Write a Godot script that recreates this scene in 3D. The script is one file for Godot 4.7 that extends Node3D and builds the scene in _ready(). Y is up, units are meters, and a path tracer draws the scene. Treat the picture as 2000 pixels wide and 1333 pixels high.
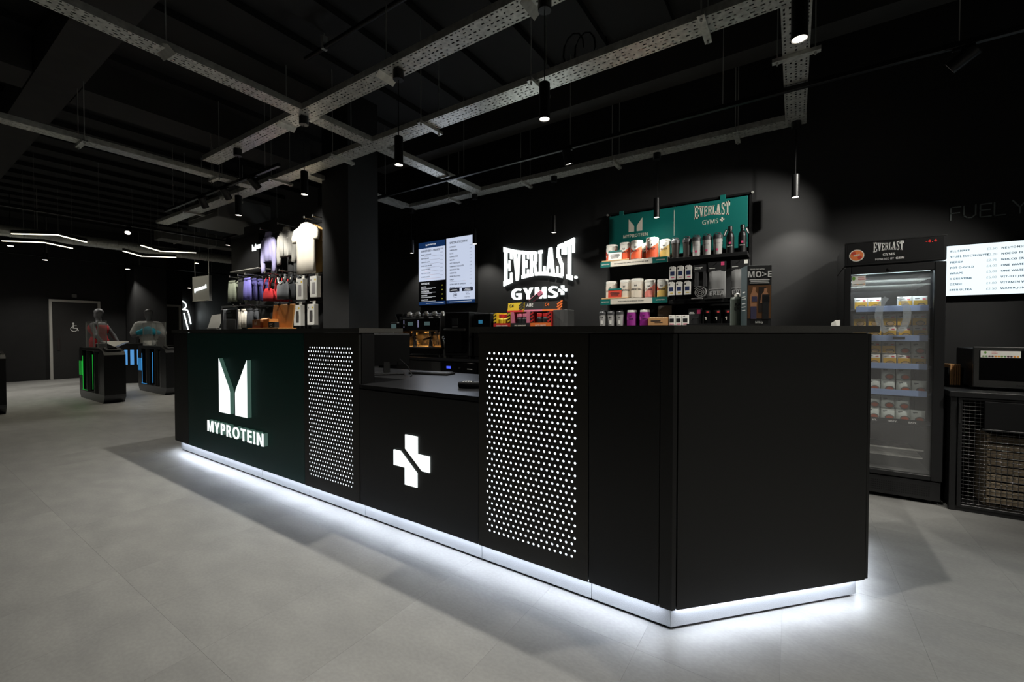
extends Node3D

# ---------------------------------------------------------------- helpers
var mats := {}
var cache := {}
var used := {}
var rng := RandomNumberGenerator.new()

func numbered(n):
	used[n] = used.get(n, 0) + 1
	return n if used[n] == 1 else "%s_%03d" % [n, used[n] - 1]

func mat(key, col = Color.WHITE, rough = 0.6, metal = 0.0, opt = {}):
	if mats.has(key):
		return mats[key]
	var m = StandardMaterial3D.new()
	m.resource_name = key
	m.albedo_color = col
	m.roughness = rough
	m.metallic = metal
	for k in opt:
		m.set(k, opt[k])
	mats[key] = m
	return m

func glow(key, col, energy, base = Color(0.8, 0.8, 0.8)):
	return mat(key, base, 0.5, 0.0, {"emission_enabled": true, "emission": col, "emission_energy_multiplier": energy})

func thing(called, label, category, at = Vector3.ZERO, turn = 0.0, group = ""):
	var o = Node3D.new()
	o.name = numbered(called)
	add_child(o)
	o.position = at
	o.rotation.y = turn
	o.set_meta("label", label)
	o.set_meta("category", category)
	if group != "":
		o.set_meta("group", group)
	return o

func part(parent, called, mesh, m, at = Vector3.ZERO, rot = Vector3.ZERO, label = ""):
	var o = MeshInstance3D.new()
	o.mesh = mesh
	o.material_override = m
	o.name = called if parent != self else numbered(called)
	parent.add_child(o, true)
	o.position = at
	o.rotation = rot
	o.cast_shadow = GeometryInstance3D.SHADOW_CASTING_SETTING_ON
	if label != "":
		o.set_meta("label", label)
	return o

func struct(called, mesh, m, at = Vector3.ZERO, label = ""):
	var o = part(self, called, mesh, m, at)
	o.set_meta("kind", "structure")
	if label != "":
		o.set_meta("label", label)
	return o

func dup(o, at, turn = null, label = ""):
	var c = o.duplicate()
	c.name = numbered(str(o.name).rstrip("_0123456789"))
	add_child(c)
	c.position = at
	if turn != null:
		c.rotation.y = turn
	if label != "":
		c.set_meta("label", label)
	return c

# ---------------------------------------------------------------- mesh code
func st_new():
	var st = SurfaceTool.new()
	st.begin(Mesh.PRIMITIVE_TRIANGLES)
	return st

func tri(st, a, b, c, n):
	if (c - a).cross(b - a).dot(n) < 0.0:
		var t = b
		b = c
		c = t
	st.set_normal(n)
	st.add_vertex(a)
	st.set_normal(n)
	st.add_vertex(b)
	st.set_normal(n)
	st.add_vertex(c)

func quad(st, a, b, c, d, n):
	tri(st, a, b, c, n)
	tri(st, a, c, d, n)

func add_box(st, at, size, basis = Basis.IDENTITY, ch = 0.0):
	var h = size * 0.5
	var e = [Vector3(h.x, 0, 0), Vector3(0, h.y, 0), Vector3(0, 0, h.z)]
	ch = minf(ch, minf(h.x, minf(h.y, h.z)) * 0.9)
	var i = [e[0].normalized() * ch, e[1].normalized() * ch, e[2].normalized() * ch]
	for a in 3:
		var b = (a + 1) % 3
		var c = (a + 2) % 3
		for s in [-1, 1]:
			var p = []
			for k in [[-1, -1], [1, -1], [1, 1], [-1, 1]]:
				p.append(at + basis * (e[a] * s + (e[b] - i[b]) * k[0] + (e[c] - i[c]) * k[1]))
			quad(st, p[0], p[1], p[2], p[3], (basis * e[a].normalized()) * s)
			if ch > 0.0:
				for s2 in [-1, 1]:
					var q = []
					for k in [-1, 1]:
						q.append(at + basis * (e[a] * s + (e[b] - i[b]) * s2 + (e[c] - i[c]) * k))
					for k in [1, -1]:
						q.append(at + basis * ((e[a] - i[a]) * s + e[b] * s2 + (e[c] - i[c]) * k))
					quad(st, q[0], q[1], q[2], q[3], (basis * (e[a].normalized() * s + e[b].normalized() * s2)).normalized())
	if ch > 0.0:
		for sx in [-1, 1]:
			for sy in [-1, 1]:
				for sz in [-1, 1]:
					var ss = [sx, sy, sz]
					var q = []
					for a in 3:
						var v = Vector3.ZERO
						for k in 3:
							v += (e[k] - (Vector3.ZERO if k == a else i[k])) * ss[k]
						q.append(at + basis * v)
					tri(st, q[0], q[1], q[2], (basis * Vector3(sx, sy, sz)).normalized())

func box(x, y, z, ch = 0.0):
	var key = "b%.4f_%.4f_%.4f_%.4f" % [x, y, z, ch]
	if not cache.has(key):
		var st = st_new()
		add_box(st, Vector3.ZERO, Vector3(x, y, z), Basis.IDENTITY, ch)
		cache[key] = st.commit()
	return cache[key]

func boxes(list, ch = 0.0):
	var st = st_new()
	for b in list:
		add_box(st, b[0], b[1], b[2] if b.size() > 2 else Basis.IDENTITY, ch)
	return st.commit()

# box between two corners, as [mesh, centre]
func span(a, b, ch = 0.0):
	var s = (b - a).abs()
	return [box(s.x, s.y, s.z, ch), (a + b) * 0.5]

func pspan(parent, called, a, b, m, ch = 0.0, label = ""):
	var s = span(a, b, ch)
	return part(parent, called, s[0], m, s[1], Vector3.ZERO, label)

# lathe round y: profile of Vector2(radius, y), bottom to top
func add_lathe(st, prof, n = 20, at = Vector3.ZERO, basis = Basis.IDENTITY):
	for k in prof.size() - 1:
		var p = prof[k]
		var q = prof[k + 1]
		var d = (q - p)
		if d.length() < 1e-6:
			continue
		var nn = Vector2(d.y, -d.x).normalized()
		for j in n:
			var a0 = TAU * j / n
			var a1 = TAU * (j + 1) / n
			var v = []
			var nv = []
			for t in [[p, a0], [p, a1], [q, a1], [q, a0]]:
				v.append(at + basis * Vector3(cos(t[1]) * t[0].x, t[0].y, sin(t[1]) * t[0].x))
				nv.append(basis * Vector3(cos(t[1]) * nn.x, nn.y, sin(t[1]) * nn.x))
			for tr in [[0, 1, 2], [0, 2, 3]]:
				var w = tr
				if (v[w[1]] - v[w[0]]).cross(v[w[2]] - v[w[0]]).length() < 1e-12:
					continue
				if (v[w[2]] - v[w[0]]).cross(v[w[1]] - v[w[0]]).dot(nv[w[0]] + nv[w[1]] + nv[w[2]]) < 0:
					w = [tr[0], tr[2], tr[1]]
				for x in w:
					st.set_normal(nv[x])
					st.add_vertex(v[x])

func lathe(prof, n = 20):
	var st = st_new()
	add_lathe(st, prof, n)
	return st.commit()

func cyl(r, h, n = 20, r2 = -1.0, ch = 0.0):
	if r2 < 0.0:
		r2 = r
	var key = "c%.4f_%.4f_%d_%.4f_%.4f" % [r, h, n, r2, ch]
	if not cache.has(key):
		cache[key] = lathe([Vector2(0, -h / 2), Vector2(r - ch, -h / 2), Vector2(r, -h / 2 + ch), Vector2(r2, h / 2 - ch), Vector2(r2 - ch, h / 2), Vector2(0, h / 2)], n)
	return cache[key]

func frame_of(d):
	d = d.normalized()
	var u = Vector3.UP if absf(d.y) < 0.9 else Vector3.RIGHT
	var x = u.cross(d).normalized()
	return Basis(x, d, x.cross(d)) if x.cross(d).dot(u) > 0 else Basis(-x, d, (-x).cross(d))

func add_rod(st, a, b, r, n = 8, r2 = -1.0):
	if r2 < 0.0:
		r2 = r
	var l = (b - a).length()
	add_lathe(st, [Vector2(0, 0), Vector2(r, 0), Vector2(r2, l), Vector2(0, l)], n, a, frame_of(b - a))

func rods(list, r, n = 8):
	var st = st_new()
	for p in list:
		add_rod(st, p[0], p[1], r, n)
	return st.commit()

# tube along points
func tube(pts, r, n = 8):
	var st = st_new()
	st.set_smooth_group(0)
	var rings = []
	for k in pts.size():
		var d = (pts[mini(k + 1, pts.size() - 1)] - pts[maxi(k - 1, 0)])
		var f = frame_of(d)
		var ring = []
		for j in n:
			var a = TAU * j / n
			ring.append(pts[k] + f * Vector3(cos(a) * r, 0, sin(a) * r))
		rings.append(ring)
	return loft(rings)

# smooth skin over rings of equal count, closed at both ends
func add_loft(st, rings, caps = true):
	var n = rings[0].size()
	for k in rings.size() - 1:
		for j in n:
			var a = rings[k][j]
			var b = rings[k][(j + 1) % n]
			var c = rings[k + 1][(j + 1) % n]
			var d = rings[k + 1][j]
			for v in [a, c, b, a, d, c]:
				st.add_vertex(v)
	if caps:
		for e in [0, rings.size() - 1]:
			var m = Vector3.ZERO
			for v in rings[e]:
				m += v / n
			for j in n:
				var t = [m, rings[e][j], rings[e][(j + 1) % n]]
				if e == 0:
					t = [m, rings[e][(j + 1) % n], rings[e][j]]
				st.add_vertex(t[0])
				st.add_vertex(t[2])
				st.add_vertex(t[1])

func loft(rings, caps = true):
	var st = st_new()
	st.set_smooth_group(0)
	add_loft(st, rings, caps)
	st.generate_normals()
	return st.commit()

# elliptic rings up y from rows of [y, half width, half depth, x shift, ripple]
func ering(y, w, d, x = 0.0, rip = 0.0, n = 28, ph = 0.0):
	var r = []
	for j in n:
		var a = -TAU * j / n
		var k = 1.0 + rip * sin(a * 7.0 + ph)
		var cx = signf(cos(a)) * pow(absf(cos(a)), 0.8)
		r.append(Vector3(x + cx * w, y, sin(a) * d * k + rip * d * 0.6 * sin(cx * 9.0 + ph)))
	return r

func body_of(rows, n = 28, ph = 0.0):
	var rings = []
	for r in rows:
		rings.append(ering(r[0], r[1], r[2], r[3] if r.size() > 3 else 0.0, r[4] if r.size() > 4 else 0.0, n, ph))
	return rings

# extruded outline, z from 0 to depth
func add_prism(st, poly, depth, at = Vector3.ZERO, basis = Basis.IDENTITY):
	var p2 = PackedVector2Array(poly)
	var t = Geometry2D.triangulate_polygon(p2)
	var nz = basis * Vector3(0, 0, 1)
	for k in range(0, t.size(), 3):
		var a = []
		for j in 3:
			a.append(Vector3(p2[t[k + j]].x, p2[t[k + j]].y, 0))
		tri(st, at + basis * (a[0] + Vector3(0, 0, depth)), at + basis * (a[1] + Vector3(0, 0, depth)), at + basis * (a[2] + Vector3(0, 0, depth)), nz)
		tri(st, at + basis * a[0], at + basis * a[1], at + basis * a[2], -nz)
	var cw = Geometry2D.is_polygon_clockwise(p2)
	for k in p2.size():
		var a = p2[k]
		var b = p2[(k + 1) % p2.size()]
		var n2 = Vector2(b.y - a.y, a.x - b.x).normalized()
		if cw:
			n2 = -n2
		quad(st, at + basis * Vector3(a.x, a.y, 0), at + basis * Vector3(b.x, b.y, 0), at + basis * Vector3(b.x, b.y, depth), at + basis * Vector3(a.x, a.y, depth), basis * Vector3(n2.x, n2.y, 0))

func prism(poly, depth):
	var st = st_new()
	add_prism(st, poly, depth)
	return st.commit()

# floor-plan outline (x, z) raised from y0 to y1
func slab(poly, y0, y1):
	var st = st_new()
	var p = []
	for v in poly:
		p.append(Vector2(v.x, -v.y))
	add_prism(st, p, y1 - y0, Vector3(0, y0, 0), Basis(Vector3(1, 0, 0), Vector3(0, 0, -1), Vector3(0, 1, 0)))
	return st.commit()

func disc_poly(r, n = 24, cx = 0.0, cy = 0.0, ry = -1.0):
	var p = []
	for k in n:
		p.append(Vector2(cx + cos(TAU * k / n) * r, cy + sin(TAU * k / n) * (r if ry < 0 else ry)))
	return p

# ---------------------------------------------------------------- lettering
var fonts := {}
func font(bold, face = "Droid Sans"):
	var key = face + str(bold)
	if not fonts.has(key):
		var f = SystemFont.new()
		f.font_names = PackedStringArray([face])
		f.font_weight = 700 if bold else 400
		fonts[key] = f
	return fonts[key]

func text(s, cap, bold = true, depth = 0.001, align = 0, face = "Droid Sans"):
	var key = "t%s_%.4f_%s_%.4f_%d_%s" % [s, cap, bold, depth, align, face]
	if not cache.has(key):
		var t = TextMesh.new()
		t.font = font(bold, face)
		t.text = s
		t.font_size = 32
		t.pixel_size = cap / (32 * 0.714)
		t.depth = depth
		t.curve_step = 3.0
		t.horizontal_alignment = align
		t.vertical_alignment = VERTICAL_ALIGNMENT_CENTER
		cache[key] = t
	return cache[key]

# many lines of print in one mesh: [string, x, y, cap height, bold, align (0 left 1 centre 2 right), width factor]
func print_of(lines, depth = 0.001):
	var st = st_new()
	for l in lines:
		var m = text(l[0], l[3], l[4], depth, l[5])
		var w = l[6] if l.size() > 6 else 1.0
		st.append_from(m, 0, Transform3D(Basis.from_scale(Vector3(w, 1, 1)), Vector3(l[1], l[2], 0)))
	return st.commit()

func bars(list, depth = 0.001):
	var st = st_new()
	for r in list:
		add_box(st, Vector3(r[0], r[1], depth / 2), Vector3(r[2], r[3], depth))
	return st.commit()

# slab-serif letters whose heights follow two arcs; each letter a list of quads in its own unit cell
const SLAB = {
	"E": [[0.1, 0, 0.38, 1], [0, 0.87, 1, 1], [0.8, 0.7, 1, 1], [0.4, 0.45, 0.7, 0.57], [0.62, 0.36, 0.76, 0.66], [0, 0, 1, 0.13], [0.8, 0, 1, 0.3]],
	"V": [[0, 0.88, 0.5, 1], [0.58, 0.88, 1, 1], [0.08, 0.95, 0.42, 0.95, 0.68, 0, 0.42, 0], [0.7, 0.95, 0.9, 0.95, 0.68, 0, 0.5, 0]],
	"R": [[0.1, 0, 0.36, 1], [0, 0.88, 0.78, 1], [0.64, 0.57, 0.92, 0.96], [0.4, 0.47, 0.84, 0.59], [0.48, 0.5, 0.76, 0.5, 1.0, 0, 0.72, 0], [0, 0, 0.47, 0.11], [0.72, 0, 1.04, 0.1]],
	"L": [[0.12, 0, 0.4, 1], [0, 0.88, 0.58, 1], [0, 0, 1, 0.13], [0.8, 0, 1, 0.36]],
	"A": [[0.36, 1, 0.56, 1, 0.28, 0.05, 0.12, 0.05], [0.4, 1, 0.66, 1, 0.92, 0.05, 0.6, 0.05], [0.26, 0.27, 0.7, 0.38], [0, 0, 0.4, 0.11], [0.5, 0, 1.0, 0.11]],
	"S": [[0.2, 0.88, 0.8, 1], [0.06, 0.6, 0.36, 0.94], [0.1, 0.66, 0.36, 0.74, 0.94, 0.38, 0.68, 0.28], [0.66, 0.06, 0.95, 0.42], [0.2, 0, 0.8, 0.12], [0.76, 0.68, 0.92, 1], [0.06, 0, 0.22, 0.34]],
	"T": [[0, 0.87, 1, 1], [0, 0.66, 0.2, 1], [0.8, 0.66, 1, 1], [0.36, 0, 0.65, 1], [0.22, 0, 0.8, 0.12]],
}

# returns [name, mesh] for each letter; width w, end height h, middle height hm; lower left corner of the end letters at the origin
func arched(w, h, hm, depth):
	var key = "arch%.3f%.3f%.4f" % [w, h, depth]
	if cache.has(key):
		return cache[key]
	var word = "EVERLAST"
	var cells = [[0.0, 0.128], [0.136, 0.266], [0.277, 0.376], [0.39, 0.503], [0.517, 0.612], [0.613, 0.75], [0.765, 0.86], [0.87, 1.0]]
	var out = []
	for k in 8:
		var st = st_new()
		for q in SLAB[word[k]]:
			var c = [q[0], q[1], q[2], q[1], q[2], q[3], q[0], q[3]] if q.size() == 4 else [q[6], q[7], q[4], q[5], q[2], q[3], q[0], q[1]]
			# lower left, lower right, upper right, upper left; cut into strips across
			var nx = 3
			for i in nx:
				var corner = []
				for e in [[i, 0], [i + 1, 0], [i + 1, 1], [i, 1]]:
					var f = float(e[0]) / nx
					var lo = Vector2(c[0], c[1]).lerp(Vector2(c[2], c[3]), f)
					var hi = Vector2(c[6], c[7]).lerp(Vector2(c[4], c[5]), f)
					var p = lo if e[1] == 0 else hi
					var x = lerpf(cells[k][0], cells[k][1], p.x)
					var u = pow(absf(2.0 * x - 1.0), 1.7)
					var rise = (h - hm) * 0.5
					var top = h - rise * (1.0 - u)
					var bot = rise * (1.0 - u)
					corner.append(Vector2(x * w, lerpf(bot, top, p.y)))
				var a3 = []
				for z in [0.0, depth]:
					for v in corner:
						a3.append(Vector3(v.x, v.y, z))
				quad(st, a3[4], a3[5], a3[6], a3[7], Vector3(0, 0, 1))
				for e in [[0, 1], [1, 2], [2, 3], [3, 0]]:
					var dd = (corner[e[1]] - corner[e[0]]).normalized()
					quad(st, a3[e[0]], a3[e[1]], a3[e[1] + 4], a3[e[0] + 4], Vector3(dd.y, -dd.x, 0))
		out.append(["letter_" + word[k].to_lower(), st.commit()])
	cache[key] = out
	return out

func arched_one(w, h, hm, depth):
	var st = st_new()
	for l in arched(w, h, hm, depth):
		st.append_from(l[1], 0, Transform3D.IDENTITY)
	return st.commit()

# the two-bladed M mark, unit height, about 1.06 wide, lower left at the origin
func m_half(right, s, depth):
	var p = [Vector2(0, 0), Vector2(0.43, 0), Vector2(0.43, 0.4), Vector2(0.4, 0.47), Vector2(0.0, 1.0)]
	var o = []
	for v in p:
		o.append(Vector2((1.06 - v.x) if right else v.x, v.y) * s)
	return prism(o, depth)

func m_mark(s, depth):
	var st = st_new()
	st.append_from(m_half(false, s, depth), 0, Transform3D.IDENTITY)
	st.append_from(m_half(true, s, depth), 0, Transform3D.IDENTITY)
	return st.commit()

# the cut cross, unit arm span 1, centred
func cross_half(k, s, depth):
	var p = [Vector2(-0.163, 0.5), Vector2(0.177, 0.5), Vector2(0.177, 0.16), Vector2(0.5, 0.16), Vector2(0.5, -0.15), Vector2(0.3, -0.15), Vector2(-0.163, 0.22)]
	var o = []
	for v in p:
		o.append(v * s * (1 if k == 0 else -1))
	return prism(o, depth)

# ---------------------------------------------------------------- light
func spot(at, towards, energy, angle, col = Color(1.0, 0.93, 0.84), size = 0.03, soft = 0.8, called = "spot_light"):
	var l = SpotLight3D.new()
	l.name = called
	add_child(l, true)
	l.position = at
	var d = (towards - at).normalized()
	l.look_at(towards, Vector3.UP if absf(d.y) < 0.98 else Vector3.FORWARD)
	l.light_energy = energy
	l.spot_angle = angle
	l.spot_angle_attenuation = soft
	l.spot_range = 30.0
	l.spot_attenuation = 2.0
	l.light_color = col
	l.light_size = size
	l.shadow_enabled = true
	return l

func area(at, towards, w, h, energy, col, called = "area_light"):
	var l = AreaLight3D.new()
	l.name = called
	add_child(l, true)
	l.position = at
	var d = (towards - at).normalized()
	l.look_at(towards, Vector3.UP if absf(d.y) < 0.98 else Vector3.FORWARD)
	l.area_size = Vector2(w, h)
	l.light_energy = energy
	l.light_color = col
	l.area_range = 30.0
	l.shadow_enabled = true
	return l

# ---------------------------------------------------------------- skins from bones (surface nets)
func skin(bones, k, cell):
	var lo = Vector3(1e9, 1e9, 1e9)
	var hi = -lo
	for b in bones:
		var r = maxf(b[2], b[3])
		for p in [b[0], b[1]]:
			lo = lo.min(p - Vector3.ONE * r)
			hi = hi.max(p + Vector3.ONE * r)
	lo -= Vector3.ONE * cell * 2.5
	hi += Vector3.ONE * cell * 2.5
	var n = Vector3i(((hi - lo) / cell).ceil()) + Vector3i.ONE
	var f = PackedFloat32Array()
	f.resize(n.x * n.y * n.z)
	f.fill(0.2)
	for b in bones:
		var a: Vector3 = b[0]
		var ab: Vector3 = b[1] - b[0]
		var l2 = maxf(ab.length_squared(), 1e-9)
		var pad = maxf(b[2], b[3]) + k + cell * 2.0
		var i0 = Vector3i(((a.min(b[1]) - Vector3.ONE * pad - lo) / cell).floor()).max(Vector3i.ZERO)
		var i1 = Vector3i(((a.max(b[1]) + Vector3.ONE * pad - lo) / cell).ceil()).min(n - Vector3i.ONE)
		for z in range(i0.z, i1.z + 1):
			for y in range(i0.y, i1.y + 1):
				var row = (z * n.y + y) * n.x
				for x in range(i0.x, i1.x + 1):
					var p = lo + Vector3(x, y, z) * cell - a
					var t = clampf(p.dot(ab) / l2, 0.0, 1.0)
					var d = (p - ab * t).length() - lerpf(b[2], b[3], t)
					var o = f[row + x]
					var h = maxf(k - absf(d - o), 0.0) / k
					f[row + x] = minf(d, o) - h * h * k * 0.25
	var id = {}
	var verts = []
	var off = [Vector3i(0, 0, 0), Vector3i(1, 0, 0), Vector3i(0, 1, 0), Vector3i(1, 1, 0), Vector3i(0, 0, 1), Vector3i(1, 0, 1), Vector3i(0, 1, 1), Vector3i(1, 1, 1)]
	var edges = [[0, 1], [2, 3], [4, 5], [6, 7], [0, 2], [1, 3], [4, 6], [5, 7], [0, 4], [1, 5], [2, 6], [3, 7]]
	for z in n.z - 1:
		for y in n.y - 1:
			for x in n.x - 1:
				var base = (z * n.y + y) * n.x + x
				var s = []
				var neg = 0
				for o in off:
					var v = f[base + (o.z * n.y + o.y) * n.x + o.x]
					s.append(v)
					if v < 0.0:
						neg += 1
				if neg == 0 or neg == 8:
					continue
				var c = Vector3.ZERO
				var cnt = 0
				for e in edges:
					if (s[e[0]] < 0.0) != (s[e[1]] < 0.0):
						c += Vector3(off[e[0]]).lerp(Vector3(off[e[1]]), s[e[0]] / (s[e[0]] - s[e[1]]))
						cnt += 1
				id[base] = verts.size()
				verts.append(lo + (Vector3(x, y, z) + c / cnt) * cell)
	var st = st_new()
	st.set_smooth_group(0)
	var stp = [1, n.x, n.x * n.y]
	for base in id:
		var here = f[base]
		for ax in 3:
			var there = f[base + stp[ax]]
			if (here < 0.0) == (there < 0.0):
				continue
			var u = stp[(ax + 1) % 3]
			var w = stp[(ax + 2) % 3]
			if not (id.has(base - u) and id.has(base - w) and id.has(base - u - w)):
				continue
			var q = [verts[id[base]], verts[id[base - u]], verts[id[base - u - w]], verts[id[base - w]]]
			if here >= 0.0:
				q.reverse()
			for v in [q[0], q[1], q[2], q[0], q[2], q[3]]:
				st.add_vertex(v)
	st.generate_normals()
	return st.commit()

func mirror(bones):
	var out = []
	for b in bones:
		out.append([b[0] * Vector3(-1, 1, 1), b[1] * Vector3(-1, 1, 1), b[2], b[3]])
	return out

# ---------------------------------------------------------------- the scene
const WARM = Color(1.0, 0.985, 0.945)
const COOL = Color(0.91, 0.945, 1.0)
const FRONT = -1.739   # plane of the counter fronts
const WALL = -4.8      # plane of the back wall

func _ready():
	rng.seed = 7
	# camera
	var cam = Camera3D.new()
	cam.name = "camera"
	add_child(cam)
	cam.position = Vector3(0, 1.2, 0)
	cam.rotation_degrees = Vector3(-1.10, 33.43, 0)
	cam.fov = rad_to_deg(2.0 * atan(666.5 / 835.0))
	cam.near = 0.02
	cam.far = 100.0
	cam.current = true
	# environment: an indoor room, no daylight
	var we = WorldEnvironment.new()
	we.name = "world_environment"
	var env = Environment.new()
	env.background_mode = Environment.BG_COLOR
	env.background_color = Color(0, 0, 0)
	env.tonemap_mode = Environment.TONE_MAPPER_LINEAR
	env.tonemap_exposure = 1.0
	env.sdfgi_enabled = true
	env.ssao_enabled = true
	env.ssil_enabled = true
	we.environment = env
	add_child(we)
	make_materials()
	structure()
	floor_tiles()
	counter()
	pendants()
	trays()
	ceiling_services()
	wall_signs()
	product_shelves()
	back_bar()
	desk_things()
	counter_things()
	fridge()
	cage_and_microwave()
	clothes()
	gates()
	far_end()

func noise_tex(freq, seed_, lo, hi, size = 512, octaves = 4, type = FastNoiseLite.TYPE_SIMPLEX_SMOOTH):
	var n = FastNoiseLite.new()
	n.seed = seed_
	n.noise_type = type
	n.frequency = freq
	n.fractal_octaves = octaves
	var t = NoiseTexture2D.new()
	t.width = size
	t.height = size
	t.seamless = true
	t.noise = n
	var g = Gradient.new()
	g.set_color(0, lo)
	g.set_color(1, hi)
	t.color_ramp = g
	return t

func make_materials():
	# painted room surfaces
	var paint = noise_tex(0.02, 3, Color(0.86, 0.86, 0.86), Color(1, 1, 1), 256)
	var tri_ = {"uv1_triplanar": true, "uv1_world_triplanar": true, "uv1_scale": Vector3(0.7, 0.7, 0.7), "albedo_texture": paint}
	mat("black_paint", Color8(32, 32, 33), 0.75, 0.0, tri_)
	mat("ceiling_paint", Color8(27, 27, 27), 0.85, 0.0, tri_)
	mat("beam_paint", Color8(48, 47, 45), 0.85, 0.0, tri_)
	# floor: vinyl tiles that look like polished concrete, four tones
	var mott = noise_tex(0.006, 11, Color(0.9, 0.9, 0.905), Color(1, 1, 1), 1024, 6)
	var fine = noise_tex(0.05, 12, Color(0.93, 0.93, 0.93), Color(1, 1, 1), 512, 3)
	var rough = noise_tex(0.01, 13, Color(0.42, 0.42, 0.42), Color(0.6, 0.6, 0.6), 512, 4)
	for k in 4:
		var c = [Color8(162, 161, 158), Color8(160, 159, 156), Color8(164, 163, 160), Color8(159, 158, 155)][k]
		mat("floor_tile_%d" % k, c, 1.0, 0.0, {"albedo_texture": mott, "uv1_triplanar": true, "uv1_world_triplanar": true, "uv1_scale": Vector3(0.35, 0.35, 0.75),
			"uv1_offset": Vector3(0.37 * k, 0.0, 0.21 * k), "roughness_texture": rough, "detail_enabled": true, "detail_albedo": fine, "detail_blend_mode": BaseMaterial3D.BLEND_MODE_MUL,
			"detail_uv_layer": BaseMaterial3D.DETAIL_UV_2, "uv2_triplanar": true, "uv2_world_triplanar": true, "uv2_scale": Vector3(1.6, 1.6, 2.4)})
	mat("floor_joint", Color8(120, 119, 117), 0.9)
	# counter
	var grain = noise_tex(0.3, 21, Color(0.8, 0.8, 0.8), Color(1, 1, 1), 256, 2)
	var tg = {"uv1_triplanar": true, "uv1_scale": Vector3(4, 4, 4), "albedo_texture": grain}
	mat("black_laminate", Color8(41, 41, 40), 0.5, 0.0, tg)
	mat("bronze_metal", Color8(66, 63, 56), 0.5, 0.15, tg)
	mat("green_laminate", Color8(10, 84, 77), 0.5, 0.0, tg)
	var stone = noise_tex(0.12, 22, Color(0.72, 0.72, 0.72), Color(1, 1, 1), 512, 5)
	mat("stone_top", Color8(92, 91, 88), 0.38, 0.0, {"uv1_triplanar": true, "uv1_world_triplanar": true, "uv1_scale": Vector3(3, 3, 3), "albedo_texture": stone})
	mat("desk_laminate", Color8(36, 36, 38), 0.3, 0.0, tg)
	mat("plinth_aluminium", Color8(222, 225, 230), 0.4, 0.4, tg)
	mat("shadow_gap", Color8(12, 12, 12), 0.9)
	glow("led_white", COOL, 5.0)
	glow("dot_light", Color(0.93, 0.97, 1.0), 1.7)
	glow("sign_face", Color(0.96, 1.0, 0.99), 1.35)
	mat("sign_return", Color8(170, 185, 178), 0.5, 0.0, {"emission_enabled": true, "emission": Color(0.7, 1.0, 0.9), "emission_energy_multiplier": 0.08})
	# ceiling metal
	var spang = noise_tex(0.03, 31, Color(0.8, 0.8, 0.8), Color(1, 1, 1), 256, 2, FastNoiseLite.TYPE_CELLULAR)
	mat("galvanised", Color8(222, 222, 214), 0.38, 0.5, {"uv1_triplanar": true, "uv1_world_triplanar": true, "uv1_scale": Vector3(3, 3, 3), "albedo_texture": spang})
	mat("zinc_rod", Color8(175, 175, 170), 0.5, 0.4)
	mat("black_metal", Color8(24, 24, 25), 0.4, 0.3)
	mat("black_matte", Color8(20, 20, 21), 0.7, 0.0, {"metallic_specular": 0.3})
	glow("lamp_lens", Color(1.0, 0.96, 0.9), 7.0)
	mat("chrome", Color8(215, 215, 215), 0.12, 1.0)
	mat("steel", Color8(190, 190, 188), 0.25, 1.0)
	mat("dark_steel", Color8(95, 95, 95), 0.3, 0.9)
	mat("black_gloss", Color8(10, 10, 11), 0.08)
	mat("glass", Color(1, 1, 1, 0.06), 0.03, 0.0, {"transparency": BaseMaterial3D.TRANSPARENCY_ALPHA})
	mat("white_print", Color8(228, 228, 225), 0.6)
	mat("cream_print", Color8(226, 218, 204), 0.6)
	mat("black_print", Color8(22, 22, 24), 0.6)
	mat("white_card", Color8(236, 234, 228), 0.6)
	mat("white_plastic", Color8(238, 236, 228), 0.35)

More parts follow.
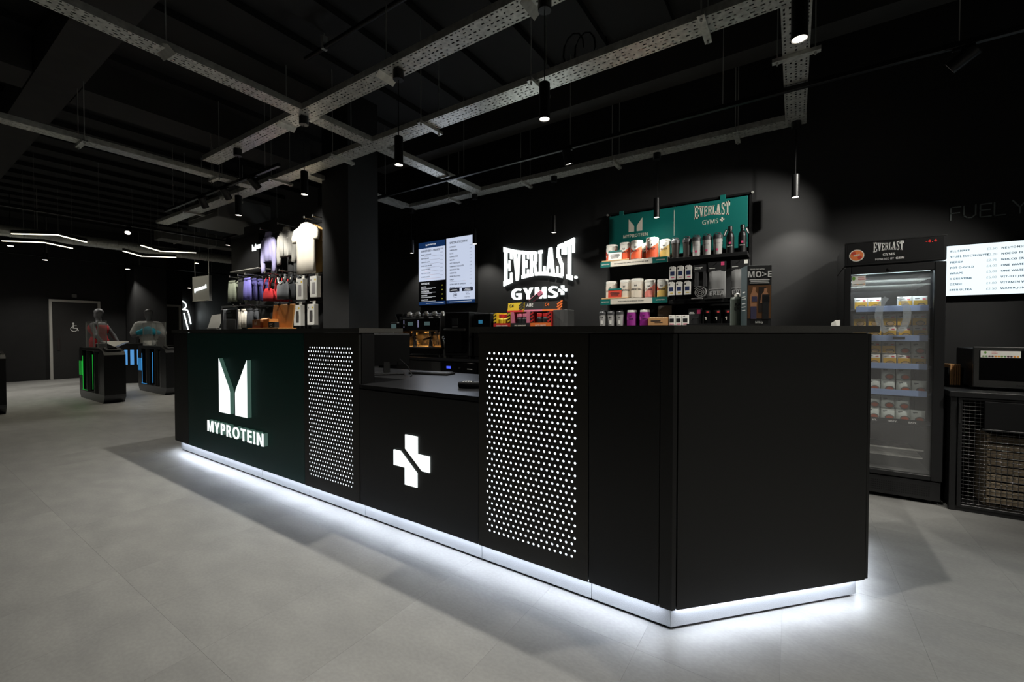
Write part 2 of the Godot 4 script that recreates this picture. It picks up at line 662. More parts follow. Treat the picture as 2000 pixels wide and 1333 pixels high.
func structure():
	var bp = mats["black_paint"]
	var add = func(called, a, b, m):
		var s = span(a, b)
		return struct(called, s[0], m, s[1])
	add.call("wall_back", Vector3(-7.6, 0, WALL - 0.2), Vector3(3.4, 4.0, WALL), bp)
	add.call("wall_right", Vector3(3.2, 0, WALL), Vector3(3.4, 4.0, 4.2), bp)
	add.call("wall_front", Vector3(-18.5, 0, 4.0), Vector3(3.2, 4.0, 4.2), bp)
	add.call("wall_left", Vector3(-16.1, 0, -5.47), Vector3(-15.9, 4.0, 4.0), bp)
	add.call("wall_recess", Vector3(-17.7, 0, -6.6), Vector3(-17.5, 4.0, -5.2), bp)
	add.call("wall_recess_side", Vector3(-17.5, 0, -5.47), Vector3(-16.1, 4.0, -5.3), bp)
	add.call("wall_back_far", Vector3(-17.5, 0, -6.6), Vector3(-7.4, 4.0, -6.4), bp)
	add.call("wall_return", Vector3(-7.6, 0, -6.4), Vector3(-7.4, 4.0, -5.0), bp)
	add.call("partition_wall", Vector3(-7.64, 0, -3.62), Vector3(-4.825, 2.95, -3.5), bp)
	add.call("column_wall", Vector3(-4.82, 0, -3.52), Vector3(-4.31, 4.0, -3.1), bp)
	add.call("column_far_wall", Vector3(-15.6, 0, -4.75), Vector3(-14.9, 4.0, -4.05), bp)
	add.call("ceiling", Vector3(-18.5, 4.0, -6.6), Vector3(3.4, 4.2, 4.2), mats["ceiling_paint"])
	# decking ribs on the soffit, running front to back
	for k in 30:
		var x = -15.0 + k * 0.6
		var r = span(Vector3(x, 3.93, -4.79), Vector3(x + 0.28, 3.999, 3.9))
		struct("ceiling_rib", r[0], mats["ceiling_paint"], r[1])
	# downstand beams
	add.call("ceiling_beam", Vector3(-15.8, 3.6, -1.21), Vector3(3.1, 3.93, -0.9), mats["beam_paint"])
	add.call("ceiling_beam", Vector3(-6.35, 3.602, -3.6), Vector3(-5.88, 3.93, -1.22), mats["beam_paint"])
	add.call("ceiling_beam", Vector3(-6.35, 3.602, -0.89), Vector3(-5.88, 3.93, 3.9), mats["beam_paint"])
	add.call("ceiling_beam", Vector3(-5.2, 3.6, -4.38), Vector3(3.1, 3.93, -4.16), mats["beam_paint"])
	# left wall: two doors in pale frames
	var fr = mat("door_frame_paint", Color8(190, 188, 182), 0.5)
	for d in [[-2.6, -3.57, "door_1"], [-4.5, -5.41, "door_2"]]:
		var door = struct(d[2], box(0.04, 2.0, absf(d[1] - d[0]) - 0.1, 0.003), mat("door_paint", Color8(38, 38, 38), 0.5), Vector3(-15.885, 1.0, (d[0] + d[1]) / 2))
		for s in [0, 1]:
			part(door, "frame_jamb", box(0.06, 2.06, 0.055, 0.003), fr, Vector3(0.02, 0.03, (absf(d[1] - d[0]) / 2 - 0.027) * (1 if s == 0 else -1)))
		part(door, "frame_head", box(0.06, 0.06, absf(d[1] - d[0]) - 0.11, 0.003), fr, Vector3(0.02, 1.03, 0))
	var d1 = get_node("door_1")
	part(d1, "handle_plate", box(0.008, 0.32, 0.05, 0.002), mats["dark_steel"], Vector3(0.025, -0.1, 0.32), Vector3.ZERO, "tall steel push plate with small lettering")
	# wheelchair pictogram on the door leaf
	var wp = thing("accessible_toilet_sign", "small white wheelchair symbol on the dark door in a pale frame", "sign", Vector3(-15.86, 1.33, -3.05), PI / 2)
	wp.scale = Vector3(0.62, 0.62, 0.62)
	var pts = []
	for k in 22:
		var a = deg_to_rad(100.0 + 260.0 * k / 21.0)
		pts.append(Vector3(cos(a) * 0.1, sin(a) * 0.1 - 0.05, 0.004))
	part(wp, "wheel", tube(pts, 0.014, 6), mats["white_print"])
	part(wp, "head", prism(disc_poly(0.032, 16, -0.02, 0.19), 0.006), mats["white_print"])
	part(wp, "seated_figure", boxes([[Vector3(-0.02, 0.06, 0.004), Vector3(0.035, 0.18, 0.006)], [Vector3(0.035, 0.09, 0.004), Vector3(0.1, 0.026, 0.006)], [Vector3(0.035, -0.02, 0.004), Vector3(0.12, 0.032, 0.006)], [Vector3(0.11, -0.07, 0.004), Vector3(0.032, 0.12, 0.006), Basis(Vector3(0, 0, 1), 0.35)]]), mats["white_print"])
	var al = thing("wall_sounder", "small pale square unit on the wall above the accessible toilet door", "alarm", Vector3(-15.9, 2.18, -3.07))
	part(al, "case", box(0.05, 0.09, 0.1, 0.01), mat("pale_unit", Color8(120, 120, 118), 0.5), Vector3(0.025, 0, 0))
	# far door beside the clothing display
	var dd = struct("door_3", box(1.0, 2.0, 0.04, 0.003), mats["door_paint"], Vector3(-14.85, 1.0, -6.385))
	part(dd, "frame_jamb", box(0.06, 2.06, 0.06, 0.003), fr, Vector3(-0.5, 0.03, 0.02))
	part(dd, "frame_head", box(1.0, 0.06, 0.06, 0.003), fr, Vector3(0.03, 1.03, 0.02))
	var sw = thing("wall_switch", "pair of small pale switch plates on the dark far wall above a door frame", "switch", Vector3(-14.95, 2.2, -6.4))
	for k in 2:
		part(sw, "plate", box(0.09, 0.13, 0.02, 0.005), mats["pale_unit"], Vector3(-0.06 + 0.12 * k, 0, 0.01))

func floor_tiles():
	var base = struct("floor", box(21.9, 0.1, 10.8), mats["floor_joint"], Vector3(-7.55, -0.0535, -1.2), "grey concrete-look vinyl tile floor")
	var w = 0.4575
	var l = 0.9125
	var near = []
	var st = []
	for k in 4:
		st.append(st_new())
	var tile = box(w - 0.0005, 0.003, l - 0.0005, 0.0)
	var all = []
	for i in range(-41, 8):
		for j in range(-7, 6):
			var c = Vector3(-0.03 + (i + 0.5) * w, 0, -0.68 + (j + 0.5) * l)
			if c.x < -18.2 or c.x > 3.1 or c.z > 3.9:
				continue
			if c.z < -4.75 and c.x > -7.6:
				continue
			# in front of the lens first, the nearest first
			var v = Vector2(c.x, c.z)
			var fwd = v.dot(Vector2(-0.551, -0.8346))
			var side = absf(v.dot(Vector2(0.8346, -0.551)))
			var hid = c.z < -1.9 and c.z > -4.2 and c.x > -4.4 and c.x < 0.0
			all.append([v.length() + (0.0 if fwd > 0.3 and side < fwd * 1.35 and not hid else 100.0), c])
	all.sort_custom(func(a, b): return a[0] < b[0])
	for q in all.size():
		var c = all[q][1]
		var k = rng.randi() % 4
		if q < 290:
			part(base, "tile", tile, mats["floor_tile_%d" % k], c - base.position + Vector3(0, -0.0015, 0))
		else:
			add_box(st[k], c + Vector3(0, -0.0015, 0), Vector3(w - 0.0005, 0.003, l - 0.0005))
	for k in 4:
		var o = part(base, "far_tiles", st[k].commit(), mats["floor_tile_%d" % k], -base.position)
		o.set_meta("kind", "stuff")

# plate with round holes in staggered rows; lower left of the plate at the origin, facing +z
func perforated(w, h, x0, y0, rows, cols, px, py, r, depth):
	var st = st_new()
	var n = 12
	var nz = Vector3(0, 0, 1)
	var Q = func(xa, ya, xb, yb):
		if xb - xa > 1e-5 and yb - ya > 1e-5:
			quad(st, Vector3(xa, ya, depth), Vector3(xb, ya, depth), Vector3(xb, yb, depth), Vector3(xa, yb, depth), nz)
			quad(st, Vector3(xa, ya, 0), Vector3(xb, ya, 0), Vector3(xb, yb, 0), Vector3(xa, yb, 0), -nz)
	Q.call(0.0, 0.0, w, y0 - py / 2)
	Q.call(0.0, y0 + (rows - 0.5) * py, w, h)
	for j in rows:
		var odd = j % 2 == 1
		var c = cols + (1 if odd else 0)
		var xs = x0 - (px / 2 if odd else 0.0)
		var ya = y0 + (j - 0.5) * py
		Q.call(0.0, ya, xs - px / 2, ya + py)
		Q.call(xs + (c - 0.5) * px, ya, w, ya + py)
		for i in c:
			var m = Vector2(xs + i * px, y0 + j * py)
			for a in n:
				var t0 = TAU * a / n
				var t1 = TAU * (a + 1) / n
				var e = []
				for t in [t0, t1]:
					var u = Vector2(cos(t), sin(t))
					var s = minf(px / 2 / maxf(absf(u.x), 1e-6), py / 2 / maxf(absf(u.y), 1e-6))
					e.append(m + u * r)
					e.append(m + u * s)
				for z in [0.0, depth]:
					var V = []
					for v in e:
						V.append(Vector3(v.x, v.y, z))
					var nn = nz if z > 0.0 else -nz
					quad(st, V[0], V[1], V[3], V[2], nn)
				# the cell's corners
				if a % 3 == 1:
					var u = Vector2(cos((t0 + t1) / 2), sin((t0 + t1) / 2))
					var k = m + Vector2(signf(u.x) * px / 2, signf(u.y) * py / 2)
					for z in [0.0, depth]:
						tri(st, Vector3(e[1].x, e[1].y, z), Vector3(k.x, k.y, z), Vector3(e[3].x, e[3].y, z), nz if z > 0.0 else -nz)
				var n2 = -Vector2(cos((t0 + t1) / 2), sin((t0 + t1) / 2))
				quad(st, Vector3(e[0].x, e[0].y, 0), Vector3(e[2].x, e[2].y, 0), Vector3(e[2].x, e[2].y, depth), Vector3(e[0].x, e[0].y, depth), Vector3(n2.x, n2.y, 0))
	for e in [[Vector3(0, 0, 0), Vector3(w, 0, 0), Vector3(0, -1, 0)], [Vector3(0, h, 0), Vector3(w, h, 0), Vector3(0, 1, 0)], [Vector3(0, 0, 0), Vector3(0, h, 0), Vector3(-1, 0, 0)], [Vector3(w, 0, 0), Vector3(w, h, 0), Vector3(1, 0, 0)]]:
		quad(st, e[0], e[1], e[1] + Vector3(0, 0, depth), e[0] + Vector3(0, 0, depth), e[2])
	return st.commit()

func counter():
	var bl = mats["black_laminate"]
	var P0 = 0.1
	var P1 = 1.196
	# green unit with the lit logo
	var u = thing("counter_unit", "long dark green counter unit with raised lit white logo and lettering", "counter")
	pspan(u, "carcass", Vector3(-5.285, 0.1, FRONT - 0.1), Vector3(-2.95, 1.199, FRONT - 0.0185), bl)
	pspan(u, "end_panel", Vector3(-5.287, P0, FRONT - 0.018), Vector3(-4.957, P1, FRONT), bl, 0.002)
	pspan(u, "logo_panel", Vector3(-4.953, P0, FRONT - 0.018), Vector3(-2.946, P1, FRONT), mats["green_laminate"], 0.002, "dark green front panel")
	var dz = 0.034
	for k in 2:
		var hm = part(u, "logo_mark_return", m_half(k == 1, 0.47, dz - 0.002), mats["sign_return"], Vector3(-4.205, 0.506, FRONT))
		part(hm, "lit_sign_face", m_half(k == 1, 0.47, 0.002), mats["sign_face"], Vector3(0, 0, dz - 0.002), Vector3.ZERO, "lit white half of the logo mark")
	var x = -4.445
	var widths = {"M": 0.118, "Y": 0.098, "P": 0.082, "R": 0.09, "O": 0.115, "T": 0.086, "E": 0.072, "I": 0.032, "N": 0.104}
	var total = 0.0
	for ch in "MYPROTEIN":
		total += widths[ch]
	var gap = (0.99 - total) / 8.0
	for ch in "MYPROTEIN":
		var tm = text(ch, 0.1, true, 1.0, 1)
		var bw = tm.get_aabb().size.x
		var ctr = tm.get_aabb().get_center()
		var sx = widths[ch] / bw
		for layer in 2:
			var d = dz - 0.002 if layer == 0 else 0.002
			var s2 = st_new()
			s2.append_from(tm, 0, Transform3D(Basis.from_scale(Vector3(sx, 1.0, d)), Vector3(-ctr.x * sx, -ctr.y, d / 2)))
			if layer == 0:
				part(u, "letter_return", s2.commit(), mats["sign_return"], Vector3(x + widths[ch] / 2, 0.358, FRONT))
			else:
				part(u.get_child(u.get_child_count() - 1), "lit_sign_face", s2.commit(), mats["sign_face"], Vector3(0, 0, dz - 0.002))
		x += widths[ch] + gap
	# two perforated units, lit from inside
	var where = [[-2.942, -2.322, -2.865, "between green logo panel and low desk"], [-1.353, -0.748, -1.284, "between low desk and plain corner panel"]]
	var plate = null
	for k in 2:
		var q = where[k]
		var w = q[1] - q[0]
		var p = thing("perforated_counter_unit", "counter unit with backlit perforated front " + q[3], "counter")
		if k == 0:
			pspan(p, "carcass", Vector3(q[0] - 0.004, P0, FRONT - 0.1), Vector3(q[1] + 0.004, 1.199, FRONT - 0.02), mats["black_matte"])
			pspan(p, "side_panel", Vector3(q[1] - 0.02, P0, FRONT - 0.12), Vector3(q[1] + 0.003, 1.199, FRONT - 0.1), mats["black_matte"])
		else:
			pspan(p, "carcass", Vector3(q[0] - 0.002, P0, FRONT - 0.1), Vector3(q[1] + 0.002, 1.199, FRONT - 0.02), bl)
		part(p, "perforated_panel", perforated(w, P1 - P0, q[2] - q[0], 0.193 - P0, 33, 17, 0.02865, 0.02825, 0.006, 0.0015), mats["bronze_metal"], Vector3(q[0], P0, FRONT - 0.0015), Vector3.ZERO, "black metal panel with rows of small round holes")
		pspan(p, "light_panel", Vector3(q[2] - 0.04, 0.16, FRONT - 0.006), Vector3(q[2] + 0.5, 1.13, FRONT - 0.0022), mats["dot_light"], 0.0, "lit white diffuser behind the holes")
		pspan(p, "backing_frame", Vector3(q[0] + 0.002, P0 + 0.002, FRONT - 0.0195), Vector3(q[1] - 0.002, P1 - 0.002, FRONT - 0.0065), bl)
	# low desk unit with the lit cross
	var dk = thing("desk_unit", "low black counter unit with a lit white cross emblem on its front", "counter")
	pspan(dk, "carcass", Vector3(-2.31, P0, -2.6), Vector3(-1.362, 0.845, FRONT - 0.0185), bl)
	pspan(dk, "front_panel", Vector3(-2.317, P0, FRONT - 0.018), Vector3(-1.358, 0.84, FRONT), bl, 0.002)
	for k in 2:
		part(dk, "lit_cross_sign", cross_half(k, 0.295, 0.006), mats["sign_face"], Vector3(-1.8465, 0.457, FRONT), Vector3.ZERO, "lit white half of the cut cross emblem")
	# corner unit: plain panel, then the face that turns away at the corner
	var A = Vector2(-0.393, FRONT)
	var B = Vector2(0.285, -2.449)
	var t2 = (B - A).normalized()
	var n2 = Vector2(-t2.y, t2.x)
	if n2.y < 0:
		n2 = -n2
	var cu = thing("corner_counter_unit", "plain black corner counter unit with a tall blank angled face", "counter")
	part(cu, "carcass", slab([Vector2(-0.741, FRONT - 0.02), A - n2 * 0.024, B - n2 * 0.024, Vector2(0.285 - 0.04, -3.25), Vector2(0.15, -3.25), Vector2(0.15, -2.5), Vector2(-0.44, FRONT - 0.1), Vector2(-0.741, FRONT - 0.1)], P0, 1.199), bl)
	pspan(cu, "front_panel", Vector3(-0.744, P0, FRONT - 0.018), Vector3(-0.443, P1, FRONT), bl, 0.002)
	part(cu, "corner_post", slab([Vector2(-0.441, FRONT - 0.0185), Vector2(-0.441, FRONT), A, A + t2 * 0.018, A + t2 * 0.018 - n2 * 0.02], P0, P1), bl)
	part(cu, "angled_panel", slab([A + t2 * 0.024, B - t2 * 0.017, B - t2 * 0.017 - n2 * 0.018, A + t2 * 0.024 - n2 * 0.018], P0, P1), bl)
	part(cu, "edge_strip", slab([B - t2 * 0.015, B, B - n2 * 0.02 + Vector2(0.0, -0.01), B - t2 * 0.015 - n2 * 0.018], P0 + 0.004, P1), bl)
	part(cu, "return_panel", slab([B - n2 * 0.024 + Vector2(0.018, -0.02), Vector2(0.29, -3.25), Vector2(0.272, -3.25), B - n2 * 0.03 + Vector2(0.0, -0.04)], P0, P1), bl)
	# worktops
	var stone = mats["stone_top"]
	var w1 = thing("worktop", "long speckled dark grey worktop shelf above the green logo unit", "worktop")
	part(w1, "top_slab", slab([Vector2(-5.326, FRONT + 0.004), Vector2(-2.312, FRONT + 0.004), Vector2(-2.312, -2.1), Vector2(-5.326, -2.1)], 1.2, 1.23), stone)
	var w2 = thing("worktop", "speckled dark grey worktop that follows the counter corner, carrying product boxes", "worktop")
	part(w2, "top_slab", slab([Vector2(-1.411, FRONT + 0.004), Vector2(-0.39, FRONT + 0.004), Vector2(0.316, -2.475), Vector2(0.316, -3.3), Vector2(-0.15, -3.3), Vector2(-0.15, -2.75), Vector2(-0.35, -2.55), Vector2(-1.411, -2.55)], 1.2, 1.23), stone)
	var w3 = thing("low_worktop", "smooth dark low desk top between the two raised counters", "worktop")
	part(w3, "top_slab", slab([Vector2(-2.316, FRONT + 0.002), Vector2(-1.359, FRONT + 0.002), Vector2(-1.359, FRONT - 0.11), Vector2(-1.0, FRONT - 0.11), Vector2(-1.0, -2.68), Vector2(-3.4, -2.68), Vector2(-3.4, FRONT - 0.125), Vector2(-2.316, FRONT - 0.125)], 0.846, 0.87), mats["desk_laminate"])
	# plinth: aluminium strips over a dark base, lit by a strip under the panels
	var pl = thing("lit_plinth", "aluminium kick plinth along the counter foot with white light strip under the panels", "plinth")
	var PA = Vector2(-0.404, -1.773)
	var PB = Vector2(0.246, -2.47)
	var jt = [-5.238, -4.94, -4.27, -3.61, -2.94, -2.314, -1.361, -0.744, -0.404]
	for k in 8:
		pspan(pl, "plinth_strip", Vector3(jt[k] + 0.0015, 0.011, -1.785), Vector3(jt[k + 1] - (0.0015 if k < 7 else 0.0), 0.0985, -1.773), mats["plinth_aluminium"], 0.001)
	part(pl, "plinth_strip", slab([PA + t2 * 0.001, PB, PB - n2 * 0.012, PA - n2 * 0.012], 0.011, 0.0985), mats["plinth_aluminium"])
	part(pl, "plinth_base", slab([Vector2(-5.23, -1.787), PA - n2 * 0.014 + Vector2(0.0, 0.0), PB - n2 * 0.015 - t2 * 0.01, Vector2(0.18, -3.2), Vector2(0.14, -3.2), Vector2(0.14, -2.55), Vector2(-0.46, -1.9), Vector2(-5.23, -1.9)], 0.0, 0.0995), mats["shadow_gap"])
	pspan(pl, "led_strip", Vector3(-5.22, 0.0945, -1.770), Vector3(-0.42, 0.0985, -1.760), mats["led_white"], 0.0, "white light strip")
	var ea = PA + n2 * 0.008 + t2 * 0.02
	var eb = PB + n2 * 0.008
	part(pl, "led_strip", slab([ea, eb, eb - n2 * 0.006, ea - n2 * 0.006], 0.0945, 0.0985), mats["led_white"], Vector3.ZERO, Vector3.ZERO, "white light strip")
	for k in 3:
		var x0 = -5.2 + k * 1.593
		area(Vector3(x0 + 0.79, 0.093, -1.753), Vector3(x0 + 0.79, 0.0, -1.70), 1.58, 0.02, LED_E * 1.58, COOL, "plinth_light")
	var mid = (ea + eb) / 2 + n2 * 0.01
	var pa = area(Vector3(mid.x, 0.093, mid.y), Vector3(mid.x, 0, mid.y), 0.93, 0.02, LED_E * 0.93, COOL, "plinth_light")
	pa.rotation = Vector3(-PI / 2, atan2(-t2.y, t2.x), 0)
	# the same strip under the far end and the return
	area(Vector3(-5.262, 0.093, -1.85), Vector3(-5.262, 0, -1.85), 0.02, 0.16, LED_E * 0.16, COOL, "plinth_light")
	area(Vector3(0.262, 0.093, -2.85), Vector3(0.262, 0, -2.85), 0.02, 0.7, LED_E * 0.7, COOL, "plinth_light")
	pspan(pl, "led_strip", Vector3(-5.255, 0.0945, -1.9), Vector3(-5.245, 0.0985, -1.785), mats["led_white"], 0.0, "white light strip")

const LED_E = 0.18

# ---------------------------------------------------------------- lamps and ceiling
const PEND_A = 1.62
const PEND_C = 0.7

func pendant(at, label, group, energy, angle):
	var o = thing("pendant_light", label, "pendant lamp", at, 0.0, group)
	part(o, "lamp_body", lathe([Vector2(0.0, 0.2), Vector2(0.027, 0.2), Vector2(0.03, 0.197), Vector2(0.03, 0.0), Vector2(0.028, 0.0), Vector2(0.0265, 0.012), Vector2(0.0, 0.012)], 24), mats["black_metal"])
	part(o, "lamp_lens", cyl(0.0262, 0.004, 24), mats["lamp_lens"], Vector3(0, 0.006, 0), Vector3.ZERO, "glowing round lens")
	part(o, "cable", cyl(0.003, 0.4, 6), mats["black_matte"], Vector3(0, 0.4, 0))
	part(o, "canopy", lathe([Vector2(0.0, 0.595), Vector2(0.036, 0.595), Vector2(0.038, 0.6), Vector2(0.038, 0.66), Vector2(0.0, 0.66)], 20), mats["black_metal"])
	spot(at + Vector3(0, -0.004, 0), at + Vector3(0, -2, 0), energy, angle, WARM, 0.014, 0.55, "pendant_spot_light")
	return o

func pendants():
	# a row over the counter, hung from the cable tray, and a row along the back wall
	var front = ["hanging over the angled counter corner", "hanging over the plain panel side of the right-angled worktop", "hanging over the low desk", "hanging over the green logo unit near the low desk", "hanging over the far end of the green logo unit"]
	front[1] = "hanging over the worktop with the drink shot boxes"
	var back = ["hanging in front of the bare wall by the fridge", "hanging in front of the teal shelf header", "hanging in front of the lit wall letters", "hanging in front of the menu screens", "hanging beside the menu screens near the column"]
	for k in 5:
		pendant(Vector3(0.005 - 1.175 * k, 2.385, -2.1), "black cylinder pendant lamp " + front[k], "pendants over the counter", PEND_A, 62.0)
	for k in 5:
		pendant(Vector3(-0.005 - 1.195 * k, 2.39, -4.53), "slim black cylinder pendant lamp " + back[k], "pendants along the back wall", PEND_C, 52.0)

# perforated cable tray from a to b (ends of its centre line, underside), width w
func tray(label, a, b, w, lip_a = true, lip_b = true):
	var o = thing("cable_tray", label, "cable tray", a)
	var L = (b - a).length()
	var d = (b - a).normalized()
	var side = Vector3(-d.z, 0, d.x)
	var bs = Basis(d, Vector3.UP, side)
	var st = st_new()
	var up = Vector3.UP
	var Q = func(s0, s1, x0, x1):
		for y in [0.0, 0.0015]:
			var p = []
			for e in [[x0, s0], [x1, s0], [x1, s1], [x0, s1]]:
				p.append(bs * Vector3(e[0], y, e[1]))
			quad(st, p[0], p[1], p[2], p[3], up if y > 0.0 else -up)
	var rows = 5
	var hw = 0.011
	var pitch = w / rows
	for r in rows:
		var c = -w / 2 + (r + 0.5) * pitch
		Q.call(c - pitch / 2, c - hw / 2, 0.0, L)
		Q.call(c + hw / 2, c + pitch / 2, 0.0, L)
		var x = 0.0
		var k = 0
		while x < L:
			var ph = k % 8
			var gap = 0.018 if ph != 7 else 0.055
			var slot = 0.022 if (ph % 4) < 2 else 0.011
			if r % 2 == 1 and ph % 2 == 1:
				slot = 0.0
			Q.call(c - hw / 2, c + hw / 2, x, minf(x + gap, L))
			x += gap + slot
			k += 1
	part(o, "perforated_base", st.commit(), mats["galvanised"])
	for s in [-1, 1]:
		part(o, "side_flange", boxes([[bs * Vector3(L / 2, 0.025, s * (w / 2)), Vector3(L, 0.05, 0.0016), bs], [bs * Vector3(L / 2, 0.0495, s * (w / 2 - 0.005)), Vector3(L, 0.0016, 0.01), bs]]), mats["galvanised"])
	return o

# trapeze hanger: slotted channel under a tray and two threaded rods to the soffit
func hanger(label, at, along_x, w, single = false):
	var o = thing("tray_hanger", label, "bracket", at, 0.0 if along_x else PI / 2, "trapeze hangers of the cable trays")
	var l = w + 0.12
	part(o, "channel", boxes([[Vector3(0, -0.024, 0), Vector3(0.041, 0.003, l)], [Vector3(-0.019, -0.012, 0), Vector3(0.003, 0.021, l)], [Vector3(0.019, -0.012, 0), Vector3(0.003, 0.021, l)]]), mats["galvanised"])
	for s in [-1, 1]:
		part(o, "threaded_rod", cyl(0.004, 0.92, 6), mats["zinc_rod"], Vector3(0, 0.415, s * (l / 2 - 0.03)))
		part(o, "nut", cyl(0.009, 0.012, 6), mats["zinc_rod"], Vector3(0, -0.032, s * (l / 2 - 0.03)))

func gusset(o, at, turn):
	part(o, "splice_plate", prism([Vector2(-0.08, -0.03), Vector2(0.08, -0.03), Vector2(0.08, 0.03), Vector2(0.05, 0.045), Vector2(-0.05, 0.045), Vector2(-0.08, 0.03)], 0.003), mats["galvanised"], at - o.position, Vector3(0.9, turn, 0), "folded steel splice plate")
	part(o, "drop_rod", cyl(0.004, 0.54, 6), mats["zinc_rod"], at - o.position + Vector3(0, 0.27, 0))

func trays():
	var y = 3.05
	var ta = tray("perforated steel cable tray carrying the pendants over the counter", Vector3(-5.31, y, -2.1), Vector3(2.6, y, -2.1), 0.15)
	tray("long perforated steel cable tray behind the counter pendants", Vector3(-9.0, y, -2.82), Vector3(2.6, y, -2.82), 0.165)
	tray("perforated steel cable tray along the back wall carrying the slim pendants", Vector3(-4.78, y, -4.53), Vector3(0.07, y, -4.53), 0.16)
	tray("short wide perforated cable tray crossing above the counter corner", Vector3(-0.01, y, -2.905), Vector3(-0.01, y, -4.449), 0.15)
	var te = tray("perforated cable tray running towards the entrance side from the counter tray", Vector3(-3.495, y, 2.6), Vector3(-3.495, y, -2.024), 0.14)
	tray("short cable tray link between the two counter trays", Vector3(-3.495, y, -2.176), Vector3(-3.495, y, -2.736), 0.14)
	tray("cable tray link running to the back wall above the menu screens", Vector3(-3.495, y, -2.904), Vector3(-3.495, y, -4.449), 0.14)
	tray("dim perforated cable tray past the beam on the entrance side", Vector3(-5.79, y, 2.6), Vector3(-5.79, y, -2.736), 0.15)
	tray("cable tray link near the column above the clothing display", Vector3(-4.83, y, -2.904), Vector3(-4.83, y, -4.449), 0.15)
	for x in [-7.73, -6.5, -5.23, -4.02, -2.74, -1.62, -0.47, 0.8]:
		hanger("galvanised channel bracket on rods under the long tray behind the counter pendants", Vector3(x, y, -2.82), true, 0.165)
	for x in [-3.96, -2.79, -1.64, -0.47]:
		hanger("galvanised channel bracket on rods under the back wall tray", Vector3(x, y, -4.53), true, 0.16)
	for z in [-1.19, -2.34, 0.2]:
		hanger("galvanised channel bracket on rods under the dim tray past the beam", Vector3(-5.79, y, z), false, 0.15)
	hanger("galvanised channel bracket on rods under the tray crossing above the counter corner", Vector3(-0.01, y, -3.43), false, 0.15)
	hanger("galvanised channel bracket on rods under the link tray near the column", Vector3(-4.83, y, -3.39), false, 0.15)
	gusset(te, Vector3(-3.46, y - 0.01, -1.12), 0.1)
	for x in [-1.26, -2.47, -3.79]:
		gusset(ta, Vector3(x, y - 0.012, -2.1), PI / 2)
	# grey data cable looped over the long tray
	var pts = []
	for k in 26:
		var a = TAU * k / 12.0
		pts.append(Vector3(-1.35 + cos(a) * 0.1 + k * 0.006, 3.195 + sin(a) * 0.13, -2.8 - k * 0.003))
	var cb = thing("cable_coil", "dark cable coil hanging above the long tray", "cable")
	part(cb, "cable", tube(pts, 0.006, 6), mats["black_matte"])

func track_head(at, aim, label, lit, angle = 30.0, group = "track spots"):
	var o = thing("track_spotlight", label, "spotlight", at, 0.0, group)
	var d = (aim - at).normalized()
	var f = frame_of(d)
	var st = st_new()
	add_lathe(st, [Vector2(0, -0.07), Vector2(0.04, -0.07), Vector2(0.042, -0.066), Vector2(0.042, 0.07), Vector2(0.039, 0.07), Vector2(0.036, 0.058), Vector2(0, 0.058)], 20, Vector3.ZERO, f)
	part(o, "lamp_body", st.commit(), mats["black_metal"])
	part(o, "stem", boxes([[Vector3(0, 0.036, 0), Vector3(0.02, 0.072, 0.02)], [Vector3(0, 0.066, 0), Vector3(0.1, 0.012, 0.03)]]), mats["black_metal"])
	if lit > 0.0:
		var s2 = st_new()
		add_lathe(s2, [Vector2(0, 0.059), Vector2(0.036, 0.059), Vector2(0.036, 0.062), Vector2(0, 0.062)], 20, Vector3.ZERO, f)
		part(o, "lamp_lens", s2.commit(), mats["lamp_lens"], Vector3.ZERO, Vector3.ZERO, "glowing round lens")
		spot(at + d * 0.075, aim, lit, angle, WARM, 0.03, 0.6, "track_spot_light")

func downlight(at, label, energy, angle = 50.0):
	var o = thing("ceiling_spotlight", label, "spotlight", at, 0.0, "far ceiling spots")
	part(o, "lamp_body", cyl(0.05, 0.16, 20, 0.05, 0.003), mats["black_metal"], Vector3(0, 0.08, 0))
	part(o, "lamp_lens", cyl(0.042, 0.004, 20), mats["lamp_lens"], Vector3(0, -0.003, 0))
	part(o, "drop_rod", cyl(0.006, 3.92 - at.y - 0.16, 8), mats["black_matte"], Vector3(0, (3.92 - at.y - 0.16) / 2 + 0.16, 0))
	spot(at + Vector3(0, -0.01, 0), at + Vector3(0, -3, 0), energy, angle, WARM, 0.04, 0.7, "ceiling_spot_light")

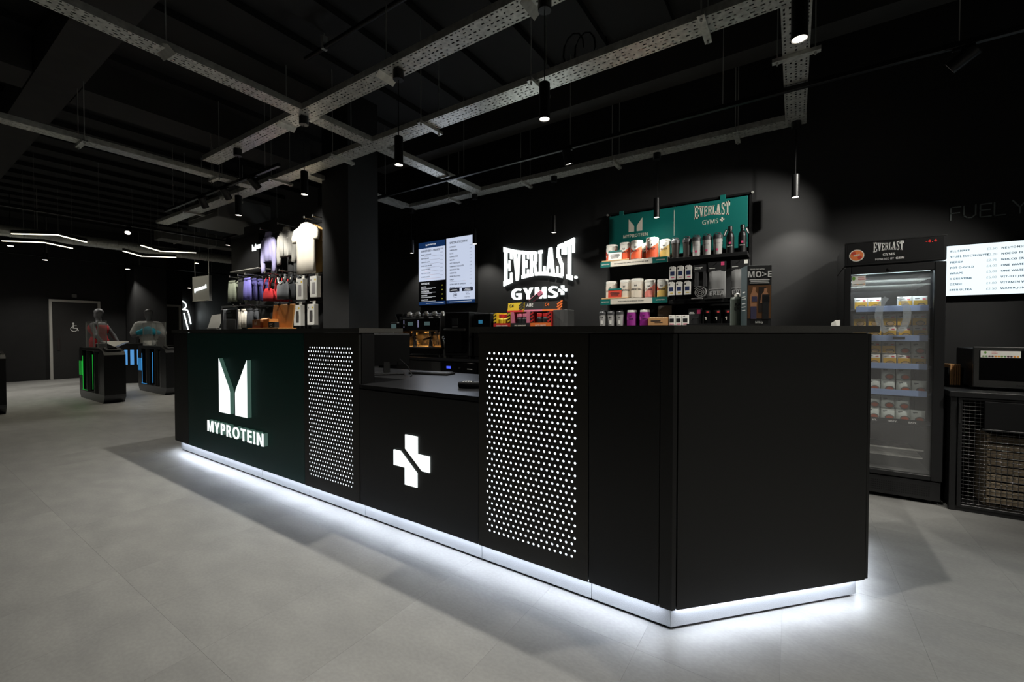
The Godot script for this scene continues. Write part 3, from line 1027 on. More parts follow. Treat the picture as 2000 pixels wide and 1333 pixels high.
func ceiling_services():
	var bm = mats["black_metal"]
	# lighting track over the staff side, with rods
	var t = thing("lighting_track", "long thin black lighting track running above the staff side of the counter", "track")
	part(t, "rail", box(11.8, 0.034, 0.034, 0.002), bm, Vector3(-3.3, 3.02, -3.84))
	for k in 9:
		part(t, "suspension_rod", cyl(0.003, 0.88, 6), mats["zinc_rod"], Vector3(-8.6 + k * 1.35, 3.477, -3.84))
	track_head(Vector3(-1.88, 2.93, -3.84), Vector3(-1.72, 0.8, -4.45), "black track spot in front of the lit wall letters", 2.2, 36.0)
	track_head(Vector3(-4.91, 2.93, -3.84), Vector3(-4.91, 0, -3.86), "black track spot shining straight down beside the column", 1.2)
	track_head(Vector3(0.87, 2.93, -3.84), Vector3(-1.0, 1.75, -4.7), "black track spot above the fridge, tilted towards the product shelves", 4.2, 30.0)
	track_head(Vector3(1.95, 2.93, -3.1), Vector3(0.75, 1.5, -4.1), "black track spot beyond the fridge aimed at its front", 4.0)
	track_head(Vector3(-9.0, 2.93, -3.84), Vector3(-9.0, 0, -3.5), "black track spot at the far end of the track above the turnstiles", 3.0)
	var t5 = thing("lighting_track", "short black lighting track in front of the fridge", "track")
	part(t5, "rail", box(1.6, 0.034, 0.034, 0.002), bm, Vector3(2.3, 3.02, -3.1))
	part(t5, "suspension_rod", cyl(0.003, 0.88, 6), mats["zinc_rod"], Vector3(2.3, 3.477, -3.1))
	var t2 = thing("lighting_track", "black lighting track crossing above the turnstiles", "track")
	part(t2, "rail", box(0.034, 0.034, 5.6, 0.002), bm, Vector3(-9.3, 3.0, -1.2))
	for k in 4:
		part(t2, "suspension_rod", cyl(0.003, 0.9, 6), mats["zinc_rod"], Vector3(-9.3, 3.467, -3.6 + k * 1.5))
	track_head(Vector3(-9.3, 2.91, -2.46), Vector3(-7.3, 0.6, -1.4), "black track spot tilted towards the counter above the turnstiles", 1.1)
	track_head(Vector3(-9.3, 2.91, 0.4), Vector3(-7.6, 0.0, -0.3), "black track spot above the entrance floor by the turnstiles", 0.8)
	var t3 = thing("lighting_track", "black lighting track near the far doors", "track")
	part(t3, "rail", box(0.034, 0.034, 6.5, 0.002), bm, Vector3(-14.7, 3.0, -3.0))
	for k in 4:
		part(t3, "suspension_rod", cyl(0.003, 0.9, 6), mats["zinc_rod"], Vector3(-14.7, 3.467, -5.8 + k * 1.7))
	# spots that wash the clothes display, on a short track in front of it
	var t4 = thing("lighting_track", "short black lighting track in front of the clothing display", "track")
	part(t4, "rail", box(3.2, 0.034, 0.034, 0.002), bm, Vector3(-6.3, 3.03, -2.52))
	for k in 3:
		part(t4, "suspension_rod", cyl(0.003, 0.87, 6), mats["zinc_rod"], Vector3(-7.6 + k * 1.3, 3.482, -2.52))
	track_head(Vector3(-5.25, 2.94, -2.52), Vector3(-5.3, 2.28, -3.3), "black track spot aimed at the white t-shirt", 1.8, 44.0)
	track_head(Vector3(-5.95, 2.94, -2.52), Vector3(-6.25, 2.0, -3.3), "black track spot aimed at the hanging jackets", 3.0)
	track_head(Vector3(-6.6, 2.94, -2.52), Vector3(-7.05, 1.8, -3.3), "black track spot aimed at the folded shorts rails", 2.6)
	# far room spots
	downlight(Vector3(-14.7, 2.88, -3.86), "small lit black ceiling spot in front of the second pale door frame", 3.0)
	downlight(Vector3(-12.8, 2.9, -1.6), "small lit black ceiling spot over the floor behind the turnstiles", 5.0)
	downlight(Vector3(-13.6, 2.9, 0.9), "small lit black ceiling spot over the far entrance floor", 4.0)
	downlight(Vector3(-14.6, 2.9, -2.35), "small lit black ceiling spot close to the accessible toilet door", 2.2, 62.0)
	downlight(Vector3(-12.2, 2.9, -4.5), "small lit black ceiling spot over the mannequins", 3.0)
	downlight(Vector3(-17.0, 2.7, -6.05), "small lit black ceiling spot near the lit stick figure", 0.5)
	# led lines bent in zigzags above the turnstiles
	var lines = [[[-9.89, -1.26], [-9.43, -1.65], [-9.78, -2.04]], [[-10.8, -1.27], [-10.41, -1.67], [-10.7, -2.05]], [[-9.38, -2.65], [-9.74, -3.02], [-9.38, -3.44]], [[-10.3, -2.65], [-10.69, -3.02], [-10.28, -3.43]]]
	var lm = glow("led_line", Color(1.0, 0.97, 0.86), 3.0)
	for q in 4:
		var L = lines[q]
		var o = thing("led_line_light", ["bent glowing white light line over the first lane, counter side", "bent glowing white light line over the first lane, door side", "bent glowing white light line over the second lane, counter side", "bent glowing white light line over the second lane, door side"][q], "light", Vector3(L[1][0], 2.7, L[1][1]), 0.0, "zigzag light lines above the turnstiles")
		for k in 2:
			var a = Vector3(L[k][0] - L[1][0], 0, L[k][1] - L[1][1])
			var b = Vector3(L[k + 1][0] - L[1][0], 0, L[k + 1][1] - L[1][1])
			var d = (b - a)
			var ba = Basis(Vector3.UP, atan2(-d.z, d.x))
			part(o, "housing", boxes([[(a + b) / 2 + Vector3(0, 0.03, 0), Vector3(d.length() + 0.02, 0.05, 0.03), ba]]), bm)
			part(o, "led_diffuser", boxes([[(a + b) / 2, Vector3(d.length() + 0.02, 0.012, 0.024), ba]]), lm)
			part(o, "suspension_wire", cyl(0.0015, 1.17, 5), mats["zinc_rod"], (a + b) / 2 + Vector3(0, 0.64, 0))
		area(Vector3(L[1][0], 2.685, L[1][1]), Vector3(L[1][0], 0, L[1][1]), 0.5, 0.1, 0.6, Color(1.0, 0.97, 0.88), "led_line_area_light")
	# ventilation: spiral duct, grille box and a beam-high unit
	var du = thing("spiral_duct", "dim silver spiral ventilation duct beyond the zigzag light lines", "duct")
	var st = st_new()
	for k in 30:
		add_lathe(st, [Vector2(0.0, 0), Vector2(0.1, 0), Vector2(0.1, 0.14), Vector2(0.104, 0.145), Vector2(0.104, 0.155), Vector2(0.1, 0.16), Vector2(0.0, 0.16)], 16, Vector3(-11.75, 3.02, -1.0 - 0.16 * k), Basis(Vector3.RIGHT, -PI / 2))
	part(du, "duct_tube", st.commit(), mats["galvanised"])
	for z in [-1.8, -4.4]:
		part(du, "strap", rods([[Vector3(-11.75, 3.12, z), Vector3(-11.75, 3.925, z)]], 0.006), mats["zinc_rod"])
	var ac = thing("air_conditioning_unit", "grey ceiling ventilation box with louvred face near the clothing display", "ventilation", Vector3(-7.95, 2.98, -3.42))
	part(ac, "case", box(1.1, 0.34, 0.8, 0.01), mat("unit_grey", Color8(120, 120, 116), 0.5, 0.4), Vector3(0, 0.18, 0))
	for k in 7:
		part(ac, "louvre", box(0.8, 0.006, 0.04), mats["unit_grey"], Vector3(0, 0.08 + k * 0.034, 0.41), Vector3(0.5, 0, 0))
	for s in [-1, 1]:
		part(ac, "drop_rod", cyl(0.005, 0.59, 6), mats["zinc_rod"], Vector3(s * 0.45, 0.645, 0))
	var dk = thing("rectangular_duct", "dull flat ventilation duct above the clothing display", "duct")
	part(dk, "duct_box", box(0.4, 0.25, 2.6, 0.005), mats["unit_grey"], Vector3(-11.1, 3.28, -4.7))
	for k in 4:
		part(dk, "joint_flange", box(0.44, 0.29, 0.02), mats["galvanised"], Vector3(-11.1, 3.28, -5.7 + k * 0.65))
	for z in [-4.0, -5.4]:
		part(dk, "strap", rods([[Vector3(-11.1, 3.4, z), Vector3(-11.1, 3.925, z)]], 0.006), mats["zinc_rod"])
	# black pipe on hangers, high over the counter
	var pp = thing("black_pipe", "thin black pipe on rod clips high above the counter trays", "pipe")
	part(pp, "pipe_run", rods([[Vector3(-3.9, 3.8, -2.35), Vector3(3.0, 3.8, -2.35)]], 0.02, 10), bm)
	for k in 4:
		part(pp, "pipe_clip", boxes([[Vector3(-3.6 + k * 1.3, 3.84, -2.35), Vector3(0.03, 0.12, 0.05)], [Vector3(-3.6 + k * 1.3, 3.94, -2.35), Vector3(0.01, 0.1, 0.01)]]), mats["zinc_rod"])
	# added ceiling spots out of view, put in as fill light for the floor
	for q in [[-1.2, 1.5, 0.8], [-4.2, 1.8, 0.3], [1.7, -1.5, 5.5]]:
		var at = Vector3(q[0], 2.95, q[1])
		var o = thing("ceiling_spotlight", "added black cylinder ceiling spot out of view, fill light for the floor", "spotlight", at, 0.0, "added fill spots out of view")
		part(o, "lamp_body", cyl(0.05, 0.16, 20, 0.05, 0.003), bm, Vector3(0, 0.08, 0))
		part(o, "lamp_lens", cyl(0.042, 0.004, 20), mats["lamp_lens"], Vector3(0, -0.003, 0))
		part(o, "drop_rod", cyl(0.006, 0.8, 8), mats["black_matte"], Vector3(0, 0.56, 0))
		spot(at + Vector3(0, -0.01, 0), at + Vector3(0, -3, 0), FILL_E * q[2], 62.0, WARM, 0.04, 0.8, "ceiling_spot_light")

const FILL_E = 0.7

# ---------------------------------------------------------------- signs and screens on the back wall
func wall_signs():
	var sf = mats["sign_face"]
	# big lit word sign
	var s = thing("lit_wall_sign", "large lit white arched slab letters and cut cross on the black wall", "sign", Vector3(-3.29, 1.83, WALL + 0.002))
	for l in arched(1.045, 0.53, 0.315, 0.03):
		part(s, "lit_" + l[0], l[1], sf)
	part(s, "lit_dot", prism(disc_poly(0.018, 14, 1.066, 0.045), 0.03), sf)
	var x = 0.13
	for c in [["G", 0.148], ["Y", 0.142], ["M", 0.158], ["S", 0.13]]:
		var tm = text(c[0], 0.148, true, 0.03, 1)
		var st = st_new()
		var ab = tm.get_aabb()
		var sx = c[1] / ab.size.x
		st.append_from(tm, 0, Transform3D(Basis.from_scale(Vector3(sx, 0.148 / ab.size.y, 1)), Vector3(-ab.get_center().x * sx, -ab.get_center().y * 0.148 / ab.size.y, 0.015)))
		part(s, "lit_letter_" + c[0].to_lower(), st.commit(), sf, Vector3(x + c[1] / 2, -0.117, 0))
		x += c[1] + 0.036
	for k in 2:
		part(s, "lit_cross_half", cross_half(k, 0.115, 0.03), sf, Vector3(0.885, -0.1, 0))
	area(Vector3(-2.77, 2.05, WALL + 0.08), Vector3(-2.77, 2.05, 0), 0.9, 0.5, 0.25, Color(0.95, 1.0, 0.99), "sign_area_light")
	# two upright menu screens
	var navy = mat("screen_navy", Color8(16, 32, 60), 0.4, 0.0, {"emission_enabled": true, "emission": Color8(18, 44, 84), "emission_energy_multiplier": 1.0})
	var scr = glow("screen_white", Color8(196, 206, 228), 1.0, Color(0.1, 0.1, 0.1))
	var ink = mat("screen_ink", Color8(30, 38, 70), 0.6)
	var soft = mat("screen_soft_ink", Color8(120, 120, 140), 0.6)
	var red = mat("screen_red_ink", Color8(190, 110, 110), 0.6)
	var wt = glow("screen_text_white", Color8(225, 228, 235), 0.8, Color(0.3, 0.3, 0.3))
	var gd = glow("screen_text_gold", Color8(200, 190, 70), 0.7, Color(0.3, 0.3, 0.1))
	var a = thing("menu_screen", "upright menu screen with white smoothies list over a black lower half", "screen", Vector3(-4.575, 2.1, WALL))
	part(a, "bezel", box(0.57, 0.98, 0.06, 0.004), mats["black_matte"], Vector3(0, 0, 0.035))
	var F = 0.066
	part(a, "screen_black_half", box(0.545, 0.955, 0.002), mats["black_gloss"], Vector3(0, 0, F - 0.001))
	part(a, "screen_header", box(0.545, 0.09, 0.002), navy, Vector3(0, 0.433, F + 0.001))
	part(a, "screen_white_half", box(0.545, 0.5, 0.002), scr, Vector3(0, 0.137, F + 0.001))
	part(a, "screen_footer", box(0.545, 0.05, 0.002), navy, Vector3(0, -0.452, F + 0.001))
	part(a, "header_print", print_of([["MYPROTEIN", -0.075, 0.433, 0.02, true, 0]]), wt, Vector3(0, 0, F + 0.003))
	part(a, "header_mark", m_mark(0.03, 0.001), wt, Vector3(-0.12, 0.418, F + 0.003))
	var L = [["SMOOTHIES & SHAKES", -0.22, 0.345, 0.03, true, 0, 0.86]]
	var items = ["BERRY ALMIGHTY", "NUTS GAINER", "TROPICAL LIFT", "OVERLOAD FRAPPE", "PEANUT POWER", "PROTEIN SHAKE", "OTHER SHAKES"]
	var B = []
	var Rr = []
	for k in 7:
		var yy = 0.287 - k * 0.056
		L.append([items[k], -0.22, yy, 0.018, true, 0])
		Rr.append([0.02, yy - 0.027, 0.36 if k % 2 == 0 else 0.3, 0.002])
		B.append(["£5.20", 0.22, yy + 0.01, 0.012, false, 2])
	part(a, "menu_print", print_of(L), ink, Vector3(0, 0, F + 0.002))
	part(a, "price_print", print_of(B), soft, Vector3(0, 0, F + 0.002))
	part(a, "rule_print", bars(Rr), red, Vector3(0, 0, F + 0.002))
	part(a, "size_print", print_of([["£ FROM", 0.16, 0.352, 0.016, false, 0]]), red, Vector3(0, 0, F + 0.002))
	var W = [["H Y R O X", -0.22, -0.15, 0.028, true, 0]]
	var G = []
	var WB = []
	var its = ["ELECTRO", "ELECTROFUEL", "RECOVERY", "FULL STACK"]
	for k in 4:
		var yy = -0.2 - k * 0.066
		W.append([its[k], -0.22, yy, 0.018, true, 0])
		G.append(["£5", 0.22, yy + 0.008, 0.014, true, 2])
		WB.append([-0.07, yy - 0.022, 0.3, 0.004])
		if k < 3:
			WB.append([-0.11, yy - 0.033, 0.22, 0.004])
	part(a, "black_half_print", print_of(W), wt, Vector3(0, 0, F + 0.002))
	part(a, "gold_print", print_of(G), gd, Vector3(0, 0, F + 0.002))
	part(a, "small_print", bars(WB + [[0.06, -0.452, 0.36, 0.005]]), wt, Vector3(0, 0, F + 0.003))
	var b = thing("menu_screen", "upright white speciality coffee menu screen", "screen", Vector3(-4.015, 2.105, WALL))
	part(b, "bezel", box(0.55, 0.98, 0.06, 0.004), mats["black_matte"], Vector3(0, 0, 0.035))
	part(b, "screen_white", box(0.53, 0.905, 0.002), scr, Vector3(0, 0.025, F))
	part(b, "screen_footer", box(0.53, 0.05, 0.002), navy, Vector3(0, -0.452, F))
	L = [["SPECIALITY COFFEE", -0.2, 0.405, 0.03, true, 0, 0.86]]
	B = []
	items = ["ESPRESSO", "AMERICANO", "LATTE", "CAPPUCCINO", "MOCHA", "HOT CHOCOLATE", "TURMERIC CHAI LATTE", "BREAKFAST TEA", "GREEN TEA", "BERRY BLAST TEA", "SYRUP", "EXTRA SHOT OF ESPRESSO", "ALTERNATIVE MILK", "CBD SHOT"]
	for k in 14:
		var yy = 0.345 - k * 0.0475 - (0.022 if k > 10 else 0.0) - (0.012 if k > 12 else 0.0)
		L.append([items[k], -0.2, yy, 0.019, true, 0, 0.92])
		B.append(["£2.90", 0.21, yy - 0.004, 0.011, false, 2])
	L.append(["200", -0.1, -0.355, 0.042, true, 1, 0.8])
	part(b, "menu_print", print_of(L), ink, Vector3(0, 0, F + 0.001))
	part(b, "price_print", print_of(B), soft, Vector3(0, 0, F + 0.001))
	part(b, "small_print", print_of([["Roast", 0.13, -0.325, 0.018, false, 1], ["Maker", 0.14, -0.35, 0.018, false, 1], ["Espresso", 0.13, -0.392, 0.018, false, 1], ["over", -0.1, -0.317, 0.014, false, 1], ["CALORIES", -0.1, -0.395, 0.009, true, 1]]), ink, Vector3(0, 0, F + 0.001))
	part(b, "rule_print", bars([[-0.05, -0.16, 0.3, 0.002], [-0.1, -0.255, 0.2, 0.002]]), red, Vector3(0, 0, F + 0.001))
	part(b, "info_box", bars([[-0.11, -0.283, 0.19, 0.05], [0.13, -0.283, 0.2, 0.05]]), ink, Vector3(0, 0, F + 0.001))
	part(b, "info_print", bars([[-0.11, -0.278, 0.1, 0.006], [-0.11, -0.29, 0.15, 0.005], [0.13, -0.274, 0.08, 0.008], [0.13, -0.288, 0.13, 0.004], [0.13, -0.297, 0.1, 0.004], [0.0, -0.452, 0.42, 0.005]]), wt, Vector3(0, 0, F + 0.002))
	area(Vector3(-4.3, 2.1, WALL + 0.09), Vector3(-4.3, 2.1, 0), 1.0, 0.9, 0.35, COOL, "screen_area_light")
	# wide menu display beyond the fridge
	var c = thing("price_display_screen", "wide bright white drinks price screen on the wall beyond the fridge", "screen", Vector3(1.36, 1.69, WALL))
	part(c, "bezel", box(0.94, 0.41, 0.05, 0.004), mats["black_matte"], Vector3(0, 0, 0.03))
	part(c, "screen_white", box(0.92, 0.392, 0.002), glow("screen_bright", Color8(232, 246, 252), 1.15, Color(0.1, 0.1, 0.1)), Vector3(0, 0, 0.056))
	L = []
	B = []
	var left = ["ELL SHAKE", "YFUEL ELECTROLYTE", "NERGY", "POT-O-GOLD", "WRAPS", "X CREATINE", "OZADE", "STER ULTRA"]
	var pr = ["£3.50", "£2.20", "£2.75", "£4.00", "£5.00", "£5.00", "£1.80", "£2.50"]
	var right = ["NEUTONIC", "NOCCO ELECTRO", "NOCCO ENERGY", "ONE WATER 750M", "ONE WATER 500M", "VIT-HIT JUICE", "VITAMIN WELL", "WATER JUNKIE C"]
	for k in 8:
		var yy = 0.152 - k * 0.0435
		L.append([left[k], -0.298, yy + 0.001, 0.0145, true, 0, 1.1])
		L.append([right[k], -0.022, yy, 0.0145, true, 0, 1.15])
		B.append([pr[k], -0.042, yy - 0.0005, 0.0145, false, 2, 1.1])
	part(c, "menu_print", print_of(L), mat("screen_blue_ink", Color8(54, 110, 140), 0.6), Vector3(-0.04, 0, 0.0575))
	part(c, "price_print", print_of(B), mat("screen_grey_ink", Color8(150, 180, 190), 0.6), Vector3(-0.04, 0, 0.0575))
	area(Vector3(1.32, 1.69, WALL + 0.08), Vector3(1.32, 1.69, 0), 0.9, 0.36, 0.35, Color(0.92, 0.98, 1.0), "screen_area_light")
	# thin painted words above it
	var f = thing("wall_lettering", "thin grey outline capitals on the black wall above the price screen", "lettering", Vector3(1.033, 2.15, WALL + 0.003))
	var th = 0.008
	var H = 0.098
	var gm = mat("grey_letter", Color8(120, 128, 128), 0.6)
	var letters = [["letter_f", [[0, 0, 0, 1], [0, 1, 0.055, 1], [0, 0.52, 0.048, 0.52]], 0.0], ["letter_u", [[0, 1, 0, 0.25], [0, 0.25, 0.02, 0.03], [0.02, 0.03, 0.045, 0.03], [0.045, 0.03, 0.065, 0.25], [0.065, 0.25, 0.065, 1]], 0.074], ["letter_e", [[0, 0, 0, 1], [0, 1, 0.058, 1], [0, 0.52, 0.052, 0.52], [0, 0, 0.058, 0]], 0.164], ["letter_l", [[0, 0, 0, 1], [0, 0, 0.055, 0]], 0.24], ["letter_y", [[0, 1, 0.037, 0.45], [0.074, 1, 0.037, 0.45], [0.037, 0.45, 0.037, 0]], 0.335]]
	for l in letters:
		var st = st_new()
		for q in l[1]:
			var p0 = Vector3(q[0], (q[1] - 0.5) * H, 0)
			var p1 = Vector3(q[2], (q[3] - 0.5) * H, 0)
			var d = p1 - p0
			add_box(st, (p0 + p1) / 2, Vector3(d.length() + th, th, 0.006), Basis(Vector3(0, 0, 1), atan2(d.y, d.x)))
		part(f, l[0], st.commit(), gm, Vector3(l[2], 0, 0))

# ---------------------------------------------------------------- products
# curved patch on a cylinder of radius r facing +z: rows of [angle, low y, high y]
func cyl_patch(r, rows):
	var st = st_new()
	for k in rows.size() - 1:
		var p = []
		for e in [[k, 1], [k + 1, 1], [k + 1, 2], [k, 2]]:
			var a = rows[e[0]][0]
			p.append(Vector3(sin(a) * r, rows[e[0]][e[1]], cos(a) * r))
		var am = (rows[k][0] + rows[k + 1][0]) / 2
		quad(st, p[0], p[1], p[2], p[3], Vector3(sin(am), 0, cos(am)))
	return st.commit()

func slant_patch(r, a0, a1, y0, yl, yr, n = 10):
	var rows = []
	for k in n + 1:
		var t = float(k) / n
		rows.append([lerpf(a0, a1, t), y0, lerpf(yl, yr, t)])
	return cyl_patch(r, rows)

# print wrapped round a cylinder
func bent(mesh, r):
	var a = mesh.surface_get_arrays(0)
	var v = a[Mesh.ARRAY_VERTEX]
	var idx = a[Mesh.ARRAY_INDEX]
	var st = st_new()
	var list = idx if idx != null and idx.size() > 0 else PackedInt32Array(range(v.size()))
	for i in list:
		var p = v[i]
		var an = p.x / r
		st.set_normal(Vector3(sin(an), 0, cos(an)))
		st.add_vertex(Vector3(sin(an) * (r + p.z), p.y, cos(an) * (r + p.z)))
	return st.commit()

func tub(label, at, r, h, word, c1, c2, turn = 0.0, group = "protein tubs on the wall shelves", shell = null):
	var o = thing("protein_tub", label, "tub", at, turn, group)
	var body = shell if shell != null else mats["white_plastic"]
	part(o, "jar", lathe([Vector2(0, 0), Vector2(r * 0.93, 0), Vector2(r * 0.98, 0.006), Vector2(r * 0.98, h * 0.84), Vector2(r * 0.9, h * 0.87), Vector2(0, h * 0.87)], 28), body)
	part(o, "lid", lathe([Vector2(0, h * 0.868), Vector2(r * 0.97, h * 0.868), Vector2(r * 0.97, h * 0.985), Vector2(r * 0.93, h), Vector2(0, h)], 28), mats["white_plastic"])
	var R = r * 0.98 + 0.0006
	part(o, "label_band", slant_patch(R, -1.4, 1.2, h * 0.03, h * 0.2, h * 0.74), c1, Vector3.ZERO, Vector3.ZERO, "slanted coloured label band")
	part(o, "label_corner", slant_patch(R + 0.0003, -1.5, -0.2, h * 0.4, h * 0.78, h * 0.42), c2)
	var tm = text(word, h * 0.085, true, 0.0008, 1)
	part(o, "label_word", bent(tm, R + 0.0006), mats["black_print"], Vector3(0, h * 0.45, 0))
	part(o, "label_mark", m_mark(h * 0.1, 0.0006), mats["black_print"], Vector3(-h * 0.053, h * 0.6, R))
	return o

func shaker(label, at, smoky, group):
	var o = thing("shaker_bottle", label, "shaker", at, 0.0, group)
	var m = mat("smoke_plastic", Color8(52, 48, 46), 0.3) if smoky else mat("frost_plastic", Color8(170, 168, 166), 0.45)
	part(o, "cup", lathe([Vector2(0, 0), Vector2(0.033, 0), Vector2(0.036, 0.004), Vector2(0.042, 0.155), Vector2(0, 0.155)], 24), m)
	part(o, "lid", lathe([Vector2(0, 0.155), Vector2(0.045, 0.155), Vector2(0.045, 0.185), Vector2(0.038, 0.198), Vector2(0, 0.2)], 24), mat("lid_grey", Color8(72, 72, 74), 0.35))
	part(o, "spout_cap", box(0.026, 0.018, 0.03, 0.004), mats["lid_grey"], Vector3(0.016, 0.206, 0.008))
	part(o, "carry_loop", tube([Vector3(-0.03, 0.185, 0.0), Vector3(-0.035, 0.21, 0.0), Vector3(-0.012, 0.222, 0.0), Vector3(0.01, 0.212, 0.0)], 0.004, 6), mats["lid_grey"])
	if not smoky:
		part(o, "logo_print", bent(arched_one(0.05, 0.022, 0.014, 0.0006), 0.0395), mats["black_print"], Vector3(0, 0.105, 0), Vector3(0, -0.63, 0))
		part(o, "sticker", cyl_patch(0.0395, [[-0.25, 0.04, 0.06], [0, 0.04, 0.06], [0.25, 0.04, 0.06]]), mat("pink_sticker", Color8(214, 70, 120), 0.6))
	else:
		part(o, "powder_cup", cyl(0.0365, 0.05, 20), mats["black_matte"], Vector3(0, 0.027, 0))
	return o

func product_shelves():
	var bm = mats["black_matte"]
	var teal = mat("teal_board", Color8(8, 104, 98), 0.45)
	var u = thing("wall_shelving", "black wall shelving unit with teal branded header board and label strips", "shelf", Vector3(0, 0, WALL))
	for x in [-1.8, -1.085, -0.365]:
		part(u, "upright", box(0.03, 1.75, 0.03, 0.002), mats["black_metal"], Vector3(x, 1.675, 0.018))
		for k in 16:
			if x == -0.365:
				part(u, "slot", box(0.006, 0.03, 0.002), mats["shadow_gap"], Vector3(x, 0.95 + k * 0.1, 0.0335))
	part(u, "top_rail", box(1.46, 0.02, 0.04, 0.002), mats["black_metal"], Vector3(-1.083, 2.562, 0.02))
	for x in [-1.815, -0.35]:
		part(u, "end_cap", cyl(0.012, 0.012, 12), mats["zinc_rod"], Vector3(x, 2.56, 0.045), Vector3(PI / 2, 0, 0))
	var hb = part(u, "header_board", box(1.4, 0.5, 0.012, 0.002), teal, Vector3(-1.09, 2.285, 0.045), Vector3.ZERO, "teal header board")
	part(hb, "mark", m_mark(0.145, 0.0012), mats["cream_print"], Vector3(-0.475, 0.045, 0.006))
	part(hb, "brand_word", text("MYPROTEIN", 0.035, true, 0.0012, 1), mats["cream_print"], Vector3(-0.4, -0.0, 0.0066))
	part(hb, "divider", box(0.006, 0.27, 0.0012), mats["cream_print"], Vector3(0.015, 0.08, 0.0066))
	part(hb, "arched_word", arched_one(0.33, 0.145, 0.095, 0.0012), mats["cream_print"], Vector3(0.215, 0.085, 0.006))
	part(hb, "gyms_word", text("GYMS", 0.042, false, 0.0012, 1), mats["cream_print"], Vector3(0.365, 0.042, 0.0066))
	for k in 2:
		part(hb, "cross_mark", cross_half(k, 0.042, 0.0012), mats["cream_print"], Vector3(0.475, 0.05, 0.006))
	for x in [-0.56, 0.48]:
		part(hb, "hook_tab", box(0.05, 0.05, 0.012, 0.001), teal, Vector3(x, 0.27, 0.0))
	# shelves
	var strips = ["THE FLAVOUR YOU CRAVE, THE PROTEIN YOU NEED", "YOUR COMPLETE NUTRITION TOOLKIT"]
	for k in 2:
		var y = [1.985, 1.572][k]
		var s = part(u, "shelf_board", box(0.7, 0.02, 0.25, 0.002), bm, Vector3(-1.447, y - 0.01, 0.14))
		part(s, "label_strip", box(0.72, 0.058, 0.006, 0.001), mats["cream_print"], Vector3(0, -0.022, 0.13), Vector3.ZERO, "cream shelf edge strip with print")
		for e in [-1, 1]:
			part(s, "teal_tag", box(0.115 if e < 0 else 0.15, 0.058, 0.002), teal, Vector3(e * (0.302 if e < 0 else 0.285), -0.022, 0.1345))
			part(s, "tag_word", text("MYPROTEIN", 0.011, true, 0.0008, 1), mats["cream_print"], Vector3(e * (0.302 if e < 0 else 0.29), -0.022, 0.136))
		part(s, "strip_word", text(strips[k], 0.011, true, 0.0008, 1), mats["black_print"], Vector3(-0.02, -0.022, 0.1335))
		part(s, "wood_riser", box(0.3, 0.014, 0.05, 0.002), mat("plywood", Color8(196, 160, 116), 0.6), Vector3(-0.2, 0.017, 0.1), Vector3.ZERO, "plywood riser slat")
	for y in [1.96, 1.53]:
		part(u, "shelf_board", box(0.71, 0.035, 0.25, 0.002), bm, Vector3(-0.725, y - 0.0175, 0.14))
	part(u, "shelf_board", box(0.7, 0.02, 0.28, 0.002), bm, Vector3(-1.447, 1.26, 0.155))
	part(u, "shelf_board", box(0.71, 0.02, 0.28, 0.002), bm, Vector3(-0.725, 1.26, 0.155))
	part(u, "riser_board", box(0.42, 0.02, 0.12, 0.002), bm, Vector3(-0.69, 1.28, 0.21))
	# tubs
	var org = mat("label_orange", Color8(228, 92, 52), 0.5)
	var red = mat("label_red", Color8(206, 66, 46), 0.5)
	var yel = mat("label_yellow", Color8(232, 196, 110), 0.5)
	var sand = mat("label_sand", Color8(226, 214, 196), 0.5)
	var pink = mat("label_pink", Color8(236, 140, 128), 0.5)
	var purp = mat("label_purple", Color8(150, 42, 140), 0.45)
	var mag = mat("label_magenta", Color8(200, 90, 190), 0.45)
	var cream = mat("cream_plastic", Color8(228, 220, 208), 0.4)
	var z = -4.62
	tub("white tub with orange label behind the white flavour card", Vector3(-1.725, 1.985, z - 0.04), 0.065, 0.2, "IMPACT", org, red)
	tub("white tub with orange label next to the white flavour card", Vector3(-1.556, 1.985, z), 0.062, 0.2, "IMPACT", org, red)
	tub("white tub with orange label in the middle of the top shelf, overlapping its neighbour", Vector3(-1.425, 1.985, z + 0.012), 0.064, 0.205, "IMPACT", org, red)
	tub("largest white tub with orange label next to the yellow labelled tub", Vector3(-1.262, 1.985, z + 0.008), 0.067, 0.215, "IMPACT", org, red)
	tub("white tub with pale yellow label at the end of the top shelf", Vector3(-1.135, 1.985, z), 0.055, 0.185, "CLEAR", yel, sand)
	tub("white tub with orange label standing behind the top shelf row", Vector3(-1.36, 1.985, z - 0.1), 0.055, 0.19, "IMPACT", org, red)
	tub("cream tub with sand label behind the orange card", Vector3(-1.725, 1.572, z - 0.04), 0.065, 0.205, "ESSENTIAL", sand, sand, 0.0, "protein tubs on the wall shelves", cream)
	tub("cream tub with sand label next to the orange card", Vector3(-1.55, 1.572, z), 0.063, 0.205, "ESSENTIAL", sand, sand, 0.0, "protein tubs on the wall shelves", cream)
	tub("cream tub with sand label in the middle of the second shelf", Vector3(-1.42, 1.572, z + 0.012), 0.065, 0.21, "ESSENTIAL", sand, sand, 0.0, "protein tubs on the wall shelves", cream)
	tub("slim white tub with pink label on the second shelf", Vector3(-1.285, 1.572, z + 0.008), 0.056, 0.19, "CLEAR", pink, sand)
	tub("white tub with orange ring and yellow label on the second shelf", Vector3(-1.155, 1.572, z), 0.057, 0.185, "VEGAN", yel, org)
	tub("cream tub standing behind the second shelf row", Vector3(-1.35, 1.572, z - 0.1), 0.055, 0.195, "ESSENTIAL", sand, sand, 0.0, "protein tubs on the wall shelves", cream)
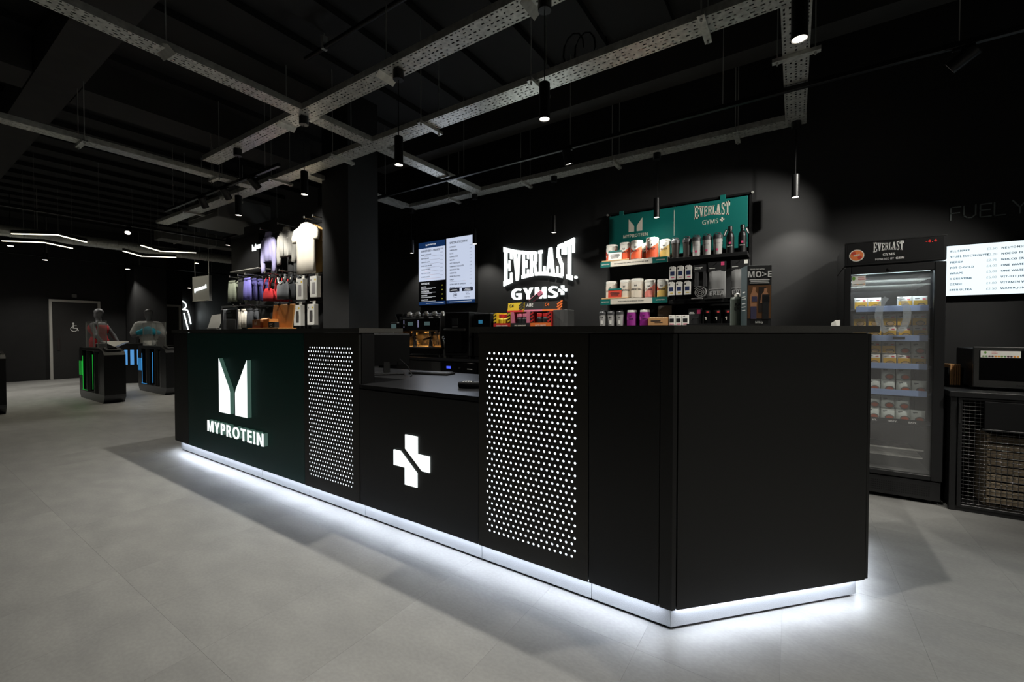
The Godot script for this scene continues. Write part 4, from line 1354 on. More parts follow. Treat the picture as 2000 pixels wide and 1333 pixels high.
	tub("purple labelled white lidded tub nearer the frosted shakers", Vector3(-1.475, 1.27, z + 0.02), 0.053, 0.175, "CLEAR", purp, mag, 0.0, "purple tubs on the lowest shelf", purp)
	tub("purple labelled white lidded tub nearer the brown snack box", Vector3(-1.335, 1.27, z + 0.02), 0.053, 0.175, "CLEAR", purp, mag, 0.0, "purple tubs on the lowest shelf", purp)
	# cards on the risers
	for k in 2:
		var c = thing("flavour_card", ["white printed flavour card on the top shelf", "orange red printed card on the second shelf"][k], "card", Vector3(-1.65, [1.985, 1.572][k] + 0.014, -4.55))
		part(c, "card", box(0.15, 0.1, 0.003), mats["white_card"] if k == 0 else red, Vector3(0, 0.05, 0), Vector3(-0.1, 0, 0))
		part(c, "heading_band", box(0.15, 0.018, 0.002), teal, Vector3(0, 0.093, 0.0), Vector3(-0.1, 0, 0))
		part(c, "print", bars([[0, 0.065, 0.1, 0.006], [0, 0.052, 0.11, 0.006], [0, 0.039, 0.09, 0.006], [0, 0.026, 0.08, 0.006]]), mats["black_print"], Vector3(0, -0.006, 0.008), Vector3(-0.1, 0, 0))
	# shakers and steel bottles on the right shelf
	for k in 2:
		shaker("dark smoky shaker cup with black lid " + ["beside the yellow labelled tub", "beside the frosted shakers"][k], Vector3([-1.03, -0.918][k], 1.96, z), true, "shakers on the top shelf")
	for k in 3:
		shaker("frosted shaker with arched logo and pink sticker " + ["beside the dark smoky shakers", "between two like shakers on the top shelf", "beside the black steel bottles"][k], Vector3([-0.825, -0.728, -0.632][k], 1.96, z + 0.015), false, "shakers on the top shelf")
	for k in 3:
		var s = shaker("frosted shaker with dark lid " + ["at the outer end of the lowest shelf", "between two like shakers on the lowest shelf", "beside the purple tubs"][k], Vector3([-1.8, -1.7, -1.6][k], 1.27, z + 0.03), false, "shakers on the lowest shelf")
		s.scale = Vector3(1.02, 0.85, 1.02)
		s.get_node("logo_print").free()
		s.get_node("sticker").free()
		part(s, "label_mark", m_mark(0.022, 0.0006), mats["black_print"], Vector3(-0.012, 0.11, 0.04))
		part(s, "label_patch", cyl_patch(0.0392, [[-0.35, 0.03, 0.08], [0, 0.03, 0.08], [0.35, 0.03, 0.08]]), mats["white_card"])
	for k in 2:
		var b = thing("steel_bottle", "matte black steel bottle with swing tag " + ["beside the frosted shakers", "at the shelf end by the upright"][k], "bottle", Vector3([-0.525, -0.42][k], 1.96, z + 0.01), 0.0, "black bottles on the top shelf")
		part(b, "body", lathe([Vector2(0, 0), Vector2(0.034, 0), Vector2(0.036, 0.004), Vector2(0.036, 0.16), Vector2(0.03, 0.19), Vector2(0.017, 0.215), Vector2(0.016, 0.228), Vector2(0, 0.228)], 24), mats["black_metal"])
		part(b, "cap", lathe([Vector2(0, 0.228), Vector2(0.02, 0.228), Vector2(0.02, 0.262), Vector2(0.016, 0.268), Vector2(0, 0.268)], 20), mats["dark_steel"])
		part(b, "swing_tag", box(0.022, 0.07, 0.002), mats["black_print"], Vector3(-0.04 if k == 0 else 0.042, 0.205, 0.012), Vector3(0, 0, -0.35 if k == 0 else 0.35))
		part(b, "tag_print", box(0.008, 0.05, 0.001), mats["white_print"], Vector3(-0.04 if k == 0 else 0.042, 0.205, 0.0142), Vector3(0, 0, -0.35 if k == 0 else 0.35))
		part(b, "sticker", box(0.018, 0.02, 0.001), mats["pink_sticker"], Vector3(0.002, 0.1, 0.0365))
		part(b, "print", text("EVERLAST", 0.007, true, 0.0006, 1), mats["white_print"], Vector3(0.002, 0.07, 0.0365))
	# hanging goods
	for row in 2:
		for k in 3:
			var c = thing("carded_product", "white carded pack in the %s hanging trio, %s" % [["upper", "lower"][row], ["beside the tub shelves", "middle one", "beside the black strap pack"][k]], "package", Vector3([-1.03, -0.955, -0.878][k] - 0.01 * row, [1.735, 1.58][row], -4.5), 0.0, "white packs hanging beside the towels")
			part(c, "card", prism([Vector2(-0.03, 0), Vector2(0.03, 0), Vector2(0.03, 0.125), Vector2(0.012, 0.135), Vector2(-0.012, 0.135), Vector2(-0.03, 0.125)], 0.022), mats["white_card"], Vector3(0, 0, -0.011))
			part(c, "picture", box(0.04, 0.04, 0.001), mat("pack_blue", Color8(40, 52, 92), 0.5), Vector3(0, 0.06, 0.0117))
			part(c, "price_print", box(0.03, 0.008, 0.001), mats["pink_sticker"] if row == 0 else mat("price_yellow", Color8(220, 190, 60), 0.6), Vector3(0.004, 0.02, 0.0117))
			part(c, "brand_dot", prism(disc_poly(0.008, 12, -0.018, 0.105), 0.001), mats["black_print"], Vector3(0, 0, 0.0112))
			part(c, "peg_hook", rods([[Vector3(0, 0.132, -0.28), Vector3(0, 0.132, 0.02)]], 0.003, 6), mats["black_metal"])
	var grey = mat("towel_grey", Color8(118, 118, 118), 0.95)
	var sp = thing("strap_pack", "black lifting strap pack hanging above the rolled towel", "package", Vector3(-0.77, 1.69, -4.52))
	part(sp, "header_card", box(0.13, 0.07, 0.012, 0.001), mats["black_print"], Vector3(0, 0.14, 0))
	for s in [-1, 1]:
		part(sp, "strap", box(0.035, 0.15, 0.012, 0.003), mat("strap_grey", Color8(46, 46, 48), 0.9), Vector3(s * 0.038, 0.035, 0))
	part(sp, "print", bars([[-0.02, 0.15, 0.07, 0.006], [-0.025, 0.137, 0.06, 0.004]]), mats["white_print"], Vector3(0, 0, 0.0065))
	part(sp, "peg_hook", rods([[Vector3(0, 0.165, -0.27), Vector3(0, 0.165, 0.02)]], 0.003, 6), mats["black_metal"])
	var rt = thing("rolled_towel", "rolled grey gym towel standing end-on on the shelf", "towel", Vector3(-0.77, 1.53, -4.5))
	var pts = []
	for k in 60:
		var t = k / 59.0
		var a = TAU * 3.4 * t
		pts.append(Vector2(cos(a), sin(a)) * (0.008 + 0.055 * t))
	var outline = []
	for p in pts:
		outline.append(p)
	for k in range(59, -1, -1):
		outline.append(pts[k] * (1.0 - 0.0075 / maxf(pts[k].length(), 0.012)))
	part(rt, "spiral_roll", prism(outline, 0.2), grey, Vector3(0, 0.065, -0.18))
	part(rt, "hanging_tail", box(0.1, 0.012, 0.2, 0.003), grey, Vector3(-0.03, 0.006, -0.08))
	for k in 2:
		var t = thing("gym_towel", ["folded grey gym towel with woven letters hanging in a black header card", "folded grey gym towel in black header card beside the shelf upright"][k], "towel", Vector3([-0.625, -0.43][k], 1.535, -4.52), 0.0, "folded towels on pegs")
		part(t, "cloth", loft(body_of([[0.0, 0.074, 0.014, 0, 0.1], [0.05, 0.076, 0.018, 0, 0.1], [0.15, 0.076, 0.02, 0, 0.08], [0.26, 0.075, 0.016, 0, 0.05]], 30)), grey)
		part(t, "woven_border", box(0.14, 0.004, 0.004), mat("towel_pale", Color8(150, 150, 150), 0.95), Vector3(0, 0.085, 0.019))
		part(t, "woven_letters", text("ERLA", 0.04, true, 0.003, 1), mats["towel_pale"], Vector3(0.0, 0.045, 0.02))
		part(t, "header_card", box(0.155, 0.09, 0.03, 0.002), mats["black_print"], Vector3(0, 0.3, 0))
		part(t, "card_print", text("GYM TOWEL", 0.013, true, 0.0008, 1), mats["strap_grey"], Vector3(-0.005, 0.325, 0.0155))
		part(t, "card_rule", box(0.05, 0.005, 0.001), mats["white_print"], Vector3(-0.04, 0.285, 0.0155))
		part(t, "price_tag", box(0.03, 0.035, 0.001), mats["pink_sticker"] if k == 0 else mats["white_card"], Vector3(0.05, 0.325, 0.0158))
		part(t, "peg_hook", rods([[Vector3(0, 0.335, -0.27), Vector3(0, 0.335, 0.03)]], 0.003, 6), mats["black_metal"])
	# lowest shelf
	var kraft = mat("kraft_card", Color8(186, 140, 92), 0.7)
	var sb = thing("snack_box", "open brown snack bar display box with raised lid beside the purple tubs", "box", Vector3(-1.18, 1.27, -4.58))
	part(sb, "tray", boxes([[Vector3(0, 0.04, 0.06), Vector3(0.19, 0.08, 0.003)], [Vector3(0, 0.05, -0.06), Vector3(0.19, 0.1, 0.003)], [Vector3(-0.095, 0.045, 0), Vector3(0.003, 0.09, 0.12)], [Vector3(0.095, 0.045, 0), Vector3(0.003, 0.09, 0.12)], [Vector3(0, 0.002, 0), Vector3(0.19, 0.003, 0.12)]]), kraft)
	part(sb, "lid_card", box(0.14, 0.11, 0.003), mat("grey_card", Color8(96, 90, 84), 0.7), Vector3(0.04, 0.16, -0.062), Vector3(-0.1, 0, 0))
	part(sb, "front_print", bars([[-0.02, 0.052, 0.1, 0.012], [0.01, 0.035, 0.08, 0.006]]), mats["black_print"], Vector3(0, 0, 0.0616))
	for k in 6:
		part(sb, "snack_bar", box(0.026, 0.085, 0.1, 0.004), mat("bar_wrap", Color8(206, 176, 140), 0.4), Vector3(-0.075 + k * 0.03, 0.05, 0))
	for k in 3:
		var c = thing("boxed_product", "small white box with black picture " + ["beside the brown snack box", "between two like boxes on the lowest shelf", "beside the black wrist strap carton"][k], "package", Vector3([-1.045, -0.98, -0.915][k], 1.27, -4.56), 0.0, "small white boxes on the lowest shelf")
		part(c, "carton", box(0.058, 0.11, 0.04, 0.002), mats["white_card"], Vector3(0, 0.055, 0))
		part(c, "picture", box(0.042, 0.04, 0.001), mats["black_print"], Vector3(0, 0.055, 0.0205))
		part(c, "price_print", box(0.04, 0.01, 0.001), mats["pink_sticker"], Vector3(0.002, 0.018, 0.0205))
		part(c, "brand_print", box(0.02, 0.006, 0.001), mats["black_print"], Vector3(-0.01, 0.095, 0.0205))
	var bb = thing("boxed_product", "black wrist strap carton with pink price sticker", "package", Vector3(-0.83, 1.29, -4.6))
	part(bb, "carton", box(0.125, 0.155, 0.05, 0.002), mats["black_print"], Vector3(0, 0.0775, 0))
	part(bb, "sticker", box(0.035, 0.04, 0.001), mats["pink_sticker"], Vector3(0.035, 0.12, 0.0255))
	part(bb, "print", bars([[-0.03, 0.115, 0.04, 0.005], [-0.03, 0.102, 0.05, 0.004]]), mats["white_print"], Vector3(0, 0, 0.025))
	part(bb, "picture_outline", tube([Vector3(-0.03, 0.035, 0.026), Vector3(-0.01, 0.065, 0.026), Vector3(0.03, 0.06, 0.026), Vector3(0.04, 0.04, 0.026)], 0.003, 6), mats["strap_grey"])
	for k in 3:
		var j = thing("accessory_jar", "small black jar with pink sticker " + ["beside the black wrist strap carton", "between two like jars on the lowest shelf", "beside the green canister on the lowest shelf"][k], "jar", Vector3([-0.725, -0.63, -0.545][k], 1.29, -4.58), 0.0, "small black jars on the lowest shelf")
		part(j, "jar", lathe([Vector2(0, 0), Vector2(0.036, 0), Vector2(0.037, 0.003), Vector2(0.037, 0.1), Vector2(0.032, 0.105), Vector2(0, 0.105)], 20), mats["black_gloss"])
		part(j, "lid", cyl(0.034, 0.025, 20, 0.034, 0.002), mats["black_matte"], Vector3(0, 0.118, 0))
		part(j, "label_print", text("1", 0.03, true, 0.0008, 1), mats["cream_print"], Vector3(0, 0.05, 0.0372))
		part(j, "sticker", box(0.02, 0.016, 0.001), mat("red_sticker", Color8(200, 60, 60), 0.6), Vector3(0.015, 0.113, 0.033))

# ---------------------------------------------------------------- behind the counter
func back_bar():
	var bl = mats["black_laminate"]
	var o = thing("back_bar_cabinet", "black back bar cabinet along the wall under the coffee machine", "cabinet")
	pspan(o, "carcass", Vector3(-5.6, 0.1, WALL + 0.01), Vector3(-1.95, 0.84, -4.09), bl)
	for k in 6:
		if k == 3:
			continue
		pspan(o, "door", Vector3(-5.59 + k * 0.605, 0.11, -4.089), Vector3(-4.995 + k * 0.605, 0.83, -4.07), bl, 0.003)
	pspan(o, "kick_board", Vector3(-5.6, 0, WALL + 0.01), Vector3(-1.95, 0.1, -4.15), mats["black_matte"])
	var w = thing("back_bar_worktop", "black worktop of the back bar carrying the coffee machine and oven", "worktop")
	pspan(w, "top_slab", Vector3(-5.62, 0.842, WALL + 0.01), Vector3(-1.93, 0.875, -4.05), mats["desk_laminate"], 0.003)
	# undercounter ice unit with a blue readout
	var f = thing("undercounter_cooler", "black undercounter cooler with tiny blue lit readout", "cooler", Vector3(-3.478, 0.12, -4.088))
	part(f, "door", box(0.585, 0.56, 0.04, 0.004), mats["black_metal"], Vector3(0, 0.29, 0.02))
	part(f, "control_panel", box(0.585, 0.13, 0.04, 0.004), mats["black_gloss"], Vector3(0, 0.645, 0.02))
	part(f, "readout_display", box(0.07, 0.03, 0.002), glow("readout_blue", Color8(70, 90, 230), 1.2, Color(0.02, 0.02, 0.1)), Vector3(-0.15, 0.645, 0.041))
	part(f, "knob", cyl(0.014, 0.012, 16), mats["dark_steel"], Vector3(0.03, 0.645, 0.046), Vector3(PI / 2, 0, 0))
	part(f, "brand_print", box(0.08, 0.008, 0.001), mats["white_print"], Vector3(0.19, 0.637, 0.041))
	# espresso machine
	var ch = mats["chrome"]
	var c = thing("espresso_machine", "two group chrome and black espresso machine with cups on top", "coffee machine", Vector3(-4.27, 0.875, -4.42))
	part(c, "base_tray", box(0.74, 0.09, 0.5, 0.008), mats["black_metal"], Vector3(0, 0.085, 0.02))
	part(c, "drip_grate", box(0.66, 0.008, 0.24, 0.002), mats["steel"], Vector3(0, 0.134, 0.14))
	for sx in [-1, 1]:
		for sz in [-1, 1]:
			part(c, "foot", cyl(0.018, 0.04, 12), mats["steel"], Vector3(sx * 0.33, 0.02, sz * 0.2))
	part(c, "back_splash", box(0.72, 0.28, 0.02, 0.004), mat("polished_steel", Color8(220, 214, 204), 0.16, 1.0), Vector3(0, 0.27, 0.0))
	part(c, "boiler_case", box(0.76, 0.2, 0.44, 0.02), mats["black_metal"], Vector3(0, 0.44, 0.0))
	part(c, "rear_case", box(0.74, 0.32, 0.18, 0.01), mats["black_metal"], Vector3(0, 0.28, -0.12))
	for s in [-1, 1]:
		part(c, "side_panel", prism([Vector2(-0.22, 0.05), Vector2(0.2, 0.05), Vector2(0.25, 0.3), Vector2(0.23, 0.55), Vector2(-0.22, 0.55)], 0.014), mats["polished_steel"] if s > 0 else mats["black_metal"], Vector3(s * 0.392 - 0.007, 0, 0), Vector3(0, -PI / 2, 0))
	part(c, "cup_rail", rods([[Vector3(-0.36, 0.575, 0.21), Vector3(0.36, 0.575, 0.21)], [Vector3(-0.36, 0.575, -0.2), Vector3(0.36, 0.575, -0.2)]], 0.006), ch)
	for k in 2:
		var x = [-0.17, 0.15][k]
		var g = part(c, "group_head", cyl(0.045, 0.08, 20, 0.04, 0.004), ch, Vector3(x, 0.32, 0.16))
		part(g, "portafilter_basket", cyl(0.036, 0.04, 20), ch, Vector3(0, -0.065, 0))
		part(g, "portafilter_handle", rods([[Vector3(0, -0.06, 0.03), Vector3(0.02, -0.085, 0.17)]], 0.013, 10), mats["black_matte"])
		part(g, "spout", rods([[Vector3(-0.018, -0.085, 0), Vector3(-0.022, -0.12, 0)], [Vector3(0.018, -0.085, 0), Vector3(0.022, -0.12, 0)]], 0.007), ch)
		part(g, "worklight_lamp", cyl(0.014, 0.004, 14), glow("warm_lamp", Color(1.0, 0.72, 0.36), 12.0), Vector3(-0.075, 0.018, -0.02))
		spot(Vector3(-4.27 + x - 0.075, 0.875 + 0.33, -4.42 + 0.135), Vector3(-4.27 + x - 0.06, 0.9, -4.36), 0.55, 66.0, Color(1.0, 0.7, 0.36), 0.02, 0.6, "worklight_spot_light")
		part(c, "pressure_readout_display", box(0.1, 0.05, 0.004), glow("readout_white", Color8(120, 150, 150), 0.25, Color(0.05, 0.05, 0.05)), Vector3([-0.2, 0.12][k], 0.45, 0.222))
		part(c, "steam_lamp_strip", box(0.008, 0.1, 0.004), glow("strip_lamp", Color8(150, 150, 190), 0.8), Vector3([-0.33, -0.05][k], 0.45, 0.222))
	for s in [-1, 1]:
		part(c, "steam_wand", tube([Vector3(s * 0.31, 0.36, 0.2), Vector3(s * 0.32, 0.28, 0.24), Vector3(s * 0.33, 0.17, 0.22)], 0.006, 8), ch)
		part(c, "steam_knob", cyl(0.022, 0.03, 16, 0.018, 0.003), mats["black_matte"], Vector3(s * 0.31, 0.43, 0.235), Vector3(PI / 2, 0, 0))
	for k in 2:
		var j = thing("milk_jug", "small steel milk jug on the espresso machine drip tray", "jug", Vector3(-4.42 + k * 0.3, 1.013, -4.25), 0.4 * k, "steel jugs on the drip tray")
		part(j, "jug_body", lathe([Vector2(0, 0), Vector2(0.042, 0), Vector2(0.044, 0.01), Vector2(0.034, 0.07), Vector2(0.038, 0.095), Vector2(0.036, 0.095), Vector2(0.03, 0.07), Vector2(0, 0.06)], 20), ch)
		part(j, "handle", tube([Vector3(0.036, 0.085, 0), Vector3(0.07, 0.075, 0), Vector3(0.07, 0.03, 0), Vector3(0.042, 0.02, 0)], 0.005, 6), ch)
	for k in 9:
		var cup = thing("coffee_cup", "upturned glazed coffee cup on top of the espresso machine", "cup", Vector3(-4.6 + k * 0.08, 1.43, -4.3 + (k % 2) * 0.06), 0.7 * k, "cups on the espresso machine")
		part(cup, "bowl", lathe([Vector2(0.036, 0), Vector2(0.04, 0.002), Vector2(0.038, 0.02), Vector2(0.026, 0.05), Vector2(0.02, 0.058), Vector2(0.018, 0.064), Vector2(0, 0.064)], 20), mat("cup_grey", Color8(150, 148, 144), 0.15, 0.5))
		part(cup, "handle", tube([Vector3(0.034, 0.012, 0), Vector3(0.055, 0.016, 0), Vector3(0.055, 0.036, 0), Vector3(0.032, 0.042, 0)], 0.004, 6), mats["cup_grey"])
	# grinder readout box on the left, knock tools on the right
	var gr = thing("coffee_grinder", "black coffee grinder with small lit readout beside the espresso machine", "grinder", Vector3(-4.82, 0.875, -4.35))
	part(gr, "body", box(0.17, 0.36, 0.24, 0.015), mats["black_metal"], Vector3(0, 0.18, 0))
	part(gr, "head", box(0.18, 0.12, 0.26, 0.02), mats["black_metal"], Vector3(0, 0.42, 0.02))
	part(gr, "readout_display", box(0.1, 0.06, 0.003), mats["readout_white"], Vector3(0.01, 0.42, 0.152))
	part(gr, "hopper", lathe([Vector2(0.05, 0.48), Vector2(0.08, 0.56), Vector2(0.08, 0.6), Vector2(0, 0.605)], 20), mats["black_gloss"])
	part(gr, "chute", box(0.04, 0.06, 0.06, 0.006), mats["steel"], Vector3(0, 0.3, 0.14))
	var pit = thing("steel_scoop", "steel utensil pot with leaning scoops beside the oven", "utensils", Vector3(-3.815, 0.875, -4.2))
	pit.scale = Vector3(0.85, 1, 0.85)
	part(pit, "pot", lathe([Vector2(0, 0), Vector2(0.04, 0), Vector2(0.042, 0.11), Vector2(0.038, 0.11), Vector2(0.036, 0.01), Vector2(0, 0.01)], 20), mats["steel"])
	for k in 3:
		part(pit, "utensil", rods([[Vector3(0.0, 0.05, 0.0), Vector3(-0.03 + 0.02 * k, 0.25 - 0.03 * k, 0.03)]], 0.008, 8), mats["steel"])
		part(pit, "utensil_bowl", lathe([Vector2(0, 0), Vector2(0.018, 0.008), Vector2(0.022, 0.02), Vector2(0.018, 0.035), Vector2(0, 0.045)], 14), mats["steel"], Vector3(-0.03 + 0.02 * k, 0.24 - 0.03 * k, 0.03))
	# speed oven
	var ov = thing("speed_oven", "tall black countertop oven with grey screen and bar handle", "oven", Vector3(-3.56, 0.875, -4.4))
	part(ov, "body", box(0.4, 0.55, 0.55, 0.006), mats["black_metal"], Vector3(0, 0.31, 0))
	for sx in [-1, 1]:
		for sz in [-1, 1]:
			part(ov, "foot", cyl(0.02, 0.036, 12), mats["black_matte"], Vector3(sx * 0.16, 0.018, sz * 0.22))
	part(ov, "door", box(0.36, 0.28, 0.02, 0.006), mats["black_gloss"], Vector3(-0.01, 0.215, 0.286))
	part(ov, "handle", box(0.36, 0.025, 0.03, 0.008), mats["dark_steel"], Vector3(-0.01, 0.365, 0.31))
	part(ov, "touch_screen", box(0.1, 0.085, 0.003), mat("dim_screen", Color8(70, 72, 74), 0.3), Vector3(-0.03, 0.465, 0.2765))
	part(ov, "brand_print", box(0.09, 0.008, 0.002), mats["white_print"], Vector3(-0.03, 0.4, 0.2765))
	part(ov, "corner_trim", box(0.012, 0.54, 0.012, 0.003), mats["dark_steel"], Vector3(0.198, 0.31, 0.272))
	var ic = thing("water_boiler", "black countertop water boiler with small blue lit display", "boiler", Vector3(-3.195, 0.875, -4.42))
	part(ic, "body", box(0.26, 0.53, 0.5, 0.008), mats["black_metal"], Vector3(0, 0.3, 0))
	part(ic, "base", box(0.24, 0.035, 0.46), mats["black_matte"], Vector3(0, 0.0175, 0))
	part(ic, "blue_display", box(0.06, 0.045, 0.003), glow("readout_cyan", Color8(60, 140, 180), 0.5, Color(0.02, 0.05, 0.08)), Vector3(-0.02, 0.46, 0.252))
	part(ic, "tap", rods([[Vector3(0, 0.34, 0.25), Vector3(0, 0.34, 0.31)], [Vector3(0, 0.34, 0.31), Vector3(0, 0.28, 0.31)]], 0.01), ch)
	var kn = thing("knock_box", "small dark steel canister beside the water boiler", "canister", Vector3(-2.955, 0.875, -4.4))
	part(kn, "body", box(0.17, 0.5, 0.4, 0.008), mats["black_metal"], Vector3(0, 0.25, 0))
	part(kn, "edge_trim", box(0.01, 0.5, 0.01), mats["dark_steel"], Vector3(-0.083, 0.25, 0.2))

func desk_things():
	var bm = mats["black_matte"]
	# till screen seen from behind and the side
	var t = thing("till_monitor", "black till monitor on a steel foot, turned away on the low desk", "monitor", Vector3(-2.72, 0.87, -2.3), 0.9)
	part(t, "foot_plate", box(0.26, 0.012, 0.2, 0.004), bm, Vector3(0, 0.006, 0))
	part(t, "stand_post", box(0.05, 0.12, 0.03, 0.004), mats["dark_steel"], Vector3(0, 0.07, -0.02))
	part(t, "case", box(0.36, 0.26, 0.03, 0.006), bm, Vector3(0, 0.195, 0.0), Vector3(0.2, 0, 0))
	part(t, "edge_trim", box(0.006, 0.26, 0.034, 0.002), mats["dark_steel"], Vector3(-0.182, 0.195, 0.0), Vector3(0.2, 0, 0))
	part(t, "cable", tube([Vector3(0.1, 0.12, 0.02), Vector3(0.16, 0.06, 0.1), Vector3(0.18, 0.005, 0.2), Vector3(0.16, 0.004, 0.3)], 0.004, 6), bm)
	var pr = thing("receipt_printer", "small black receipt printer beside the till monitor", "printer", Vector3(-2.98, 0.87, -2.05), 0.5)
	part(pr, "case", box(0.14, 0.13, 0.18, 0.012), bm, Vector3(0, 0.065, 0))
	part(pr, "paper", box(0.08, 0.05, 0.001), mats["white_card"], Vector3(0, 0.15, 0.04), Vector3(-0.4, 0, 0))
	var k = thing("keyboard", "slim black keyboard lying flat on the low desk", "keyboard", Vector3(-2.42, 0.87, -2.5), 0.2)
	part(k, "case", box(0.36, 0.014, 0.13, 0.004), bm, Vector3(0, 0.007, 0))
	for r in 4:
		part(k, "key_row", box(0.33, 0.004, 0.02, 0.001), mats["black_metal"], Vector3(0, 0.016, -0.045 + r * 0.03))
	var c = thing("card_terminal", "black hand-held card payment terminal with pale screen on the low desk", "card reader", Vector3(-1.6, 0.87, -2.0), -1.0)
	part(c, "body", loft([ering(0.0, 0.036, 0.085), ering(0.012, 0.04, 0.09), ering(0.03, 0.04, 0.09), ering(0.036, 0.036, 0.086)]), bm)
	part(c, "screen_glass", box(0.05, 0.003, 0.06, 0.001), mats["dim_screen"], Vector3(0, 0.036, -0.035), Vector3(0.0, 0, 0))
	for r in 4:
		for q in 3:
			part(c, "key", box(0.013, 0.004, 0.01, 0.001), mat("key_grey", Color8(150, 150, 146), 0.5), Vector3(-0.018 + q * 0.018, 0.0375, 0.012 + r * 0.015))
	part(c, "paper_roll_cover", box(0.055, 0.018, 0.04, 0.006), mats["lid_grey"], Vector3(0, 0.04, -0.075))
	var pp = thing("receipt_slip", "white paper receipt slip under the card terminal", "paper", Vector3(-1.5, 0.87, -2.06), -0.8)
	part(pp, "slip", box(0.08, 0.002, 0.16), mats["white_card"], Vector3(0, 0.001, 0))

func counter_things():
	var yT = 1.23
	# energy shot display boxes on the worktop
	var yl = mat("shot_yellow", Color8(214, 184, 40), 0.5)
	var rd = mat("shot_red", Color8(196, 40, 40), 0.5)
	var pk = mat("shot_pink", Color8(214, 122, 148), 0.5)
	var orr = mat("shot_orange", Color8(232, 116, 50), 0.5)
	var bk = mats["black_print"]
	var specs = [[-1.303, 0.107, yl, rd, "", yl, "yellow and black striped energy shot box with red base"], [-1.187, 0.115, pk, bk, "PRE-WORKOUT", pk, "pink energy shot box with black base"], [-1.066, 0.118, rd, orr, "TUTTI FRUTTI", bk, "red and black striped energy shot box with orange base"]]
	for q in 3:
		var s = specs[q]
		var w = s[1]
		var o = thing("energy_shot_box", s[6], "box", Vector3(s[0] * 1.25, yT, -2.4), 0.0, "energy shot display boxes")
		o.scale = Vector3.ONE * 1.25
		part(o, "back_card", box(w, 0.085, 0.002), s[2], Vector3(0, 0.0425, -0.045))
		for e in [-1, 1]:
			part(o, "side_card", box(0.002, 0.085, 0.09), s[2], Vector3(e * (w / 2 - 0.001), 0.0425, 0))
			part(o, "front_cheek", box(w * 0.16, 0.058, 0.002), s[2] if q == 1 else bk, Vector3(e * (w / 2 - w * 0.08), 0.056, 0.045))
			if q != 1:
				for k in 3:
					part(o, "stripe", box(w * 0.17, 0.009, 0.001), s[2], Vector3(e * (w / 2 - w * 0.08), 0.038 + k * 0.018, 0.0465), Vector3(0, 0, 0.6))
		part(o, "front_base", box(w, 0.027, 0.002), s[3], Vector3(0, 0.0135, 0.045))
		if q == 0:
			part(o, "base_print", bars([[-0.02, 0.013, 0.03, 0.006], [0.018, 0.013, 0.04, 0.006]]), mats["cream_print"], Vector3(0, 0, 0.0462))
		else:
			part(o, "base_print", text(s[4], 0.007, true, 0.0006, 1), mats["cream_print"], Vector3(0, 0.013, 0.0465))
		part(o, "floor_card", box(w, 0.002, 0.09), s[3], Vector3(0, 0.001, 0))
		for k in 2:
			for r in 2:
				var b = part(o, "shot_bottle", lathe([Vector2(0, 0), Vector2(0.0165, 0), Vector2(0.0165, 0.045), Vector2(0.011, 0.054), Vector2(0, 0.054)], 16), s[5] if q != 1 else bk, Vector3(-0.018 + k * 0.036, 0.003, 0.022 - r * 0.038))
				part(b, "cap", cyl(0.0135, 0.018, 16, 0.0135, 0.001), rd if q != 1 else pk, Vector3(0, 0.063, 0))
	var gb = thing("small_carton", "plain dark grey speckled carton at the end of the energy shot boxes", "box", Vector3(-0.963 * 1.25, yT, -2.41))
	gb.scale = Vector3.ONE * 1.25
	part(gb, "carton", box(0.078, 0.09, 0.08, 0.002), mat("speckle_card", Color8(70, 70, 70), 0.7), Vector3(0, 0.045, 0))
	part(gb, "tape", box(0.02, 0.091, 0.081), mat("speckle_tape", Color8(84, 84, 84), 0.5), Vector3(0.01, 0.0455, 0))
	# header cards standing on top
	var hs = [[-1.235, 0.1, yl, "C4", bk, rd, "yellow tilted display card with black lettering on the shot boxes"], [-1.125, 0.108, bk, "ABE", mats["white_print"], pk, "black display card with white lettering on the shot boxes"], [-1.015, 0.112, mat("dark_brown_card", Color8(44, 38, 34), 0.5), "C4", orr, orr, "dark display card with orange lettering on the shot boxes"]]
	for q in 3:
		var s = hs[q]
		var w = s[1]
		var o = thing("display_header_card", s[6], "box", Vector3(s[0] * 1.25, yT + 0.107, -2.415), 0.0, "header cartons stacked on the shot boxes")
		o.scale = Vector3.ONE * 1.25
		part(o, "carton", prism([Vector2(-0.03, 0), Vector2(0.03, 0), Vector2(0.022, 0.05), Vector2(-0.03, 0.05)], w), s[2], Vector3(w / 2, 0, 0), Vector3(0, -PI / 2, 0))
		part(o, "face_word", text(s[3], 0.016, true, 0.0008, 0), s[4], Vector3(-w * 0.4, 0.034, 0.0255), Vector3(-0.15, 0, 0))
		part(o, "face_base", box(w, 0.009, 0.001), s[5], Vector3(0, 0.005, 0.0302), Vector3(-0.15, 0, 0))
		part(o, "face_print", bars([[-w * 0.2, 0.019, w * 0.4, 0.003], [-w * 0.22, 0.014, w * 0.34, 0.002]]), s[4] if q != 0 else orr, Vector3(0, 0, 0.028), Vector3(-0.15, 0, 0))
		if q != 1:
			for k in 3:
				part(o, "stripe", box(0.034, 0.008, 0.001), bk if q == 0 else orr, Vector3(w * 0.36, 0.014 + k * 0.014, 0.0288 - k * 0.0022), Vector3(-0.15, 0, 0.6))
	var tg = thing("shelf_flag", "pink and black tilted product bar leaning on the black display card", "package", Vector3(-1.123 * 1.25, yT + 0.17, -2.41), 0.0)
	tg.scale = Vector3.ONE * 1.25
	part(tg, "bar_wrapper", box(0.09, 0.026, 0.01, 0.003), pk, Vector3(-0.0, 0.026, 0), Vector3(0, 0, 0.6))
	part(tg, "bar_print", box(0.058, 0.018, 0.001), bk, Vector3(-0.011, 0.019, 0.0055), Vector3(0, 0, 0.6))
